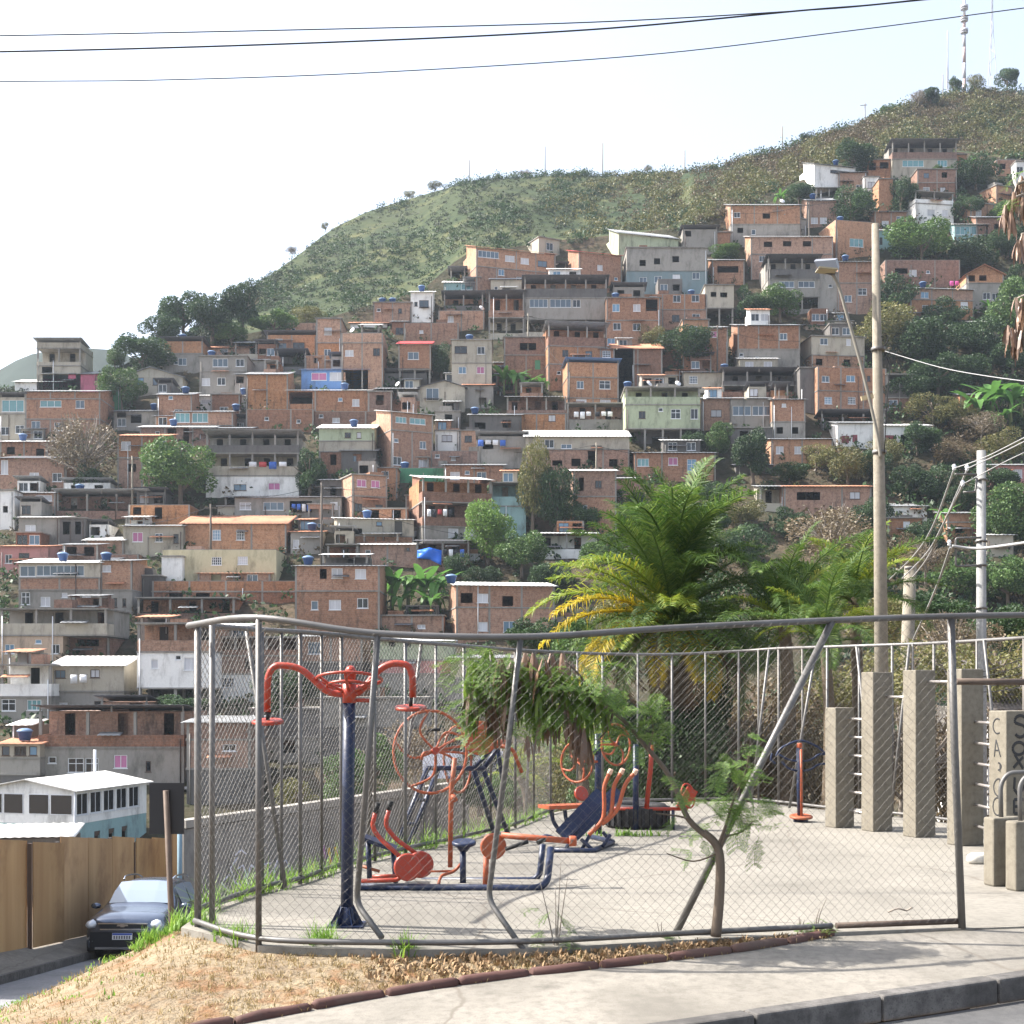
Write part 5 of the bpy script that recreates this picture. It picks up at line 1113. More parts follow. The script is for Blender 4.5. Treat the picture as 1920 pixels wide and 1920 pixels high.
def ring(c, nrm, r, tr, mat, name, par, n=36, ry=None):
    q = Vector(nrm).to_track_quat('Z', 'Y'); ry = ry or r
    pts = [Vector(c) + q @ Vector((r * math.cos(2 * math.pi * i / n), ry * math.sin(2 * math.pi * i / n), 0)) for i in range(n)]
    return MB().tube(pts, tr, 7, closed=True).build(name, mat, par)
class Mach:
    def __init__(s, name, label, loc, cat='exercise machine'):
        s.r = empty(name, loc, 0, label, cat, 'outdoor exercise machines on the plaza'); s.o = Vector(loc)
    def tube(s, name, pts, r, mat, rnd=.06, n=9):
        p = round_path([Vector(q) - s.o for q in pts], rnd) if len(pts) > 2 else [Vector(q) - s.o for q in pts]
        return MB().tube(p, r, n).build(name, mat, s.r)
    def disc(s, name, c, nrm, r, t, mat): return disc(Vector(c) - s.o, nrm, r, t, mat, name, s.r)
    def ring(s, name, c, nrm, r, tr, mat, ry=None): return ring(Vector(c) - s.o, nrm, r, tr, mat, name, s.r, ry=ry)
# -- swinging arm post
D1 = 10.91; b = G(650, 1735); M1 = Mach('arm_wheel_machine', 'tall navy post with curved orange arms and round handles by the near fence', b)
q = lambda x, y, d=0: P(x, y, D1 + d)
M1.tube('post', [b, q(655, 1300)], .049, NAVY, n=14)
M1.tube('collar', [q(655, 1318), q(655, 1282)], .056, RED, n=14)
gm_ = MB(); gm_.box((-.14, -.14, 0), (.14, .14, .012))
for i in range(6):
    a = i * math.pi / 3; d = Vector((math.cos(a), math.sin(a), 0)); s_ = Vector((-d.y, d.x, 0)) * .005
    for sg in (1,):
        gm_.quad(d * .05 + s_, d * .13 + s_ + Vector((0, 0, .012)), d * .05 + s_ + Vector((0, 0, .17))); gm_.quad(d * .05 - s_, d * .05 - s_ + Vector((0, 0, .17)), d * .13 - s_ + Vector((0, 0, .012)))
gm_.lathe([(.10, .012), (.065, .06), (.05, .15)], 12); gm_.build('base_plate', NAVY, M1.r)
M1.tube('arm', [q(652, 1302), q(615, 1300), q(562, 1250), q(514, 1247), q(502, 1268), q(501, 1335)], .027, RED, .14, 10)
M1.tube('arm', [q(658, 1302), q(676, 1298), q(712, 1254), q(735, 1243), q(766, 1246), q(774, 1268), q(774, 1308)], .027, RED, .12, 10)
for x, y in ((502, 1353), (770, 1327)):
    M1.disc('handle_plate', q(x, y), (0, -.12, 1), .125, .03, RED); M1.tube('swivel', [q(x + 1, y - 20), q(x, y - 2)], .016, GRIP)
M1.ring('hand_ring', q(655, 1274), (0, .22, 1), .255, .012, RED); M1.ring('hand_ring', q(655, 1286), (0, .22, 1), .17, .012, RED)
for a in (0.3, 1.4, 2.5, 3.6, 4.7, 5.8):
    p0 = q(655, 1300); p1 = q(655, 1274) + Vector((math.cos(a) * .25, math.sin(a) * .25, -.05 * math.sin(a))); M1.tube('spoke', [p0, (p0 + p1) / 2 + Vector((0, 0, -.02)), p1], .012, RED)
M1.tube('foot_bar', [q(655, 1312), q(700, 1314)], .016, RED)
mm = MB(); MM = Vector((.1, -.75, .6)).to_track_quat('Z', 'Y').to_matrix().to_4x4(); MM.translation = q(657, 1268, -.05) - M1.o
mm.lathe([(.03, -.06), (.045, 0), (.048, .05), (.036, .09), (.012, .105)], 12, MM).build('cap', RED, M1.r)
# -- A frame with big wheel
D2 = 16.2; b = G(745, 1594); M2 = Mach('shoulder_wheel_machine', 'navy trestle machine with a big orange spoked wheel and solid orange disc', b)
q = lambda x, y, d=0: P(x, y, D2 + d)
M2.tube('leg', [q(801, 1441), G(741, 1594)], .032, NAVY); M2.tube('leg', [q(822, 1441, .2), G(764, 1590)], .032, NAVY)
M2.tube('leg', [q(888, 1443, .5), G(928, 1566)], .032, NAVY); M2.tube('leg', [q(906, 1443, .7), G(952, 1562)], .032, NAVY)
M2.tube('crossbar', [q(800, 1440), q(908, 1441, .6)], .03, NAVY)
M2.tube('seat_arm', [q(888, 1443, .5), q(922, 1402, .5)], .03, NAVY); M2.tube('seat_arm', [q(906, 1443, .7), q(934, 1402, .7)], .03, NAVY)
M2.tube('rear_leg', [q(933, 1404, .8), q(942, 1460, 1.0)], .028, NAVY); M2.tube('handle_bar', [q(938, 1398, .6), q(962, 1405, .6), q(978, 1448, .7)], .024, ORG)
M2.tube('seat_block', [q(920, 1397, .55), q(946, 1394, .7)], .05, ORG)
for y in (1500, 1545): M2.tube('rung', [q(801 - (y - 1441) * .4, y, -.05 - (y - 1441) * .002), q(822 - (y - 1441) * .39, y, .1)], .02, NAVY)
W0 = q(807, 1410, -.25); WN = Vector((.28, -1, .05)); M2.ring('wheel_rim', W0, WN, .43, .017, ORG, .475)
qq = WN.to_track_quat('Z', 'Y'); hub = q(816, 1408, -.3)
for i in range(5):
    a = 2 * math.pi * i / 5 + .35; e = W0 + qq @ Vector((.43 * math.cos(a), .475 * math.sin(a), 0)); mid = hub.lerp(e, .5) + qq @ Vector((-.14 * math.sin(a), .14 * math.cos(a), 0))
    M2.tube('spoke', smooth_path([hub, mid, e], 6), .014, ORG, .01)
M2.disc('hub', hub, WN, .045, .1, RED)
M2.ring('rear_rim', q(858, 1424, .6), Vector((.75, -1, .1)), .20, .016, ORG, .40)
for i in range(3): M2.tube('spoke', smooth_path([hub, q(850 + i * 8, 1388 + i * 12, .1), q(885, 1376 + i * 22, .4)], 5), .015, ORG, .01)
M2.tube('grip', [q(800, 1378, -.3), q(804, 1369, -.3), q(826, 1368, -.3)], .017, GRIP); M2.tube('grip', [q(740, 1385, -.3), q(750, 1374, -.3)], .018, GRIP)
M2.tube('hook', [hub, q(793, 1412, -.4), q(790, 1425, -.4)], .018, ORG)
M2.disc('disc', q(900, 1384, .2), (.25, -1, .1), .205, .03, ORG)
# -- rowing and pedal machine
D3 = 12.8; b = G(850, 1672); M3 = Mach('rowing_machine', 'long navy framed rowing and leg press machine with red discs', b)
q = lambda x, y, d=0: P(x, y, D3 + d)
M3.tube('base_bar', [q(672, 1663), q(1006, 1666), q(1026, 1655, .1), q(1033, 1590, .3)], .034, NAVY, .12, 12)
M3.tube('base_bar', [q(790, 1651, .75), q(1000, 1650, .75), q(1012, 1640, .75), q(1018, 1583, .75)], .03, NAVY, .12, 12)
for x in (695, 830, 845, 962, 980): M3.tube('foot', [q(x, 1666), q(x, 1678)], .01, RUST)
M3.disc('weight_disc', q(764, 1626), (.25, -1, .05), .128, .05, RED); M3.disc('weight_disc', q(788, 1621, .35), (.25, -1, .05), .128, .05, RED)
M3.tube('pedal_bar', [q(672, 1652, -.05), q(745, 1650), q(756, 1640)], .02, RED); M3.tube('pedal_bar', [q(698, 1644, .2), q(745, 1642, .2)], .018, RED)
M3.tube('lever', [q(704, 1523, .1), q(697, 1550, .1), q(713, 1573, .1), q(752, 1608)], .022, RED); M3.tube('lever', [q(729, 1518, .4), q(722, 1548, .4), q(744, 1575, .4), q(780, 1600, .35)], .022, RED)
M3.tube('grip', [q(709, 1505, .1), q(704, 1524, .1)], .025, GRIP); M3.tube('grip', [q(733, 1502, .4), q(729, 1519, .4)], .025, GRIP)
s_ = MB(); s_.beam(q(683, 1570, .5) - b, q(743, 1592, .5) - b, .3, .035); s_.build('seat', NAVY, M3.r)
M3.tube('seat_leg', [q(690, 1574, .5), q(693, 1648, .5)], .026, NAVY); M3.tube('seat_leg', [q(736, 1590, .5), q(742, 1655, .3)], .024, NAVY)
M3.tube('side_bar', [q(678, 1624, .5), q(712, 1634, .5)], .016, ORG)
M3.tube('stool_post', [q(868, 1590, .35), q(868, 1656, .3)], .03, NAVY); M3.disc('stool_seat', q(870, 1580, .35), (0, -.15, 1), .115, .035, NAVY)
mm = MB().lathe([(.09, 0), (.035, -.07)], 12); o_ = mm.build('stool_flare', NAVY, M3.r); o_.location = q(869, 1583, .35) - b
M3.tube('column', [q(853, 1421, .5), q(846, 1482, .5), q(844, 1626, .5)], .024, ORG); M3.tube('knob', [q(849, 1492, .5), q(853, 1500, .45)], .03, ORG)
M3.tube('crank', [q(822, 1660, .2), q(826, 1642, .25), q(852, 1634, .4), q(866, 1618, .4)], .015, ORG); M3.tube('crank', [q(805, 1634, .3), q(850, 1633, .4)], .01, ORG)
M3.disc('press_disc', q(925, 1587, .2), (.3, -1, 0), .125, .04, ORG); M3.tube('press_post', [q(912, 1600, .2), q(910, 1660, .15)], .027, ORG)
M3.tube('press_beam', [q(940, 1566, .2), q(1072, 1577, .2)], .029, ORG); M3.disc('beam_knob', q(1074, 1577, .2), (1, 0, 0), .05, .07, ORG)
M3.tube('grip', [q(948, 1592, .1), q(990, 1578, .15)], .02, GRIP); M3.tube('grip', [q(1008, 1580, .15), q(1025, 1572, .2)], .022, GRIP); M3.tube('arch', [q(1010, 1577, .4), q(1022, 1566, .4), q(1038, 1572, .4)], .02, NAVY)
# -- sit up benches
D4 = 15.7; b = G(1090, 1600); M4 = Mach('sit_up_bench', 'twin navy inclined benches with orange curved handles', b); q = lambda x, y, d=0: P(x, y, D4 + d)
M4.tube('base_frame', [q(1029, 1594), q(1112, 1596), q(1150, 1578, .8), q(1110, 1570, 1.4)], .032, NAVY, .05)
for x0, y0, x1, y1, d in ((1052, 1567, 1128, 1488, 0.1), (1074, 1566, 1160, 1483, .6)):
    s_ = MB(); s_.beam(q(x0, y0, d) - b, q(x1, y1, d + .3) - b, .17, .04, (.3, -1, .6)); s_.build('bench_board', NAVY, M4.r)
for x in (1060, 1092, 1130): M4.tube('strut', [q(x, 1594 - (x - 1060) * .1, .2), q(x + 14, 1566, .3)], .022, NAVY)
M4.tube('strut', [q(1090, 1574, .2), q(1112, 1594, .1)], .022, NAVY); M4.tube('strut', [q(1130, 1560, .7), q(1148, 1580, .7)], .022, NAVY)
s_ = MB(); s_.beam(q(1019, 1513, .2) - b, q(1106, 1510, .5) - b, .26, .04); s_.build('seat', ORG, M4.r)
for x in (1034, 1059): M4.tube('curved_leg', smooth_path([q(x, 1519, .3), q(x + 3, 1538, .3), q(x + 12, 1553, .3), q(x + 24, 1562, .3)], 4), .024, NAVY, .01)
for pts in ([(1104, 1565), (1128, 1540), (1133, 1515), (1133, 1476), (1143, 1449)], [(1132, 1538), (1146, 1524), (1151, 1476), (1165, 1448)], [(1128, 1546), (1156, 1520), (1172, 1472), (1190, 1449)]):
    M4.tube('handle', smooth_path([q(x, y, -.1) for x, y in pts], 5), .024, ORG, .01); M4.disc('tip', q(pts[-1][0] + 1, pts[-1][1] - 2, -.1), (.4, -.2, .9), .028, .06, KNOB)
M4.disc('foot_pad', q(1090, 1488, .8), (.5, -1, .4), .09, .04, RED)
# -- far wheel post
D5 = 17.6; b = G(1122, 1563); M5 = Mach('twin_wheel_post', 'far navy post carrying two orange hand wheels under the thin tree', b); q = lambda x, y, d=0: P(x, y, D5 + d)
M5.tube('post', [b, q(1121, 1376)], .045, NAVY); M5.tube('arm', [q(1121, 1394), q(1160, 1394, .1)], .03, NAVY); M5.tube('arm', [q(1121, 1410), q(1112, 1408)], .04, NAVY)
for cx, cy, nx in ((1082, 1428, -.9), (1155, 1396, .9)):
    c0 = q(cx, cy); nn = Vector((nx, -1, .1)); M5.ring('hand_wheel', c0, nn, .26, .015, ORG); qq = nn.to_track_quat('Z', 'Y')
    for i in range(4):
        a = i * math.pi / 2 + .4; e = c0 + qq @ Vector((.26 * math.cos(a), .26 * math.sin(a), 0)); mid = c0.lerp(e, .5) + qq @ Vector((-.07 * math.sin(a), .07 * math.cos(a), 0)); M5.tube('spoke', smooth_path([c0, mid, e], 4), .013, ORG, .01)
    M5.tube('axle', [c0, q(1121, cy)], .018, ORG)
# -- red seat station
D6 = 18.2; b = G(1240, 1556); M6 = Mach('chest_press_station', 'far orange red seat station with a navy post beside the tractor tyre', b); q = lambda x, y, d=0: P(x, y, D6 + d)
M6.tube('post', [G(1192, 1556), q(1192, 1396)], .04, NAVY); M6.tube('lever', [q(1222, 1397), q(1220, 1440), q(1212, 1516)], .032, RED); M6.tube('seat_bar', [q(1150, 1516), q(1280, 1517)], .024, RED)
M6.tube('leg', [q(1262, 1518), G(1262, 1556)], .022, NAVY)
s_ = MB(); s_.beam(q(1277, 1517) - b, q(1299, 1479) - b, .16, .03, (.5, -1, .3)); s_.build('backrest', RED, M6.r); M6.ring('backrest_ring', q(1290, 1492), (.5, -1, .3), .1, .012, RED, .16)
# -- twister
b = G(1500, 1541); D7 = b.y; M7 = Mach('waist_twister', 'small navy and red twister post with curved handlebars in front of the pillars', b); q = lambda x, y, d=0: P(x, y, D7 + d)
M7.tube('post', [b, q(1498, 1402)], .038, NAVY); M7.tube('side_tube', [q(1503, 1532, -.05), q(1502, 1405, -.05)], .018, ORG); M7.disc('cap', q(1499, 1398), (0, 0, 1), .04, .07, ORG)
M7.disc('turntable', q(1502, 1531), (0, -.1, 1), .16, .035, ORG); M7.tube('foot', [q(1488, 1541), q(1514, 1541)], .04, NAVY)
M7.tube('handlebar', smooth_path([q(1455, 1418), q(1466, 1402), q(1500, 1389), q(1532, 1400), q(1548, 1414)], 5), .017, NAVY, .01); M7.tube('handlebar', smooth_path([q(1448, 1412), q(1446, 1424), q(1454, 1432)], 4), .017, NAVY, .01)
M7.tube('handlebar', [q(1456, 1412), q(1478, 1425), q(1500, 1428), q(1520, 1426), q(1535, 1414), q(1550, 1414)], .016, NAVY); M7.tube('handlebar', [q(1500, 1446), q(1520, 1444), q(1533, 1433), q(1552, 1432)], .016, NAVY); M7.tube('handlebar', [q(1498, 1446), q(1478, 1442), q(1466, 1428)], .016, NAVY)
# ================================================================== tyres
RUB = plain('tyre_rubber', (.022, .022, .024), rough=.75, dirt=(.10, .09, .08), damt=.5, var=.3, scale=7)
def tyre(loc, R, hgt, label, rot=(0, 0, 0)):
    r = empty('tractor_tyre', loc, 0, label, 'tyre', 'old tyres on the plaza'); r.rotation_euler = rot
    mm = MB(); mm.lathe([(R * .55, .02), (R * .9, 0), (R, hgt * .15), (R, hgt * .85), (R * .9, hgt), (R * .6, hgt), (R * .52, hgt * .9), (R * .52, .1)], 40); mm.build('carcass', RUB, r)
    lug = MB(); lug.box((R - .01, -.02, hgt * .12), (R + .022, .022, hgt * .88), Matrix.Rotation(0, 4, 'Z')); lm = lug.mesh('tread_lug', RUB)
    for i in range(26): link('tread_lug', lm, r, None, (0, 0, 2 * math.pi * i / 26))
tyre(G(1193, 1550), .43, .31, 'big black tractor tyre lying flat on the plaza')
tyre(G(1180, 1528) + Vector((0, .2, 0)), .30, .22, 'smaller tyre behind the big tractor tyre')
# ================================================================== concrete pillars and rungs
PIL = concrete('pillar_concrete', (.155, .138, .108), (.215, .194, .155), False, 2.0)
RUNG = plain('rung_steel', (.45, .42, .40), rough=.35, metal=.7, var=.2, scale=8)
pil = []
def pillar(x, yb, yt, w, d, yaw, label):
    c = G(x, yb); D = c.y; h = CH + (HY - yt) * D / F
    r = empty('concrete_pillar', c, yaw, label, 'pillar', 'concrete climbing pillars')
    m = MB().box((0, 0, 0), (w, d, h)); o = m.build('shaft', PIL, r); bv = o.modifiers.new('b', 'BEVEL'); bv.width = .012; bv.segments = 2
    pil.append((c, yaw, w, d, h)); return r
YW = .40
pillar(1567, 1553, 1327, .30, .24, YW, 'short concrete pillar at the left end of the row with six rungs')
pillar(1637, 1560, 1260, .31, .25, YW, 'tall concrete pillar second from the left')
pillar(1717, 1571, 1256, .31, .25, YW, 'tall concrete pillar in the middle of the row')
pillar(1803, 1587, 1254, .33, .26, YW, 'tall concrete pillar partly behind the gate post')
gp = pillar(1887, 1602, 1333, .36, .28, YW, 'concrete pillar with black painted letters at the right edge')
def rungs(i, j, ys, label):
    c0, yw, w, d, h = pil[i]; c1 = pil[j][0]; R = Matrix.Rotation(yw, 3, 'Z')
    a = c0 + R @ Vector((w * .75, d * .5, 0)); e = c1 + R @ Vector((.05, .14, 0))
    r = empty('climbing_rungs', (a + e) / 2, 0, label, 'rungs', 'steel rungs between the pillars'); off = (a + e) / 2
    for k, y in enumerate(ys):
        z = CH + (HY - y) * a.y / F; MB().tube([Vector((a.x, a.y, z)) - off, Vector((e.x, e.y, z - .005)) - off], .017, 8).build('rung', RUNG, r)
rungs(0, 1, [1347, 1381, 1415, 1449, 1483, 1518], 'six steel rungs between the short pillar and its neighbour')
rungs(1, 2, [1306], 'single high steel bar between the second and middle pillars'); rungs(2, 3, [1278], 'single high steel bar left of the gate post')
rungs(3, 4, [1353, 1392, 1430, 1468, 1507, 1546], 'six steel rungs beside the lettered pillar')
PAINT = plain('black_spray', (.03, .03, .032), rough=.6)
def stroke(par, pts, w, yface, axis):
    """painted stroke on a pillar face; pts in face coordinates (u along face, z up)"""
    mm = MB()
    for a, b in zip(pts, pts[1:]):
        if axis == 'f': mm.beam((a[0], yface, a[1]), (b[0], yface, b[1]), .004, w, (0, 1, 0)) if False else mm.tube([(a[0], yface, a[1]), (b[0], yface, b[1])], w / 2, 6)
        else: mm.tube([(yface, a[0], a[1]), (yface, b[0], b[1])], w / 2, 6)
    o = mm.build('painted_letter', PAINT, par)
    o.scale = (1, .12, 1) if axis == 'f' else (.12, 1, 1)
    o.location = (0, -.002, 0) if axis == 'f' else (-.002, 0, 0)
def arc(cx, cz, rx, rz, a0, a1, n=10): return [(cx + rx * math.cos(math.radians(a0 + (a1 - a0) * i / n)), cz + rz * math.sin(math.radians(a0 + (a1 - a0) * i / n))) for i in range(n + 1)]
hp = pil[4][4]; Z = lambda y: CH + (HY - y) * pil[4][0].y / F
wl = .018
for pts in (arc(.12, Z(1362), .07, .085, 60, 300), [(.17, Z(1420)), (.10, Z(1388)), (.07, Z(1420))], [(.14, Z(1408)), (.09, Z(1408))], [(.16, Z(1448)), (.16, Z(1432))] + arc(.13, Z(1438), .05, .04, 90, -90), [(.16, Z(1494)), (.16, Z(1464))] + arc(.15, Z(1478), -.09, .10, 90, -90), arc(.12, Z(1514), .07, .10, 0, 360, 16)):
    stroke(gp, [(.26 - u, z) for u, z in pts], wl, 0, 's')
wf = .035
for pts in (arc(.20, Z(1352), .08, .06, 30, 200) + arc(.20, Z(1371), .08, .07, 60, -150), arc(.18, Z(1404), .09, .07, 0, 360, 18), [(.10, Z(1440)), (.24, Z(1420))], [(.12, Z(1415)), (.24, Z(1442))], [(.12, Z(1458)), (.11, Z(1480)), (.17, Z(1492)), (.24, Z(1480)), (.24, Z(1458))], [(.24, Z(1500)), (.11, Z(1500)), (.11, Z(1526)), (.24, Z(1526))], [(.11, Z(1513)), (.2, Z(1513))]):
    stroke(gp, pts, wf, 0, 'f')
for (x, yb, yt, w, label, rail) in ((1863, 1663, 1534, .34, 'low concrete block with a bent steel rail at the right', [(1877, 1536), (1876, 1470), (1890, 1449), (1960, 1447)]), (1905, 1672, 1541, .34, 'nearest low concrete block cut by the right edge', [(1913, 1543), (1912, 1472), (1924, 1454), (1990, 1452)])):
    c = G(x, yb); h = CH + (HY - yt) * c.y / F; r = empty('parallel_bar_block', c, .30, label, 'concrete block', 'low concrete blocks for parallel bars')
    o = MB().box((0, 0, 0), (w, .16, h)).build('block', PIL, r); bv = o.modifiers.new('b', 'BEVEL'); bv.width = .018; bv.segments = 2
    Ri = Matrix.Rotation(-.30, 4, 'Z'); pts = [Ri @ (P(px, py, c.y + .12) - c) for px, py in rail]
    MB().tube(round_path(pts, .12), .022, 9).build('rail', STEEL, r)
m = MB(); m.lathe([(.10, 0), (.135, .03), (.125, .09), (.09, .115)], 10); o = m.build('white_sandbag', plain('dirty_white', (.55, .52, .46), dirt=(.2, .18, .15), damt=.5, bump=.5), None, G(1836, 1619)); o.scale = (1.1, .7, .95); o.rotation_euler = (0, 0, .3)
tag(o, 'small dirty white sack lying behind the gate post', 'sack')
# ================================================================== white hall beyond the hoarding
C0 = P(140, 1560, 88); hall = empty('white_hall', (C0.x, C0.y, 0), math.radians(74.3), 'white two storey hall with a low gabled sheet roof beyond the hoarding', 'building')
eave = -4.72; W_, L_ = 6.9, 8.7
hol = [(x, x + 1.3, -6.35, -4.95) for x in (.25, 1.8, 3.35, 4.9, 6.45)]
m = MB(); holed_wall(m, 0, L_, -6.9, eave, hol, 0, W_); m.build('wall', MT['w'], hall)
for a, b, c, d in hol:
    fm, pm = win_mesh('z', round(b - a, 1), 1.4); f = link('window', fm, hall, ((a + b) / 2, 0, c)); link('pane', pm, f)
aq = [(x - .35, x + .35, -8.4, -7.55) for x in (2.6, 4.3, 5.9)]
m = MB(); holed_wall(m, .003, L_ - .003, -11, -6.9, aq, .02, W_); m.build('wall', MT['a'], hall)
for a, b, c, d in aq:
    f = MB().lathe([(.36, -.02), (.36, .05)], 20, Matrix.Translation((0, .1, .85)) @ Matrix.Rotation(math.pi / 2, 4, 'X')).build('arched_window', FRK, hall, ((a + b) / 2, 0, c))
for y0, y1 in ((.15, 1.75), (1.85, 3.35), (3.75, 5.2), (5.3, 6.7)):
    f = MB().box((-.03, y0, -6.3), (.005, y1, -5.0)).build('window', FRW, hall); MB().box((-.045, y0 + .05, -6.25), (-.031, y1 - .05, -5.05)).build('pane', GLASSK, f)
m = MB(); o = .35; zr_ = eave + .62; hw = W_ / 2
for s_, (y0, z0, y1, z1) in enumerate(((-o, eave - .07, hw, zr_), (hw, zr_, W_ + o, eave - .07))):
    m.quad((-o, y0, z0 + .06), (L_ + o, y0, z0 + .06), (L_ + o, y1, z1 + .06), (-o, y1, z1 + .06)); m.quad((-o, y0, z0), (-o, y1, z1), (L_ + o, y1, z1), (L_ + o, y0, z0))
    m.quad((-o, y0, z0), (-o, y0, z0 + .06), (-o, y1, z1 + .06), (-o, y1, z1)); m.quad((-o, y0, z0), (L_ + o, y0, z0), (L_ + o, y0, z0 + .06), (-o, y0, z0 + .06))
m.build('roof', TINW, hall)
m = MB(); m.quad((-.002, 0, eave), (-.002, W_, eave), (-.002, hw, zr_)); m.build('gable_wall', MT['w'], hall)
MB().tube([(-.12, -.08, eave), (-.12, -.08, -9)], .06, 6).build('downpipe', FRW, hall)
st = P(178, 1460, 96); tag(MB().tube([(0, 0, -1.0), (0, 0, 2.0)], .11, 8).build('flue_pipe', FRW, None, (st.x, st.y, st.z)), 'thin white flue pipe standing behind the white hall', 'pipe')
low = P(60, 1562, 70); r = empty('lean_to_shed', low, .15, 'low shed with a pale sheet roof just above the hoarding', 'shed')
corrugated(r, -3.2, 2.2, -.6, 2.6, -.15, .22, TINW); MB().box((-3, -.3, -3.5), (2, 2.4, -.25)).build('wall', MT['k'], r)
# ================================================================== graffiti wall across the left street
WA, WB = P(345, 1537, 42), P(880, 1462, 54); dirw = (WB - WA); Lw = Vector((dirw.x, dirw.y, 0)).length
gw = empty('graffiti_wall', (WA.x, WA.y, WA.z), math.atan2(dirw.y, dirw.x), 'grey roadside wall with pale coping and spray painted letters behind the left fence', 'wall')
slope = dirw.z / Lw; GW = plain('grey_wall', (.20, .19, .175), dirt=(.07, .065, .06), damt=.6, scale=1.5, var=.35)
nb = 8
for i in range(nb):
    u0, u1 = Lw * i / nb, Lw * (i + 1) / nb - .02
    mm = MB(); mm.v += [(u0, 0, -5), (u1, 0, -5), (u1, .25, -5), (u0, .25, -5), (u0, 0, slope * u0 - .3), (u1, 0, slope * u1 - .3), (u1, .25, slope * u1 - .3), (u0, .25, slope * u0 - .3)]
    for f in ((0, 3, 2, 1), (4, 5, 6, 7), (0, 1, 5, 4), (1, 2, 6, 5), (2, 3, 7, 6), (3, 0, 4, 7)): mm.f.append(f); mm.m.append(0); mm.sm.append(False)
    mm.build('wall_panel', GW, gw); MB().beam((u0, .12, slope * u0 - .14), (u1, .12, slope * u1 - .14), .42, .24).build('coping', MT['g'], gw)
SPW = plain('pale_spray', (.55, .55, .62), rough=.7); SPP = plain('purple_spray', (.30, .12, .28), rough=.7); SPY = plain('yellow_spray', (.55, .36, .05), rough=.7)
def spray(pts, w, mat, name='painted_letter'):
    o = MB().tube([(u, 0, z) for u, z in pts], w, 6).build(name, mat, gw); o.scale = (1, .15, 1); o.location = (0, -.006, 0)
def wu(x, y):
    k_ = (x - CX) / F; u = (k_ * WA.y - WA.x) / (dirw.x / Lw - k_ * dirw.y / Lw); D = WA.y + u * dirw.y / Lw; return u, CH + (HY - y) * D / F - WA.z
def pxs(l): return [wu(x, y) for x, y in l]
for l in ([(445, 1608), (432, 1628), (440, 1655), (452, 1660), (462, 1640), (455, 1622), (445, 1630)], [(470, 1622), (462, 1650), (470, 1672), (484, 1660), (482, 1630), (470, 1622)], [(490, 1622), (490, 1668)], [(490, 1622), (508, 1618), (512, 1632), (492, 1645)], [(520, 1612), (512, 1640), (522, 1660), (530, 1645), (524, 1625), (535, 1612), (545, 1632)], [(430, 1640), (415, 1655), (432, 1675), (440, 1690)], [(440, 1604), (452, 1594), (462, 1602)]): spray(pxs(l), .035, SPW)
for l in ([(606, 1585), (612, 1625), (618, 1600), (626, 1628), (632, 1590)], [(640, 1580), (642, 1620)]): spray(pxs(l), .06, SPP)
for l in ([(616, 1590), (620, 1622)], [(628, 1588), (634, 1618)], [(578, 1640), (586, 1620), (592, 1645)]): spray(pxs(l), .07, SPY)
# pale banner on the wall further right
bn = P(868, 1436, 50); r = empty('banner', bn, .1, 'white printed banner tied behind the big orange wheel', 'banner')
BN = NT('banner_print'); n1 = BN.noise(1.4, detail=2, stretch=(1, 1, 2.5)); c = BN.mix(BN.ramp(n1, .58, .62), (.72, .73, .80), (.12, .15, .30)); BNM = BN.out(c, .6)
MB().box((-1.45, -.01, -.45), (1.45, .01, .52)).build('sheet', BNM, r); 
for u in (-1.4, 1.4): MB().tube([(u, .05, -3), (u, .05, .6)], .03, 6).build('stake', STEEL, r)
# ================================================================== parked car
CARP = NT('car_paint'); CARP.out((.10, .125, .175), .22, .7, .6); CARP.b.inputs['Coat Weight'].default_value = .7; CARP.b.inputs['Coat Roughness'].default_value = .06
CARG = NT('car_glass'); CARG.out((.20, .25, .31), .06, 0, 1.0); BLK = plain('black_plastic', (.018, .018, .02), rough=.55); CHR = NT('chrome'); CHR.out((.75, .76, .78), .12, 1.0)  # car glass base colour lightened to stand in for reflected sky
LMP = NT('lamp_glass'); LMP.out((.55, .58, .62), .12, .3, .8)
cz = zr(33.2); car = empty('parked_car', (-9.28, 33.0, cz), 0, 'dark blue grey sport utility car parked facing uphill by the hoarding', 'car'); car.rotation_euler = (math.atan(-.112), 0, 0)
ST = [  # y, half widths and heights: sill, mid, belt, roof edge, top
    (0.00, .70, .30, .76, .52, .72, .78, .60, .84, .86), (.10, .80, .26, .86, .55, .82, .84, .66, .92, .95), (.40, .86, .26, .92, .60, .88, .92, .70, 1.00, 1.03), (.95, .88, .30, .93, .64, .90, .98, .72, 1.07, 1.10),
    (1.28, .88, .30, .93, .66, .90, 1.03, .74, 1.11, 1.14), (1.70, .88, .28, .93, .66, .90, 1.06, .70, 1.42, 1.45), (2.12, .88, .28, .93, .66, .90, 1.08, .62, 1.66, 1.70), (3.00, .88, .28, .93, .66, .90, 1.10, .62, 1.71, 1.75), (3.85, .88, .30, .93, .66, .90, 1.12, .60, 1.68, 1.72), (4.30, .87, .34, .92, .68, .89, 1.12, .58, 1.55, 1.60), (4.55, .80, .40, .88, .68, .86, 1.08, .64, 1.16, 1.18)]
V = []; Q = []
def prof(s):
    y, a, b, c_, d, e, f, g, h, t = s; half = [(a, b), (c_, d), (e, f), (g, h), (g * .5, t)]
    return [(x, y, z) for x, z in half] + [(0, y, t + .005)] + [(-x, y, z) for x, z in reversed(half)]
for s in ST: V += prof(s)
n = 11
for i in range(len(ST) - 1):
    for j in range(n - 1): a = i * n + j; Q.append((a, a + n, a + n + 1, a + 1))
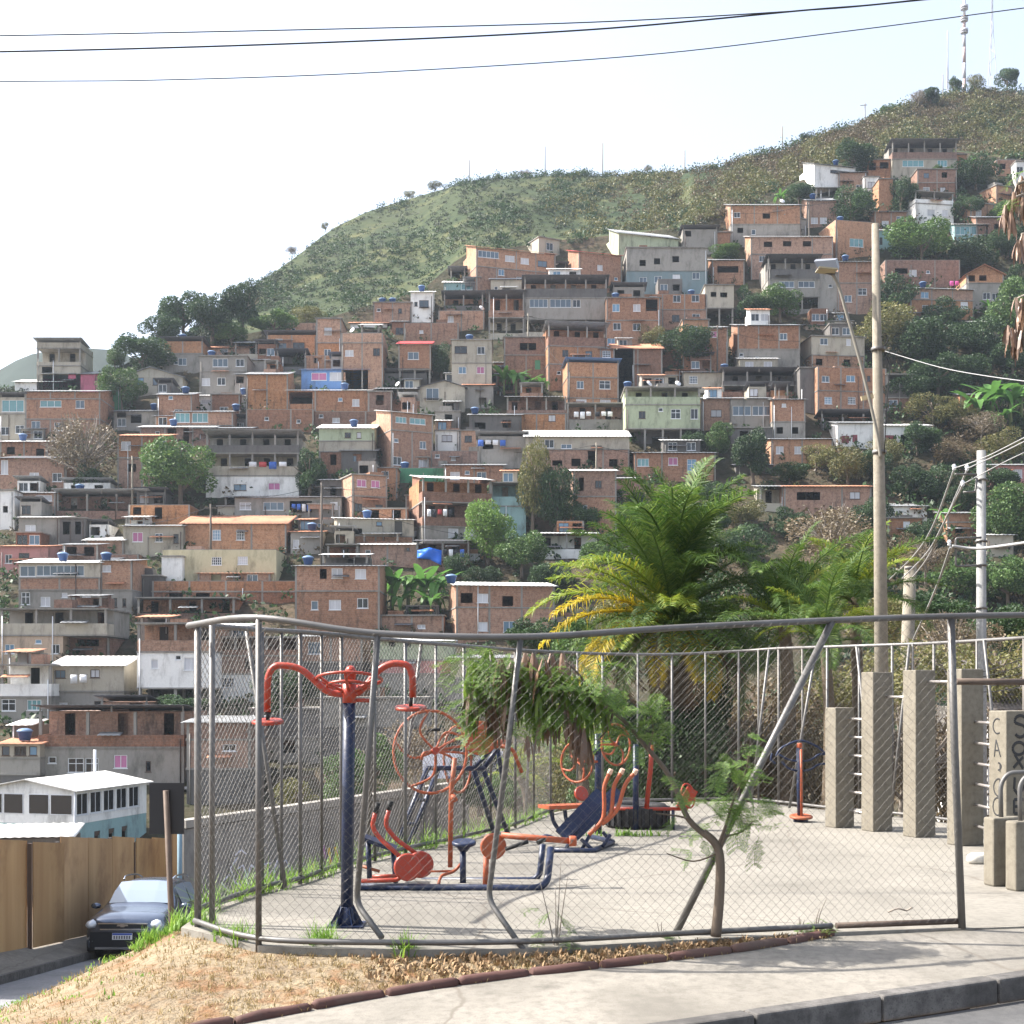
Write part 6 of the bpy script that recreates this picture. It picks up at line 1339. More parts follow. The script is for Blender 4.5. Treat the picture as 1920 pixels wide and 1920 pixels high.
me = npmesh('body', V, Q, CARP.m, True); me2 = me
import bmesh
bm = bmesh.new(); bm.from_mesh(me); bm.verts.ensure_lookup_table()
bm.faces.new([bm.verts[j] for j in range(n)]); bm.faces.new([bm.verts[(len(ST) - 1) * n + j] for j in reversed(range(n))])
for f in bm.faces: f.smooth = True
bmesh.ops.recalc_face_normals(bm, faces=bm.faces); bm.to_mesh(me); bm.free()
car.scale = (1.08, 1.0, 1.1)
body = link('body', me, car); ss = body.modifiers.new('s', 'SUBSURF'); ss.levels = 2; ss.render_levels = 2
def lerp_st(t0):
    for a, b in zip(ST, ST[1:]):
        if a[0] <= t0 <= b[0]: f = (t0 - a[0]) / (b[0] - a[0]); return [x + (y - x) * f for x, y in zip(a, b)]
def glass(name, ya, yb, side):
    mm = MB(); N = 6
    for i in range(N):
        s0, s1 = lerp_st(ya + (yb - ya) * i / N), lerp_st(ya + (yb - ya) * (i + 1) / N)
        if side == 0:
            for (k0, k1) in ((-1, -.5), (-.5, 0), (0, .5), (.5, 1)):
                pt = lambda s, k: (s[7] * .93 * k, s[0] - .02, (s[9] if abs(k) < .9 else s[8] + .01) + .012)
                mm.quad(pt(s0, k0), pt(s0, k1), pt(s1, k1), pt(s1, k0))
        else:
            pt = lambda s, k: (side * ((s[5] + (s[7] - s[5]) * k) + .0), s[0], s[6] + (s[8] - s[6]) * k + .005)
            mm.quad(pt(s0, .12), pt(s1, .12), pt(s1, .85), pt(s0, .85))
    return mm.build(name, CARG.m, car)
glass('windshield', 1.36, 2.06, 0)
for sd in (-1, 1): glass('side_window', 2.0, 2.9, sd); glass('side_window', 2.98, 3.8, sd)
MB().box((-.52, -.035, .70), (.52, .03, .80)).build('grille', BLK, car); MB().box((-.55, -.045, .79), (.55, .0, .815)).build('grille_bar', CHR.m, car); MB().box((-.5, -.045, .665), (.5, .0, .69)).build('grille_bar', CHR.m, car)
em = MB(); em.quad((-.13, -.06, .745), (-.05, -.06, .745), (-.04, -.06, .725), (.04, -.06, .725), (.05, -.06, .745), (.13, -.06, .75), (.11, -.06, .785), (.05, -.06, .785), (.04, -.06, .80), (-.04, -.06, .80), (-.05, -.06, .785), (-.11, -.06, .785)); em.build('emblem', CHR.m, car)
MB().box((-.72, -.03, .28), (.72, .06, .62)).build('bumper', BLK, car); MB().box((-.6, -.045, .25), (.6, 0, .30)).build('bumper_trim', CHR.m, car)
pl = MB().box((-.22, -.06, .46), (.22, -.04, .60)).build('number_plate', FRW, car); MB().box((-.215, -.064, .56), (.215, -.0605, .595)).build('plate_band', plain('plate_blue', (.02, .07, .38), rough=.4), pl)
pc = MB()
for i in range(7): pc.box((-.19 + i * .056, -.064, .475), (-.155 + i * .056, -.0605, .545))
o = pc.build('plate_characters', plain('plate_ink', (.12, .12, .13), rough=.5), pl); o['kind'] = 'stuff'
for sd in (-1, 1):
    mm = MB().lathe([(.02, -.11), (.12, -.08), (.15, 0), (.11, .07), (.02, .1)], 14); o = mm.build('headlight', LMP.m, car, (sd * .70, .13, .80)); o.scale = (.95, 1.5, .85); o.rotation_euler = (.2, 0, sd * .35)
    mm = MB().lathe([(.02, -.03), (.07, -.02), (.07, .02), (.02, .03)], 12); mm.build('fog_lamp', LMP.m, car, (sd * .66, -.0, .42), (math.pi / 2, 0, 0))
    mm = MB().lathe([(.02, -.09), (.1, -.06), (.12, 0), (.1, .06), (.02, .09)], 12); o = mm.build('mirror', CARP.m, car, (sd * 1.04, 1.55, 1.12)); o.scale = (1, .6, .75)
    MB().tube(smooth_path([(sd * .56, 2.15, 1.70), (sd * .60, 2.5, 1.78), (sd * .60, 3.5, 1.79), (sd * .56, 3.9, 1.72)], 4), .022, 6).build('roof_rail', CHR.m, car)
    MB().tube([(sd * .12 - .05, 1.36, 1.165), (sd * .12 + .45 - .05, 1.42, 1.19)], .012, 5).build('wiper', BLK, car)
    for y in (.82, 3.62):
        w = MB().lathe([(.20, -.11), (.34, -.11), (.36, -.07), (.36, .07), (.34, .11), (.20, .11)], 24, Matrix.Rotation(math.pi / 2, 4, 'Y')).build('wheel', RUB, car, (sd * .82, y, .36))
        MB().lathe([(.05, -.03), (.2, -.02), (.22, .0), (.22, .05)], 10, Matrix.Rotation(math.pi / 2, 4, 'Y')).build('rim', CHR.m, w, (sd * .075, 0, 0))
# ================================================================== sign seen from behind
sb = Vector(P(322, 1735, 19.5)); r = empty('road_sign', (sb.x, sb.y, zr(19.5)), 0, 'black backed rectangular road sign on a leaning brown pole', 'sign')
o_ = Vector(r.location); MB().tube([Vector((sb.x, sb.y, zr(19.5))) - o_, sb - o_, P(311, 1482, 19.5) - o_], .042, 8).build('pole', RUST, r)
a_ = P(280, 1468, 19.55) - o_; b_ = P(345, 1564, 19.55) - o_; m = MB(); m.box((a_.x, a_.y, b_.z), (b_.x, a_.y + .02, a_.z)); m.build('board', BLK, r); r.rotation_euler = (0, 0, 0)
bp = P(337, 1600, 40); tag(MB().tube([(0, 0, -3.5), (0, 0, 1.2)], .07, 8).build('street_post', plain('blue_grey_paint', (.16, .24, .29)), None, bp), 'slim blue grey post at the end of the hoarding', 'post')
# ================================================================== poles, lamp, cables
POLC = concrete('pole_concrete', (.20, .178, .14), (.26, .23, .185), False, 3.0)
pb = G(1655, 1504); D8 = pb.y
up_ = empty('utility_pole', pb, 0, 'tall round concrete utility pole carrying the street lamp', 'utility pole'); q = lambda x, y, d=0: P(x, y, D8 + d) - pb
MB().tube([q(1655.5, 1540), q(1650, 1000), q(1641, 420)], [.125, .10, .058], 18).build('shaft', POLC, up_)
for y in (655, 848): 
    c = q(1644 + (y - 420) * .011, y); MB().lathe([(.105, -.03), (.115, -.03), (.115, .03), (.105, .03)], 14).build('clamp', STEEL, up_, c)
MB().tube(smooth_path([q(1655, 650, -.12), q(1664, 640, -.12), q(1660, 625, -.1), q(1652, 632, -.1)], 4), .008, 5).build('cable_loop', CABLE, up_)
MB().tube(smooth_path([q(1658, 660, -.1), q(1668, 690, -.12), q(1664, 740, -.12), q(1658, 850, -.1)], 4), .008, 5).build('drop_cable', CABLE, up_)
MB().box((-.10, -.02, -.035), (.10, .02, .035)).build('name_plate', plain('dirty_tag', (.45, .36, .22)), up_, q(1626, 745, -.1), (0, -.2, 0))
lamp = empty('street_lamp', P(1650, 848, D8 - .13), 0, 'grey street lamp on a long curved arm clamped to the concrete pole', 'street lamp'); lo = Vector(lamp.location); ql = lambda x, y, d=-.13: P(x, y, D8 + d) - lo
MB().tube(smooth_path([ql(1651, 858), ql(1645, 815), ql(1627, 735), ql(1608, 660), ql(1588, 590), ql(1572, 535), ql(1556, 508), ql(1546, 502)], 5), .026, 9).build('arm', plain('lamp_arm_paint', (.20, .185, .155), rough=.5), lamp)
hm = MB(); hm.v += [tuple(ql(x, y, d)) for x, y, d in ((1526, 490, -.35), (1566, 487, -.35), (1572, 505, -.35), (1534, 504, -.35), (1530, 486, .15), (1570, 484, .15), (1574, 500, .15), (1538, 500, .15))]
for f in ((0, 1, 2, 3), (7, 6, 5, 4), (0, 4, 5, 1), (1, 5, 6, 2), (2, 6, 7, 3), (3, 7, 4, 0)): hm.f.append(f); hm.m.append(0); hm.sm.append(False)
hm.build('lamp_head', plain('lamp_grey', (.20, .21, .23), rough=.4), lamp); MB().tube([ql(1540, 503), ql(1566, 512)], .06, 8).build('lamp_neck', TIND, lamp)
MB().box((-.15, -.1, -.01), (.15, .2, .012)).build('lens', plain('lamp_lens', (.28, .25, .17), rough=.2), lamp, ql(1551, 505.5, -.3), (0, .1, 0))
def pole(name, xb, yb, xt, yt, D, r0, r1, label, sides=14, mat=None):
    b = P(xb, yb, D); r = empty(name, b, 0, label, 'utility pole'); MB().tube([(0, 0, -2.5), Vector(P(xt, yt, D)) - b], [r0, r1], sides).build('shaft', mat or POLC, r); return r, b
POLG = concrete('grey_pole_concrete', (.25, .25, .245), (.31, .31, .305), False, 3.0)
r2, b2 = pole('utility_pole', 1840, 1500, 1840, 845, 27, .115, .085, 'grey concrete utility pole with square metal brackets at the right', mat=POLG)
for pts in ([(1840, 1008), (1792, 1009), (1792, 1062), (1840, 1060)], [(1832, 890), (1790, 889)], [(1832, 896), (1829, 922), (1806, 923)]):
    MB().tube(round_path([P(x, y, 26.85) - b2 for x, y in pts], .05), .022, 6).build('bracket', STEEL, r2)
for x, y in ((1789, 878), (1813, 879), (1805, 908), (1780, 1020)): MB().lathe([(.02, 0), (.04, .03), (.025, .05), (.045, .08), (.02, .12)], 10).build('insulator', FRW, r2, P(x, y + 4, 26.85) - b2)
for y in (900, 1015, 1060, 1140): MB().lathe([(.108, -.02), (.118, -.02), (.118, .02), (.108, .02)], 12).build('clamp', STEEL, r2, P(1840, y, 27) - b2)
r3, b3 = pole('utility_pole', 1693, 1300, 1707, 1062, 46, .24, .20, 'short pale utility pole between the two taller poles')
MB().tube([P(1697, 1066, 45.8) - b3, P(1714, 1064, 45.8) - b3], .05, 6).build('cross_arm', STEEL, r3)
def cable(pts, r, label, group, name='power_cable', mat=None):
    p = smooth_path([P(*a) for a in pts], 10); o = p[0]; ob = MB().tube([x - o for x in p], r, 6).build(name, mat or CABLE, None, o); return tag(ob, label, 'cable', group)
TOPC = 'cables crossing the top of the sky'
cable([(-700, 76, 14), (0, 67, 14), (600, 55, 14), (1100, 42, 14), (1500, 20, 14), (1710, 2, 14), (2300, -60, 14)], .0065, 'uppermost black cable across the sky', TOPC)
cable([(-700, 104, 14), (0, 97, 14), (600, 80, 14), (1100, 56, 14), (1500, 20, 14), (1720, 0, 14), (2300, -72, 14)], .009, 'middle thick black cable across the sky', TOPC)
cable([(-700, 162, 14), (0, 153, 14), (300, 150, 14), (700, 136, 14), (1200, 104, 14), (1600, 57, 14), (1920, 15, 14), (2500, -60, 14)], .0055, 'lowest thin black cable across the sky', TOPC)
LW = plain('pale_cable', (.28, .28, .28), rough=.5); PW = 'wires around the right hand poles'
for pts, rr_, lb in [([(1789, 878, 26.8), (1850, 856, 26), (1960, 800, 24)], .012, 'highest wire rising right from the bracketed pole'), ([(1813, 879, 26.8), (1880, 848, 26), (1960, 808, 24)], .012, 'second wire rising right from the bracketed pole'), ([(1805, 908, 26.8), (1880, 868, 26), (1960, 830, 24)], .01, 'third wire rising right from the bracketed pole'),
                     ([(1789, 880, 26.8), (1750, 985, 30), (1715, 1040, 36), (1668, 1086, 46)], .02, 'left wire sagging from the bracketed pole to the short pole'), ([(1813, 882, 26.8), (1765, 990, 30), (1735, 1040, 36), (1690, 1086, 46)], .02, 'middle wire sagging from the bracketed pole to the short pole'), ([(1805, 910, 26.8), (1768, 985, 30), (1738, 1048, 36), (1700, 1095, 46)], .02, 'right wire sagging from the bracketed pole to the short pole'),
                     ([(1785, 1024, 26.8), (1840, 1028, 26.6), (1960, 1012, 25)], .03, 'thick twisted cable crossing the bracketed pole'), ([(1782, 1026, 26.8), (1760, 1090, 28), (1735, 1150, 30), (1712, 1200, 32)], .022, 'twisted cable dropping left from the bracketed pole')]:
    cable(pts, rr_, lb, PW, mat=LW)
cable([(1658, 658, D8 - .1), (1760, 688, 21), (1850, 705, 19), (1980, 722, 17)], .006, 'service wire running right from the tall pole clamp', PW, mat=LW)
for i in range(5): cable([(1835, 1262 + i * 9, 27), (1890, 1245 + i * 12, 24), (1990, 1212 + i * 14, 21)], .008, ('lowest', 'fourth', 'middle', 'second', 'uppermost')[4 - i] + ' of the five bunched low wires at the right edge', 'bunched low wires at the right edge')
# ---- masts and ridge poles
MSTW = plain('mast_white', (.42, .42, .45), rough=.5); MSTR = plain('mast_red', (.36, .28, .27), rough=.5)
Dm = hill_D(1808, 178) + 4; mb_ = P(1808, 178, Dm); r = empty('radio_mast', mb_, 0, 'tall red and white tubular radio mast with round platforms', 'mast')
zt = P(1808, -60, Dm).z - mb_.z
for i in range(8): MB().tube([(0, 0, -2 if i == 0 else zt * i / 8), (0, 0, zt * (i + 1) / 8)], .42 - .02 * i, 8).build('section', MSTR if i % 2 == 0 else MSTW, r)
for y in (18, 40, 62): MB().lathe([(.5, -.1), (.85, .0), (.85, .12), (.5, .12)], 12).build('platform', MSTW, r, P(1808, y, Dm) - mb_); MB().lathe([(.84, .3), (.86, .3), (.86, .9), (.84, .9)], 12).build('railing', MSTW, r, P(1808, y, Dm) - mb_)
def lattice(x, yb, yt, w, label):
    D = hill_D(x, yb) + 6; b = P(x, yb, D); r = empty('radio_mast', b, 0, label, 'mast'); h = P(x, yt, D).z - b.z; leg = [(-w, -w * .5), (w, -w * .5), (0, w)]
    f = lambda t: max(.12, 1 - t * 1.6) if t < .6 else .12
    for lx, ly in leg: MB().tube([(lx * f(t), ly * f(t), -1.5 + (h + 1.5) * t) for t in np.linspace(0, 1, 9)], .07, 4).build('leg', MSTW, r)
    for i in range(14):
        t0, t1 = i / 14, (i + 1) / 14; a, b_ = leg[i % 3], leg[(i + 1) % 3]; MB().tube([(a[0] * f(t0), a[1] * f(t0), h * t0), (b_[0] * f(t1), b_[1] * f(t1), h * t1)], .045, 4).build('brace', MSTW, r)
lattice(1860, 172, -60, 1.3, 'three legged lattice mast right of the tall radio mast'); lattice(1777, 182, 58, .35, 'slender lattice mast left of the tall radio mast')
for x, yb, yt, lb in ((1022, 333, 275, 'ridge pole above the rooftop cube'), (1130, 330, 268, 'ridge pole left of the ridge centre'), (1284, 328, 282, 'ridge pole right of the ridge centre'), (1467, 285, 237, 'ridge pole where the ridge rises'), (880, 344, 300, 'thin ridge pole at the left end of the crest'), (1622, 236, 194, 'ridge pole with a cross arm below the masts'), (1768, 190, 140, 'short pole left of the radio masts')):
    D = hill_D(x, yb) + 2; b = P(x, yb, D); r = empty('ridge_pole', b, 0, lb, 'pole', 'thin poles along the ridge'); h = P(x, yt, D).z - b.z
    MB().tube([(0, 0, -1.5), (0, 0, h)], .11, 6).build('shaft', POLC, r)
    if x == 1622: MB().tube([(-1, 0, h - .4), (.4, 0, h - .3)], .09, 5).build('cross_arm', POLC, r)
# ================================================================== bananas and palms
BAN = foliage('banana_leaf', (.07, .17, .035), (.11, .24, .05), (.16, .30, .07), .4)
def banana_leaf(L, w, bend, seed):
    r_ = random.Random(seed); V = []; Q = []; n = 10
    for i in range(n + 1):
        t = i / n; x = L * (t - .25 * bend * t * t); z = L * (.9 * t - bend * t * t); ww = w * math.sin(math.pi * min(1, t * .93 + .07)) ** .6 * r_.uniform(.8, 1.05)
        V += [(x, -ww, z + ww * .25), (x, 0, z), (x, ww, z + ww * .25)]
    for i in range(n): a = i * 3; Q += [(a, a + 3, a + 4, a + 1), (a + 1, a + 4, a + 5, a + 2)]
    return npmesh('leaf', V, Q, BAN, True)
_bl = [banana_leaf(2.6, .34, b, i) for i, b in enumerate((.35, .6, .85, 1.1, 1.35))]
_bs = MB().tube([(0, 0, -.4), (0.03, 0, .8), (0, 0, 1.9)], [.17, .14, .09], 8).mesh('stem', plain('banana_stem', (.16, .19, .08)))
BG = 'banana plants among the houses'
def banana(x, yb, h, label, D=None, seed=0):
    D0 = (hill_D(x, yb) if D is None else D) - .8; p = P(x, yb, D0); s = h * D0 / F / 3.6; r_ = random.Random(seed); r = empty('banana_plant', p, r_.uniform(0, 6), label, 'banana plant', BG); r.scale = (s, s, s)
    link('stem', _bs, r)
    for i in range(11): link('leaf', _bl[i % 5], r, (0, 0, 1.5 + .03 * i), (0, 0, i * 2.4 + r_.uniform(-.2, .2)))
for i, (x, y, h, lb) in enumerate([(735, 1135, 80, 'leftmost banana plant of the grove beside the two storey brick house'), (765, 1140, 86, 'second banana plant of the lower grove'), (795, 1142, 90, 'tallest banana plant in the lower grove'), (822, 1140, 78, 'right hand banana plant of the lower grove'), (752, 1155, 60, 'short banana plant at the front of the lower grove'), (808, 1158, 62, 'front right banana plant of the lower grove'),
                                (945, 735, 52, 'banana plant right of the tall cream house'), (968, 738, 56, 'bright banana plant in the middle of the centre clump'), (990, 742, 46, 'small banana plant at the right of the centre clump'), (1015, 740, 40, 'sunlit banana plant left of the angular brick house'),
                                (1835, 800, 80, 'left banana plant of the right hand clump'), (1862, 790, 92, 'tallest banana plant of the right hand clump'), (1895, 795, 88, 'banana plant at the right of the right hand clump'), (1915, 780, 80, 'banana plant cut by the right edge'), (1880, 812, 62, 'low banana plant under the right hand clump'),
                                (1462, 384, 28, 'small banana plant below the upper scrub'), (1345, 565, 30, 'banana plant beside the beige stilt house'), (1815, 320, 30, 'banana plant right of the topmost house'), (1770, 990, 50, 'banana plant left of the small brick house'), (1855, 590, 30, 'banana plant under the gabled brick house')]):
    banana(x, y, h, lb, seed=i)
def frond_mesh(L, droop, lw, ll, n, mat, seed, curl=.15):
    """palm frond rising from the origin towards +x: rachis with two rows of leaflets"""
    rg = np.random.default_rng(seed); ts = np.linspace(0, 1, 16); ang0 = 1.0
    pts = []; x = z = 0; 
    for i, t in enumerate(ts):
        a = ang0 - droop * t ** 1.4
        pts.append((x, 0, z)); x += L / 15 * math.cos(a); z += L / 15 * math.sin(a)
    pts = np.array(pts); mb = MB(); mb.tube([tuple(p) for p in pts], [.035 * (1 - .8 * t) + .004 for t in ts], 5)
    C = []; 
    for sd in (-1, 1):
        for i in range(n):
            t = .10 + .9 * i / n; p = np.array([np.interp(t, ts, pts[:, k]) for k in range(3)]); p2 = np.array([np.interp(min(1, t + .03), ts, pts[:, k]) for k in range(3)]); d = (p2 - p); d /= np.linalg.norm(d) + 1e-9
            side = np.array([0, sd, 0]); up = np.cross(d, side) * sd
            l = ll * (math.sin(math.pi * (t * .82 + .12)) ** .7) * rg.uniform(.85, 1.1); dr = d * .62 + side * .75 + up * (.18 + rg.normal(0, .16)); dr /= np.linalg.norm(dr)
            b = p; mid = p + dr * l * .55; tip = p + dr * l * .92 + np.array([0, 0, -l * rg.uniform(.15, .35)])
            wv = np.cross(dr, up + rg.normal(0, .3, 3)); wv /= np.linalg.norm(wv) + 1e-9; w = lw * rg.uniform(.8, 1.2)
            mb.quad(b - wv * w * .4, b + wv * w * .4, mid + wv * w, mid - wv * w); mb.quad(mid - wv * w, mid + wv * w, tip)
    return mb.mesh('frond', mat)
PG = foliage('palm_green', (.04, .085, .018), (.075, .14, .025), (.16, .22, .045), .4, .6, .15); PY = foliage('palm_yellow', (.42, .31, .012), (.52, .38, .016), (.30, .29, .025), .5, .6, .1); PGY = foliage('palm_lime', (.14, .22, .025), (.22, .28, .03), (.32, .30, .03), .42, .6, .1); PD = foliage('palm_dead', (.11, .07, .04), (.15, .10, .055), (.08, .05, .03), .2)
_pf = {'g': [frond_mesh(3.6, d, .013, .78, 112, PG, i) for i, d in enumerate((.7, 1.1, 1.5, 1.9))], 'y': [frond_mesh(2.9, d, .014, .62, 84, PY, 20 + i) for i, d in enumerate((1.3, 1.9))], 'l': [frond_mesh(3.2, d, .014, .68, 90, PGY, 30 + i) for i, d in enumerate((1.0, 1.5))], 'd': [frond_mesh(2.6, d, .018, .36, 44, PD, 40 + i) for i, d in enumerate((2.5, 3.0))]}
PTR = plain('palm_trunk', (.10, .075, .05), var=.5, scale=9, stretch=(1, 1, 3), bump=1.0)
def palm(base, crown, label, fr, s=1.0, tr=.22):
    """fr: list of (azimuth deg, tilt deg, kind, scale)"""
    base = Vector(base); r = empty('palm_tree', base, 0, label, 'palm', 'palms behind the far fence'); c = Vector(crown) - base
    MB().tube(smooth_path([(0, 0, -1), c * .5 + Vector((.1, 0, 0)), c], 5), [tr * (1.1 - .03 * i) for i in range(11)], 14).build('trunk', PTR, r)
    for i, (az, ti, k, sc) in enumerate(fr):
        link('frond', _pf[k][i % len(_pf[k])], r, c + Vector((0, 0, -.02 * (i % 7))), (0, math.radians(ti), math.radians(az)), (sc * s,) * 3)
rr = random.Random(17); fr = []
for i in range(20): fr.append((i * 137.5, -32 + rr.uniform(-10, 8), 'g', rr.uniform(.84, .96)))
for i in range(20): fr.append((i * 137.5 + 40, -4 + rr.uniform(-14, 14), 'g', rr.uniform(.66, .8)))
for i in range(14): fr.append((i * 137.5 + 90, 32 + rr.uniform(-10, 10), 'g', rr.uniform(.55, .68)))
for az, ti, k, sc in ((200, 25, 'y', .95), (215, 45, 'y', .95), (185, 40, 'y', 1.0), (170, 50, 'y', .9), (235, 50, 'l', .7), (250, 60, 'y', .7), (280, 62, 'y', .75), (300, 66, 'y', .75), (195, 10, 'l', .9), (220, 5, 'l', .95), (262, 30, 'l', .7), (275, 20, 'l', .6), (160, 15, 'l', .9), (205, 60, 'l', .75), (190, 60, 'y', .9), (180, 20, 'l', 1.0)): fr.append((az, ti, k, sc))
for i in range(18): fr.append((i * 137.5 + 20, 58 + rr.uniform(-6, 12), 'g', rr.uniform(.6, .78)))  # low drooping fronds added to cast shade beneath the crown
for i in range(9): fr.append((i * 40 + 7, 62 + rr.uniform(-8, 14), 'd', rr.uniform(.85, 1.1)))
pb_ = G(1262, 1500) + Vector((0, 4.6, 0)); pb_.z = -1.6
palm(P(1262, 1500, 27) - Vector((0, 0, .6)), P(1262, 1165, 27), 'big bushy palm with green crown and bright yellow lower fronds', fr, .98, .34)
def plain_palm(n, seed, ylw=0):
    r_ = random.Random(seed); out = []
    for i in range(n): out.append((i * 137.5, -25 + 75 * i / n + r_.uniform(-8, 8), 'g' if r_.random() > ylw else 'l', r_.uniform(.75, 1)))
    return out
palm(P(1470, 1500, 26.0) - Vector((0, 0, .5)), P(1470, 1165, 26.0), 'low arching green palm right of the big palm', plain_palm(24, 3, .2), .66, .14)
palm(P(1600, 1480, 27.5) - Vector((0, 0, .8)), P(1600, 1120, 27.5), 'green palm with spiky upright crown left of the tall pole', plain_palm(22, 4, .15), .64, .13)
palm(P(1545, 1500, 24.5) - Vector((0, 0, .5)), P(1545, 1195, 24.5), 'young palm hidden between the two green palms', plain_palm(16, 5, .25), .52, .11)
palm(P(1090, 1500, 24.5) - Vector((0, 0, .5)), P(1080, 1405, 24.5), 'small yellowing palm behind the far fence left of the big palm', plain_palm(14, 6, .6), .42, .1)
palm(P(985, 1520, 25) - Vector((0, 0, .5)), P(975, 1455, 25), 'tiny lime palm behind the thin tree', plain_palm(12, 7, .9), .34, .09)
# ---- brush just behind the fence
def brush(x, yb, D, w, h, kind, label, sink=.4): T(x, yb, w, h, kind, label, 'bushes just behind the far fence', D, 'bush', 'bush', 0, 0.0, sink)
for i, (x, yb, D, w, h, k, lb) in enumerate([(1210, 1520, 30, 190, 210, 'd', 'dark bush in the shade left of the big palm trunk'), (1310, 1520, 30, 190, 230, 'd', 'dark bush in the shade right of the big palm trunk'), (1255, 1520, 31, 200, 250, 'd', 'tall dark bush behind the big palm trunk'), (1215, 1512, 26.6, 180, 250, 'd', 'dark bush in front of the big palm trunk'), (1265, 1512, 26.0, 190, 220, 'd', 'low dark bush in the middle of the palm shade'), (1320, 1512, 26.8, 170, 270, 'd', 'tall dark bush in front of the big palm trunk'), (1130, 1515, 29, 150, 170, 'm', 'green bush behind the twin wheel post'), (1050, 1520, 30, 140, 160, 'o', 'olive bush behind the thin tree pods'), (975, 1535, 32, 120, 150, 'm', 'green bush left of the tiny lime palm'),  # bushes in front of the palm trunk added to deepen the darkness there
        (1400, 1510, 27, 170, 210, 'b', 'brown leafless brush right of the dark shade'), (1490, 1510, 26.5, 180, 220, 'y', 'dry straw brush behind the twister'), (1590, 1515, 26, 170, 230, 'y', 'dry straw brush behind the short pillar'), (1690, 1520, 28, 190, 250, 'b', 'brown brush between the tall pillars'), (1780, 1530, 29, 190, 270, 'y', 'dry brush behind the gate post'), (1870, 1300, 33, 190, 160, 'o', 'olive brush above the tiled roof at the right'), (1700, 1330, 36, 200, 160, 'o', 'olive brush around the short pale pole'), (1790, 1260, 40, 200, 140, 'b', 'brown brush left of the bracketed pole'), (1600, 1330, 34, 200, 140, 'o', 'olive brush under the green palms'), (1440, 1400, 33, 180, 160, 'y', 'straw brush below the low arching palm'),
        (1380, 1250, 44, 170, 130, 'd', 'dark bush behind the palms'), (1480, 1150, 60, 180, 110, 'd', 'dark tree top behind the low arching palm'), (1330, 1190, 60, 170, 140, 'd', 'dark tree top behind the big palm crown'), (1190, 1200, 60, 150, 120, 'o', 'olive tree top left of the big palm crown'), (1100, 1260, 50, 150, 120, 'm', 'green tree top over the far fence'), (1010, 1230, 70, 120, 90, 'd', 'dark tree top behind the thin tree'), (1660, 1200, 50, 150, 100, 'o', 'olive tree top behind the tall pole'), (1880, 1220, 48, 140, 110, 'd', 'dark tree top right of the bracketed pole'), (1750, 1180, 60, 150, 90, 'd', 'dark tree top between the right hand poles'),
        (640, 1500, 56, 130, 110, 'm', 'green bush beyond the graffiti wall'), (700, 1480, 60, 120, 120, 'm', 'taller green bush beyond the graffiti wall'), (560, 1510, 58, 100, 70, 'o', 'olive bush beyond the graffiti wall'), (900, 1500, 50, 110, 130, 'd', 'dark bush behind the banner'), (330, 1335, 112, 130, 42, 'd', 'dark green scrub under the stilt house'), (530, 1330, 100, 150, 90, 'd', 'dark scrub behind the left fence mesh'), (780, 1460, 70, 160, 130, 'b', 'brown brush behind the orange wheel')]):
    brush(x, yb, D, w, h, k, lb)
tr_ = P(1905, 1240, 33); r = empty('tiled_roof_shed', Vector((tr_.x, tr_.y, 0)), .1, 'old grey tiled roof of a shed beyond the fence at the right edge', 'shed')
z1 = tr_.z; corrugated(r, -.9, 4, -.6, 3.0, z1 - 1.15, z1 + .1, plain('old_grey_tile', (.14, .12, .11), dirt=(.06, .055, .05), damt=.6, var=.4, scale=8)); MB().box((-.7, 0, -6), (3.8, 3, z1 - 1.1)).build('wall', MT['w'], r)
# ================================================================== thin tree with pods in front
FL = foliage('feather_leaf', (.075, .15, .03), (.13, .22, .045), (.22, .31, .07), .45, 2.0, .12); PODB = plain('brown_pod', (.15, .085, .05), rough=.45, var=.4, scale=12, spec=.5, rnd=.25); PODG = foliage('green_pod', (.085, .15, .025), (.12, .19, .03), (.17, .24, .04), .4, 3.0, .1); PODT = plain('pale_pod', (.30, .21, .16), rough=.4, var=.3, scale=12, rnd=.2)
def feather(L, seed):
    rg = np.random.default_rng(seed); mb = MB(); pts = [(L * t, 0, -.35 * L * t * t) for t in np.linspace(0, 1, 6)]; mb.tube(pts, .0016, 3)
    for i in range(7):
        t = .18 + .8 * i / 6.5; bx = Vector((L * t, 0, -.35 * L * t * t))
        for sd in (-1, 1):
            d = Vector((.55, sd * .85, -.15 + rg.normal(0, .12))).normalized(); pl_ = L * .48 * (1 - .35 * abs(t - .5)); nrm = Vector((0, 0, 1)); sdv = d.cross(nrm).normalized()
            for j in range(8):
                b = bx + d * pl_ * (j + .6) / 8 + Vector((0, 0, -.03 * (j / 8) ** 2 * pl_))
                for s2 in (-1, 1):
                    tip = b + (sdv * s2 * .85 + d * .5).normalized() * .013 + Vector((0, 0, rg.normal(0, .002))); w = d * .0028; mb.quad(b - w, b + w, tip + w * .7, tip - w * .7)
    return mb.mesh('leaf', FL)
_fl = [feather(.17, i) for i in range(4)]
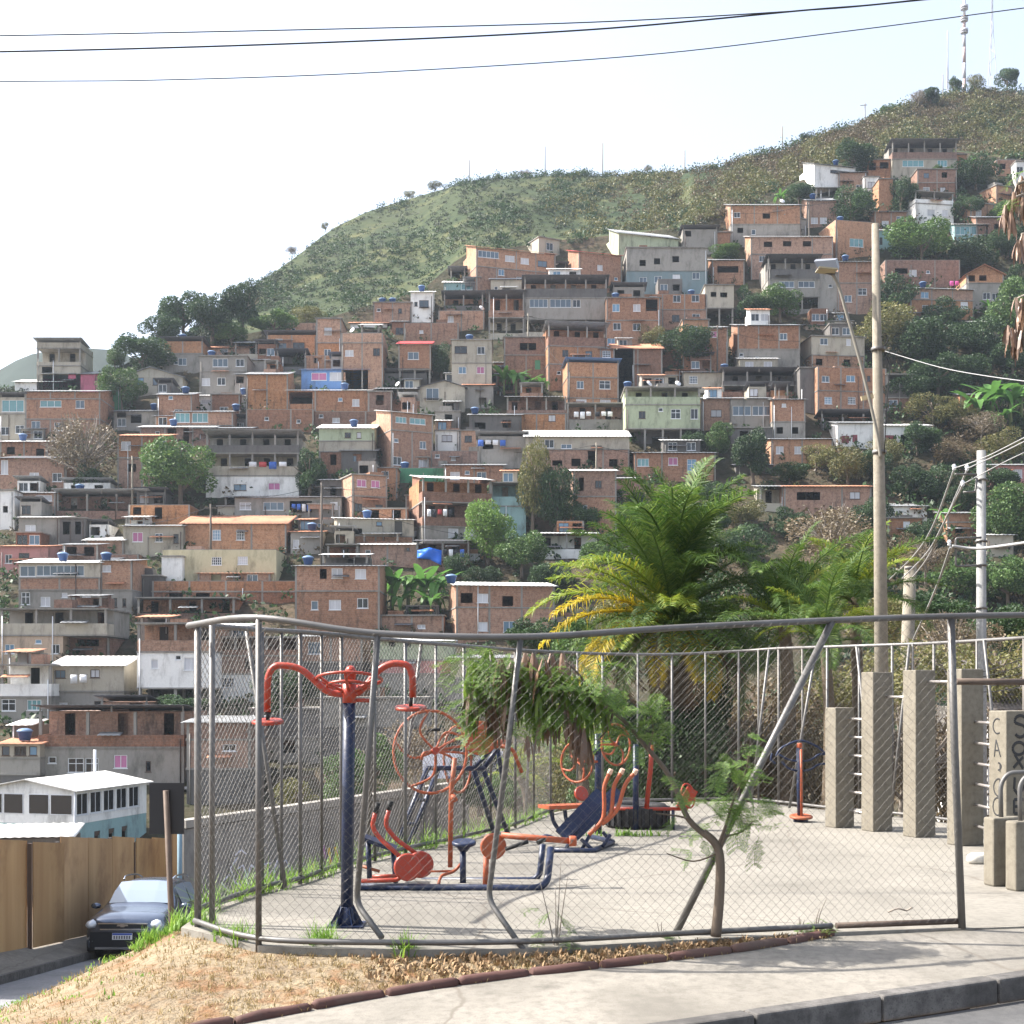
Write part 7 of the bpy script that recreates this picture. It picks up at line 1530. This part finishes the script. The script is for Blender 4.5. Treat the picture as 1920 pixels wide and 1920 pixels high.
def pods(n, mat, seed, L=.15):
    rg = random.Random(seed); mb = MB()
    for i in range(n):
        a = rg.uniform(0, 6.28); o = Vector((math.cos(a), math.sin(a), 0)); l = L * rg.uniform(.7, 1.15); sp = rg.uniform(.12, .45); w = Vector((-o.y, o.x, 0)) * .0085; tw = o * .003
        p0 = o * .008; p1 = o * (.01 + sp * l * .35) + Vector((0, 0, -l * .35)); p2 = o * (.01 + sp * l * .55) + Vector((0, 0, -l * .75)); p3 = o * (.012 + sp * l * .6) + Vector((0, 0, -l))
        mb.quad(p0 - w * .3, p0 + w * .3, p1 + w, p1 - w); mb.quad(p1 - w, p1 + w, p2 + w + tw, p2 - w + tw); mb.quad(p2 - w + tw, p2 + w + tw, p3 + w * .3, p3 - w * .3)
    return mb.mesh('pod_bunch', mat)
_pods = [pods(11, PODB, 1), pods(9, PODB, 2, .17), pods(10, PODG, 3), pods(10, PODB, 4, .13), pods(9, PODG, 5, .16), pods(10, PODT, 6, .15)]
DT = 10.42
def thin_tree():
    b = G(1342, 1752); r = empty('thin_tree', b, 0, 'thin leaning tree with feathery leaves and hanging pods against the near fence', 'tree'); q = lambda x, y, d=0: P(x, y, DT + d - .12) - b
    trunk = MB(); trunk.tube(smooth_path([q(1342, 1756), q(1349, 1680), q(1350, 1610), q(1340, 1580), q(1318, 1560)], 5), [.04 - .0006 * i for i in range(21)], 10)
    br = [[(1325, 1568), (1290, 1535), (1268, 1480), (1245, 1440), (1215, 1405), (1185, 1368), (1150, 1335), (1105, 1310), (1060, 1290), (1000, 1275), (930, 1262), (890, 1255)],
          [(1345, 1590), (1362, 1545), (1375, 1500), (1398, 1450), (1405, 1410)], [(1352, 1590), (1360, 1570), (1390, 1560), (1412, 1540)], [(1215, 1405), (1225, 1370), (1218, 1335)], [(1105, 1310), (1090, 1270), (1060, 1240)], [(1060, 1290), (1030, 1320), (1000, 1345)], [(1290, 1535), (1270, 1530), (1230, 1525)], [(1000, 1275), (985, 1250), (990, 1225)], [(930, 1262), (915, 1300), (905, 1330)], [(1150, 1335), (1140, 1365), (1120, 1390)], [(1345, 1600), (1300, 1615), (1250, 1600)]]
    r0 = [.021, .012, .010, .010, .010, .010, .008, .008, .008, .009, .006]; rg = random.Random(5); tips = []
    for pts, rad in zip(br, r0):
        p3 = smooth_path([q(x, y, rg.uniform(-.12, .12) * min(1, i * .4)) for i, (x, y) in enumerate(pts)], 4); trunk.tube(p3, [rad * (1 - .8 * i / len(p3)) + .002 for i in range(len(p3))], 6)
        tips.append(p3)
    trunk.build('trunk', BARK, r)
    def leaf_at(p, k, spread=.09):
        for _ in range(k):
            s = rg.uniform(.8, 1.4); link('leaf', _fl[rg.randrange(4)], r, p + Vector((rg.gauss(0, spread), rg.gauss(0, spread), rg.gauss(0, spread * .7))), (rg.uniform(-.6, .6), rg.uniform(-.3, .9), rg.uniform(0, 6.28)), (s, s, s))
    for x, y, k in [(900, 1235, 6), (880, 1260, 5), (920, 1280, 5), (950, 1250, 6), (985, 1240, 5), (1010, 1290, 5), (1040, 1260, 6), (1075, 1275, 6), (1100, 1260, 6), (1110, 1300, 6), (1140, 1295, 6), (1060, 1310, 5), (1020, 1330, 5), (960, 1310, 5), (905, 1310, 4), (930, 1340, 4), (1150, 1330, 6), (1180, 1350, 6), (1205, 1345, 7), (1230, 1330, 6), (1215, 1310, 5), (1240, 1350, 5), (1190, 1380, 5), (1225, 1300, 3), (1000, 1260, 4), (970, 1330, 4), (1130, 1360, 4), (860, 1290, 3),
                    (1400, 1400, 5), (1390, 1430, 6), (1370, 1420, 5), (1415, 1440, 5), (1360, 1460, 5), (1420, 1490, 6), (1400, 1510, 5), (1375, 1480, 5), (1350, 1490, 4), (1335, 1500, 4), (1430, 1510, 4), (1345, 1545, 4), (1300, 1500, 3), (1410, 1550, 3), (1310, 1590, 3), (1280, 1570, 2), (1385, 1540, 4), (1230, 1440, 2), (1255, 1530, 2)]:
        leaf_at(q(x, y, rg.uniform(-.15, .15)), int(k * (1.5 if x < 1125 else .75)), .075)
    for x, y, k, s in [(885, 1240, 2, 1.3), (915, 1215, 4, 1.2), (942, 1262, 0, 1.3), (985, 1298, 2, 1.1), (1018, 1258, 4, 1.4), (1060, 1300, 1, 1.4), (1095, 1310, 2, 1.3), (1130, 1292, 0, 1.2), (925, 1325, 1, 1.1), (1005, 1340, 2, 1.0), (1080, 1345, 0, 1.2), (920, 1245, 0, 1), (940, 1235, 1, 1), (1000, 1225, 0, 1), (1035, 1225, 1, 1.1), (1060, 1300, 2, 1), (1105, 1290, 0, 1), (890, 1245, 4, 1), (1010, 1300, 4, .9), (950, 1340, 0, .8), (905, 1235, 2, 1), (895, 1270, 1, 1), (930, 1290, 5, 1.1), (905, 1300, 0, 1.1), (960, 1240, 0, 1.1), (985, 1225, 3, 1.2), (1020, 1235, 1, 1.2), (1055, 1225, 0, 1.2), (1000, 1260, 2, 1.1), (950, 1270, 4, 1.1), (1050, 1265, 2, 1.1), (1130, 1310, 4, 1), (1080, 1280, 2, 1.1), (1098, 1275, 4, 1.2), (1110, 1282, 2, 1.2), (1030, 1320, 4, 1.0), (1022, 1325, 1, 1.2), (1040, 1330, 0, 1.1), (1085, 1370, 0, 1.2), (1095, 1365, 1, 1.2), (880, 1300, 5, 1), (918, 1330, 3, 1), (990, 1380, 3, .9), (955, 1300, 1, 1), (880, 1330, 2, .9), (1120, 1300, 4, 1.1), (975, 1260, 1, 1.1), (1070, 1240, 5, 1.0)]:
        link('pod_bunch', _pods[k], r, q(x, y, rg.uniform(-.12, .12)), (0, 0, rg.uniform(0, 6)), (s * 1.5,) * 3)
thin_tree()
def edge_tree():
    b = Vector((3.75, 8.4, zk(2.4))); r = empty('edge_tree', b, 0, 'tree at the right edge showing only hanging brown pods and a few leaves', 'tree'); Dq = 7.6; q = lambda x, y, d=0: P(x, y, Dq + d) - b; rg = random.Random(8)
    tm = MB(); tm.tube(smooth_path([(0, 0, -.3), (.05, 0, 1.6), (-.1, -.1, 3.2), q(2010, 380)], 5), [.09 - .004 * i for i in range(16)], 8)
    for pts in ([(2010, 380), (1950, 360), (1905, 370), (1885, 390)], [(2010, 430), (1960, 430), (1915, 440)], [(2020, 540), (1960, 540), (1908, 560)], [(2020, 600), (1960, 600), (1910, 612)], [(2010, 300), (1950, 330), (1908, 345)]): tm.tube(smooth_path([q(*p) for p in pts], 4), .008, 5)
    tm.build('trunk', BARKG, r)
    for x, y, k, s in [(1885, 385, 0, 1.1), (1895, 395, 1, 1.2), (1882, 400, 5, 1.0), (1908, 345, 1, 1.2), (1915, 330, 3, 1.1), (1918, 440, 5, 1.3), (1910, 450, 0, 1.2), (1916, 560, 1, 1.3), (1905, 558, 5, 1.0), (1908, 612, 0, 1.4), (1898, 615, 1, 1.2), (1916, 620, 1, 1.4), (1890, 610, 5, 1.0), (1918, 370, 0, 1.2), (1900, 360, 1, 1.0)]:
        link('pod_bunch', _pods[k], r, q(x, y, rg.uniform(-.1, .1)), (0, 0, rg.uniform(0, 6)), (s * .72,) * 3)
    for x, y, k in [(1888, 380, 2), (1912, 330, 2), (1914, 555, 1)]:
        for _ in range(k): link('leaf', _fl[rg.randrange(4)], r, q(x + rg.uniform(-12, 12), y + rg.uniform(-8, 8)), (rg.uniform(-.6, .6), rg.uniform(-.3, .9), rg.uniform(0, 6.28)), (.6,) * 3)
edge_tree()
# ---- weeds, litter, straw
def blades(name, spots, kind, label, L=(.05, .12), w=.004, per=14, mat=None):
    Vs = []; Qs = []; n0 = 0; r_ = random.Random(len(spots))
    for (p, rad, s) in spots:
        for _ in range(per):
            a = r_.uniform(0, 6.28); b = Vector(p) + Vector((r_.gauss(0, rad), r_.gauss(0, rad), 0)); l = r_.uniform(*L) * s; lean = r_.uniform(.1, .8); d = Vector((math.cos(a) * lean, math.sin(a) * lean, 1)).normalized(); sd = Vector((-math.sin(a), math.cos(a), 0)) * w
            m1 = b + d * l * .55; t = b + d * l + Vector((math.cos(a), math.sin(a), 0)) * l * lean * .5 - Vector((0, 0, l * lean * .25))
            Vs += [tuple(b - sd), tuple(b + sd), tuple(m1 + sd * .8), tuple(m1 - sd * .8), tuple(t + sd * .1), tuple(t - sd * .1)]; Qs += [(n0, n0 + 1, n0 + 2, n0 + 3), (n0 + 3, n0 + 2, n0 + 4, n0 + 5)]; n0 += 6
    return tag(link(name, npmesh(name, Vs, Qs, mat or LEAF[kind])), label, 'grass', None, 'stuff')
GRS = foliage('fresh_grass', (.12, .24, .03), (.18, .32, .05), (.25, .36, .06), .4, 3.0, .1); STR = foliage('straw_grass', (.25, .18, .08), (.32, .24, .11), (.20, .145, .06), .25, 2.0, .1)
rr = random.Random(31); RKr = resample(RK, 60); CRr = resample(CREST, 60); sp = []
def verge_pt(t, v): i = min(58, int(t * 59)); return CRr[i].lerp(RKr[i], v)
for _ in range(1900): sp.append((verge_pt(rr.random(), rr.random()), .03, rr.uniform(.5, 1.0)))
blades('straw_cover', sp, 'y', 'short dry straw covering the verge', (.02, .055), .003, 8, STR)
sp = []
for x, y, z, s, k in [(290, 1766, -.2, .75, 26), (312, 1756, -.15, .7, 20), (270, 1780, -.25, .6, 16), (420, 1764, -.05, 1.1, 10), (455, 1770, -.05, 1.3, 14), (595, 1785, -.06, 1.6, 14), (605, 1780, -.06, 1.4, 10), (760, 1800, -.08, 1.5, 14), (375, 1735, -.02, 1.2, 10), (345, 1740, -.05, 1.2, 10)]:
    for _ in range(k): sp.append((G(x + rr.gauss(0, 12), y + rr.gauss(0, 3), z), .02, s * rr.uniform(.7, 1.2)))
for i in range(7):
    for _ in range(22): p = backw[i].lerp(backw[i + 1], rr.random()); sp.append((p + Vector((rr.uniform(-.25, .05), rr.uniform(-.1, .2), -.05)), .03, rr.uniform(1.0, 2.6)))
for _ in range(120): sp.append((verge_pt(rr.uniform(0, .4), rr.random() ** 2), .05, rr.uniform(.18, .4)))
blades('green_weeds', sp, 'm', 'fresh green weeds along the fence foot and verge', (.06, .16), .005, 12, GRS)
sp = []
for _ in range(420): sp.append((verge_pt(rr.uniform(.62, 1.0), rr.uniform(.05, .8)) + Vector((0, 0, .01)), .03, rr.uniform(.5, 1.1)))
blades('dead_leaf_litter', sp, 'b', 'dead leaves and twigs littering the narrow verge', (.02, .06), .009, 7, plain('litter', (.30, .20, .11), var=.5, scale=30))
def sapling(x, yb, h, label, seed, lean=0):
    b = G(x, yb, -.04); D = b.y; r_ = random.Random(seed); r = empty('sapling', b, 0, label, 'sapling', 'dry saplings and weeds at the near fence'); mm = MB(); H_ = h * D / F
    for i in range(4):
        a = r_.uniform(0, 6.28); l = H_ * r_.uniform(.4, 1) if i else H_; sp_ = .25 if i else .08
        mm.tube(smooth_path([(0, 0, -.05), (math.cos(a) * l * sp_ * .5 + lean * l * .3, math.sin(a) * l * sp_ * .5, l * .5), (math.cos(a) * l * sp_ + lean * l, math.sin(a) * l * sp_, l)], 4), [.007 * (1 - .09 * j) for j in range(9)], 5)
    mm.build('stem', BARKG, r)
    for _ in range(10): s = r_.uniform(.5, .9); link('leaf', _fl[r_.randrange(4)], r, (r_.gauss(0, .06), r_.gauss(0, .05), r_.uniform(.03, H_ * .5)), (0, r_.uniform(-.3, .9), r_.uniform(0, 6)), (s, s, s))
sapling(1043, 1782, 165, 'dry twiggy sapling left of the thin tree', 1); sapling(1350, 1560, 60, 'small weed beside the thin tree fork', 2) if False else None
sapling(1530, 1755, 70, 'dry leafy shoot at the end of the red kerb', 3, .3); sapling(1240, 1768, 40, 'low weed left of the thin tree foot', 4); sapling(1500, 1757, 40, 'low weed near the end of the red kerb', 5)
tag(MB().tube(smooth_path([(0, 0, 0.02), (.08, 0, .05), (.16, .03, .03), (.2, 0, .06)], 3), .008, 5).build('fallen_twig', BARKG, None, G(1665, 1715)), 'dry twig lying on the plaza floor inside the near fence', 'twig')
sp = [(G(rr.gauss(1185, 28), 1567 + rr.uniform(-2, 2)), .03, rr.uniform(.5, 1.0)) for _ in range(14)]
blades('tyre_weeds', sp, 'm', 'green weeds at the foot of the tractor tyre', (.06, .16), .008, 10, GRS)
# ---- washing
CL = [plain('cloth_' + n_, c_, rough=.9, var=.2, scale=6) for n_, c_ in (('white', (.65, .65, .66)), ('blue', (.05, .12, .40)), ('pink', (.55, .10, .30)), ('red', (.40, .06, .06)), ('black', (.03, .03, .035)))]
WG = 'washing hung on the houses'
def washing(x0, x1, y, D, cols, label, h=.8):
    a = P(x0, y, D); b = P(x1, y, D); r = empty('washing_line', a, 0, label, 'washing', WG); L = (b - a).length; n = len(cols); MB().tube([(0, 0, 0), (L, 0, 0)], .012, 4).build('line', CABLE, r)
    r_ = random.Random(x0)
    for i, c_ in enumerate(cols):
        u0 = L * (i + .1) / n; u1 = L * (i + .85) / n; hh = h * r_.uniform(.7, 1.2); V = []; Q = []
        for j in range(5):
            for k_ in range(3): u = u0 + (u1 - u0) * j / 4; V.append((u, math.sin(j * 1.9 + k_) * .05 * k_ / 2, -hh * k_ / 2 + .01 * math.sin(j)))
        for j in range(4):
            for k_ in range(2): p_ = j * 3 + k_; Q.append((p_, p_ + 3, p_ + 4, p_ + 1))
        o = link('cloth', npmesh('cloth', V, Q, CL[c_], True), r); sm = o.modifiers.new('s', 'SOLIDIFY'); sm.thickness = .01
washing(546, 584, 945, Ds(970) - .5, (1, 1, 0, 1), 'blue and white washing on the low beige house')
washing(800, 850, 955, Ds(1018) - 1.5, (0, 4, 3, 0, 4), 'dark and white washing on the big terraced brick house')
washing(1075, 1110, 772, Ds(806) - .5, (0, 0, 0), 'white washing on the left of the brick veranda'); washing(1115, 1150, 772, Ds(806) - .5, (4, 0, 0), 'mixed washing on the right of the brick veranda')
washing(465, 540, 866, Ds(928) - .6, (0, 3, 1, 0), 'mixed washing on the gallery of the three level house'); washing(1780, 1800, 527, Ds(560), (2, 2), 'pink washing right of the long dark brick row'); washing(895, 950, 825, Ds(872) - .6, (1, 0, 0, 1), 'pale washing on the dim grey house'); washing(830, 872, 1030, Ds(1064) - .6, (4, 0, 4, 1), 'dark washing right of the blue tarpaulin'); washing(130, 165, 1265, Ds(1336) - 1, (0, 0), 'white sheets over the ribbed roof balcony')
tp = P(806, 1030, Ds(1064) - .9); V = []; Q = []
for i in range(7):
    for j in range(5): V.append((-1.4 + i * .45, .25 * math.sin(i * 1.3 + j) - .25 * j * .2, .2 - j * .42 * (.55 + .08 * i) - .1 * abs(i - 3)))
for i in range(6):
    for j in range(4): a = i * 5 + j; Q.append((a, a + 5, a + 6, a + 1))
o = link('blue_tarpaulin', npmesh('blue_tarpaulin', V, Q, plain('tarp_blue', (.02, .14, .62), rough=.45, rnd=0), True), None, tp); o.modifiers.new('s', 'SOLIDIFY').thickness = .02; tag(o, 'bright blue tarpaulin hung on the dark open shack', 'tarpaulin')

# ---- service poles among the houses
SPG = 'service poles among the houses'; WOOD = plain('dark_pole', (.10, .085, .07))
def spole(x, yb, yt, label, wires):
    D = Ds(yb) - 1.2; b = P(x, yb, D); r = empty('service_pole', b, 0, label, 'utility pole', SPG); h = P(x, yt, D).z - b.z
    MB().tube([(0, 0, -2), (0, 0, h)], [.16, .11], 7).build('shaft', WOOD if x % 2 else POLC, r); MB().box((-.7, -.06, h - .5), (.7, .06, h - .38)).build('cross_arm', WOOD, r)
    for i, (xe, ye, De) in enumerate(wires):
        e = P(xe, ye, De) - b; s0 = Vector((0, -.05, h - .3 - .15 * i)); mid = (s0 + e) / 2 - Vector((0, 0, (e - s0).length * .05)); MB().tube(smooth_path([s0, mid, e], 8), .025, 4).build('drop_wire', CABLE, r)
spole(603, 1058, 905, 'dark service pole left of the pink curtained brick tower', [(420, 930, 150), (760, 900, 170), (905, 1010, 160)])
spole(990, 690, 588, 'concrete service pole in front of the wide terraced block', [(870, 640, 205), (1140, 600, 205), (1060, 690, 195)])
spole(1345, 700, 610, 'slim service pole beside the square brick block', [(1240, 650, 200), (1500, 640, 205)])
spole(1118, 905, 830, 'service pole near the white roofed brick houses', [(900, 840, 185), (1330, 850, 185)])
spole(1517, 470, 380, 'service pole among the jumbled brick huts', [(1370, 400, 235), (1690, 330, 250)])
spole(395, 1045, 945, 'service pole above the hip roofed brick house', [(231, 985, 160), (440, 932, 170)])
spole(248, 960, 855, 'service pole left of the round green tree', [(90, 850, 180), (386, 820, 180)])
haze()
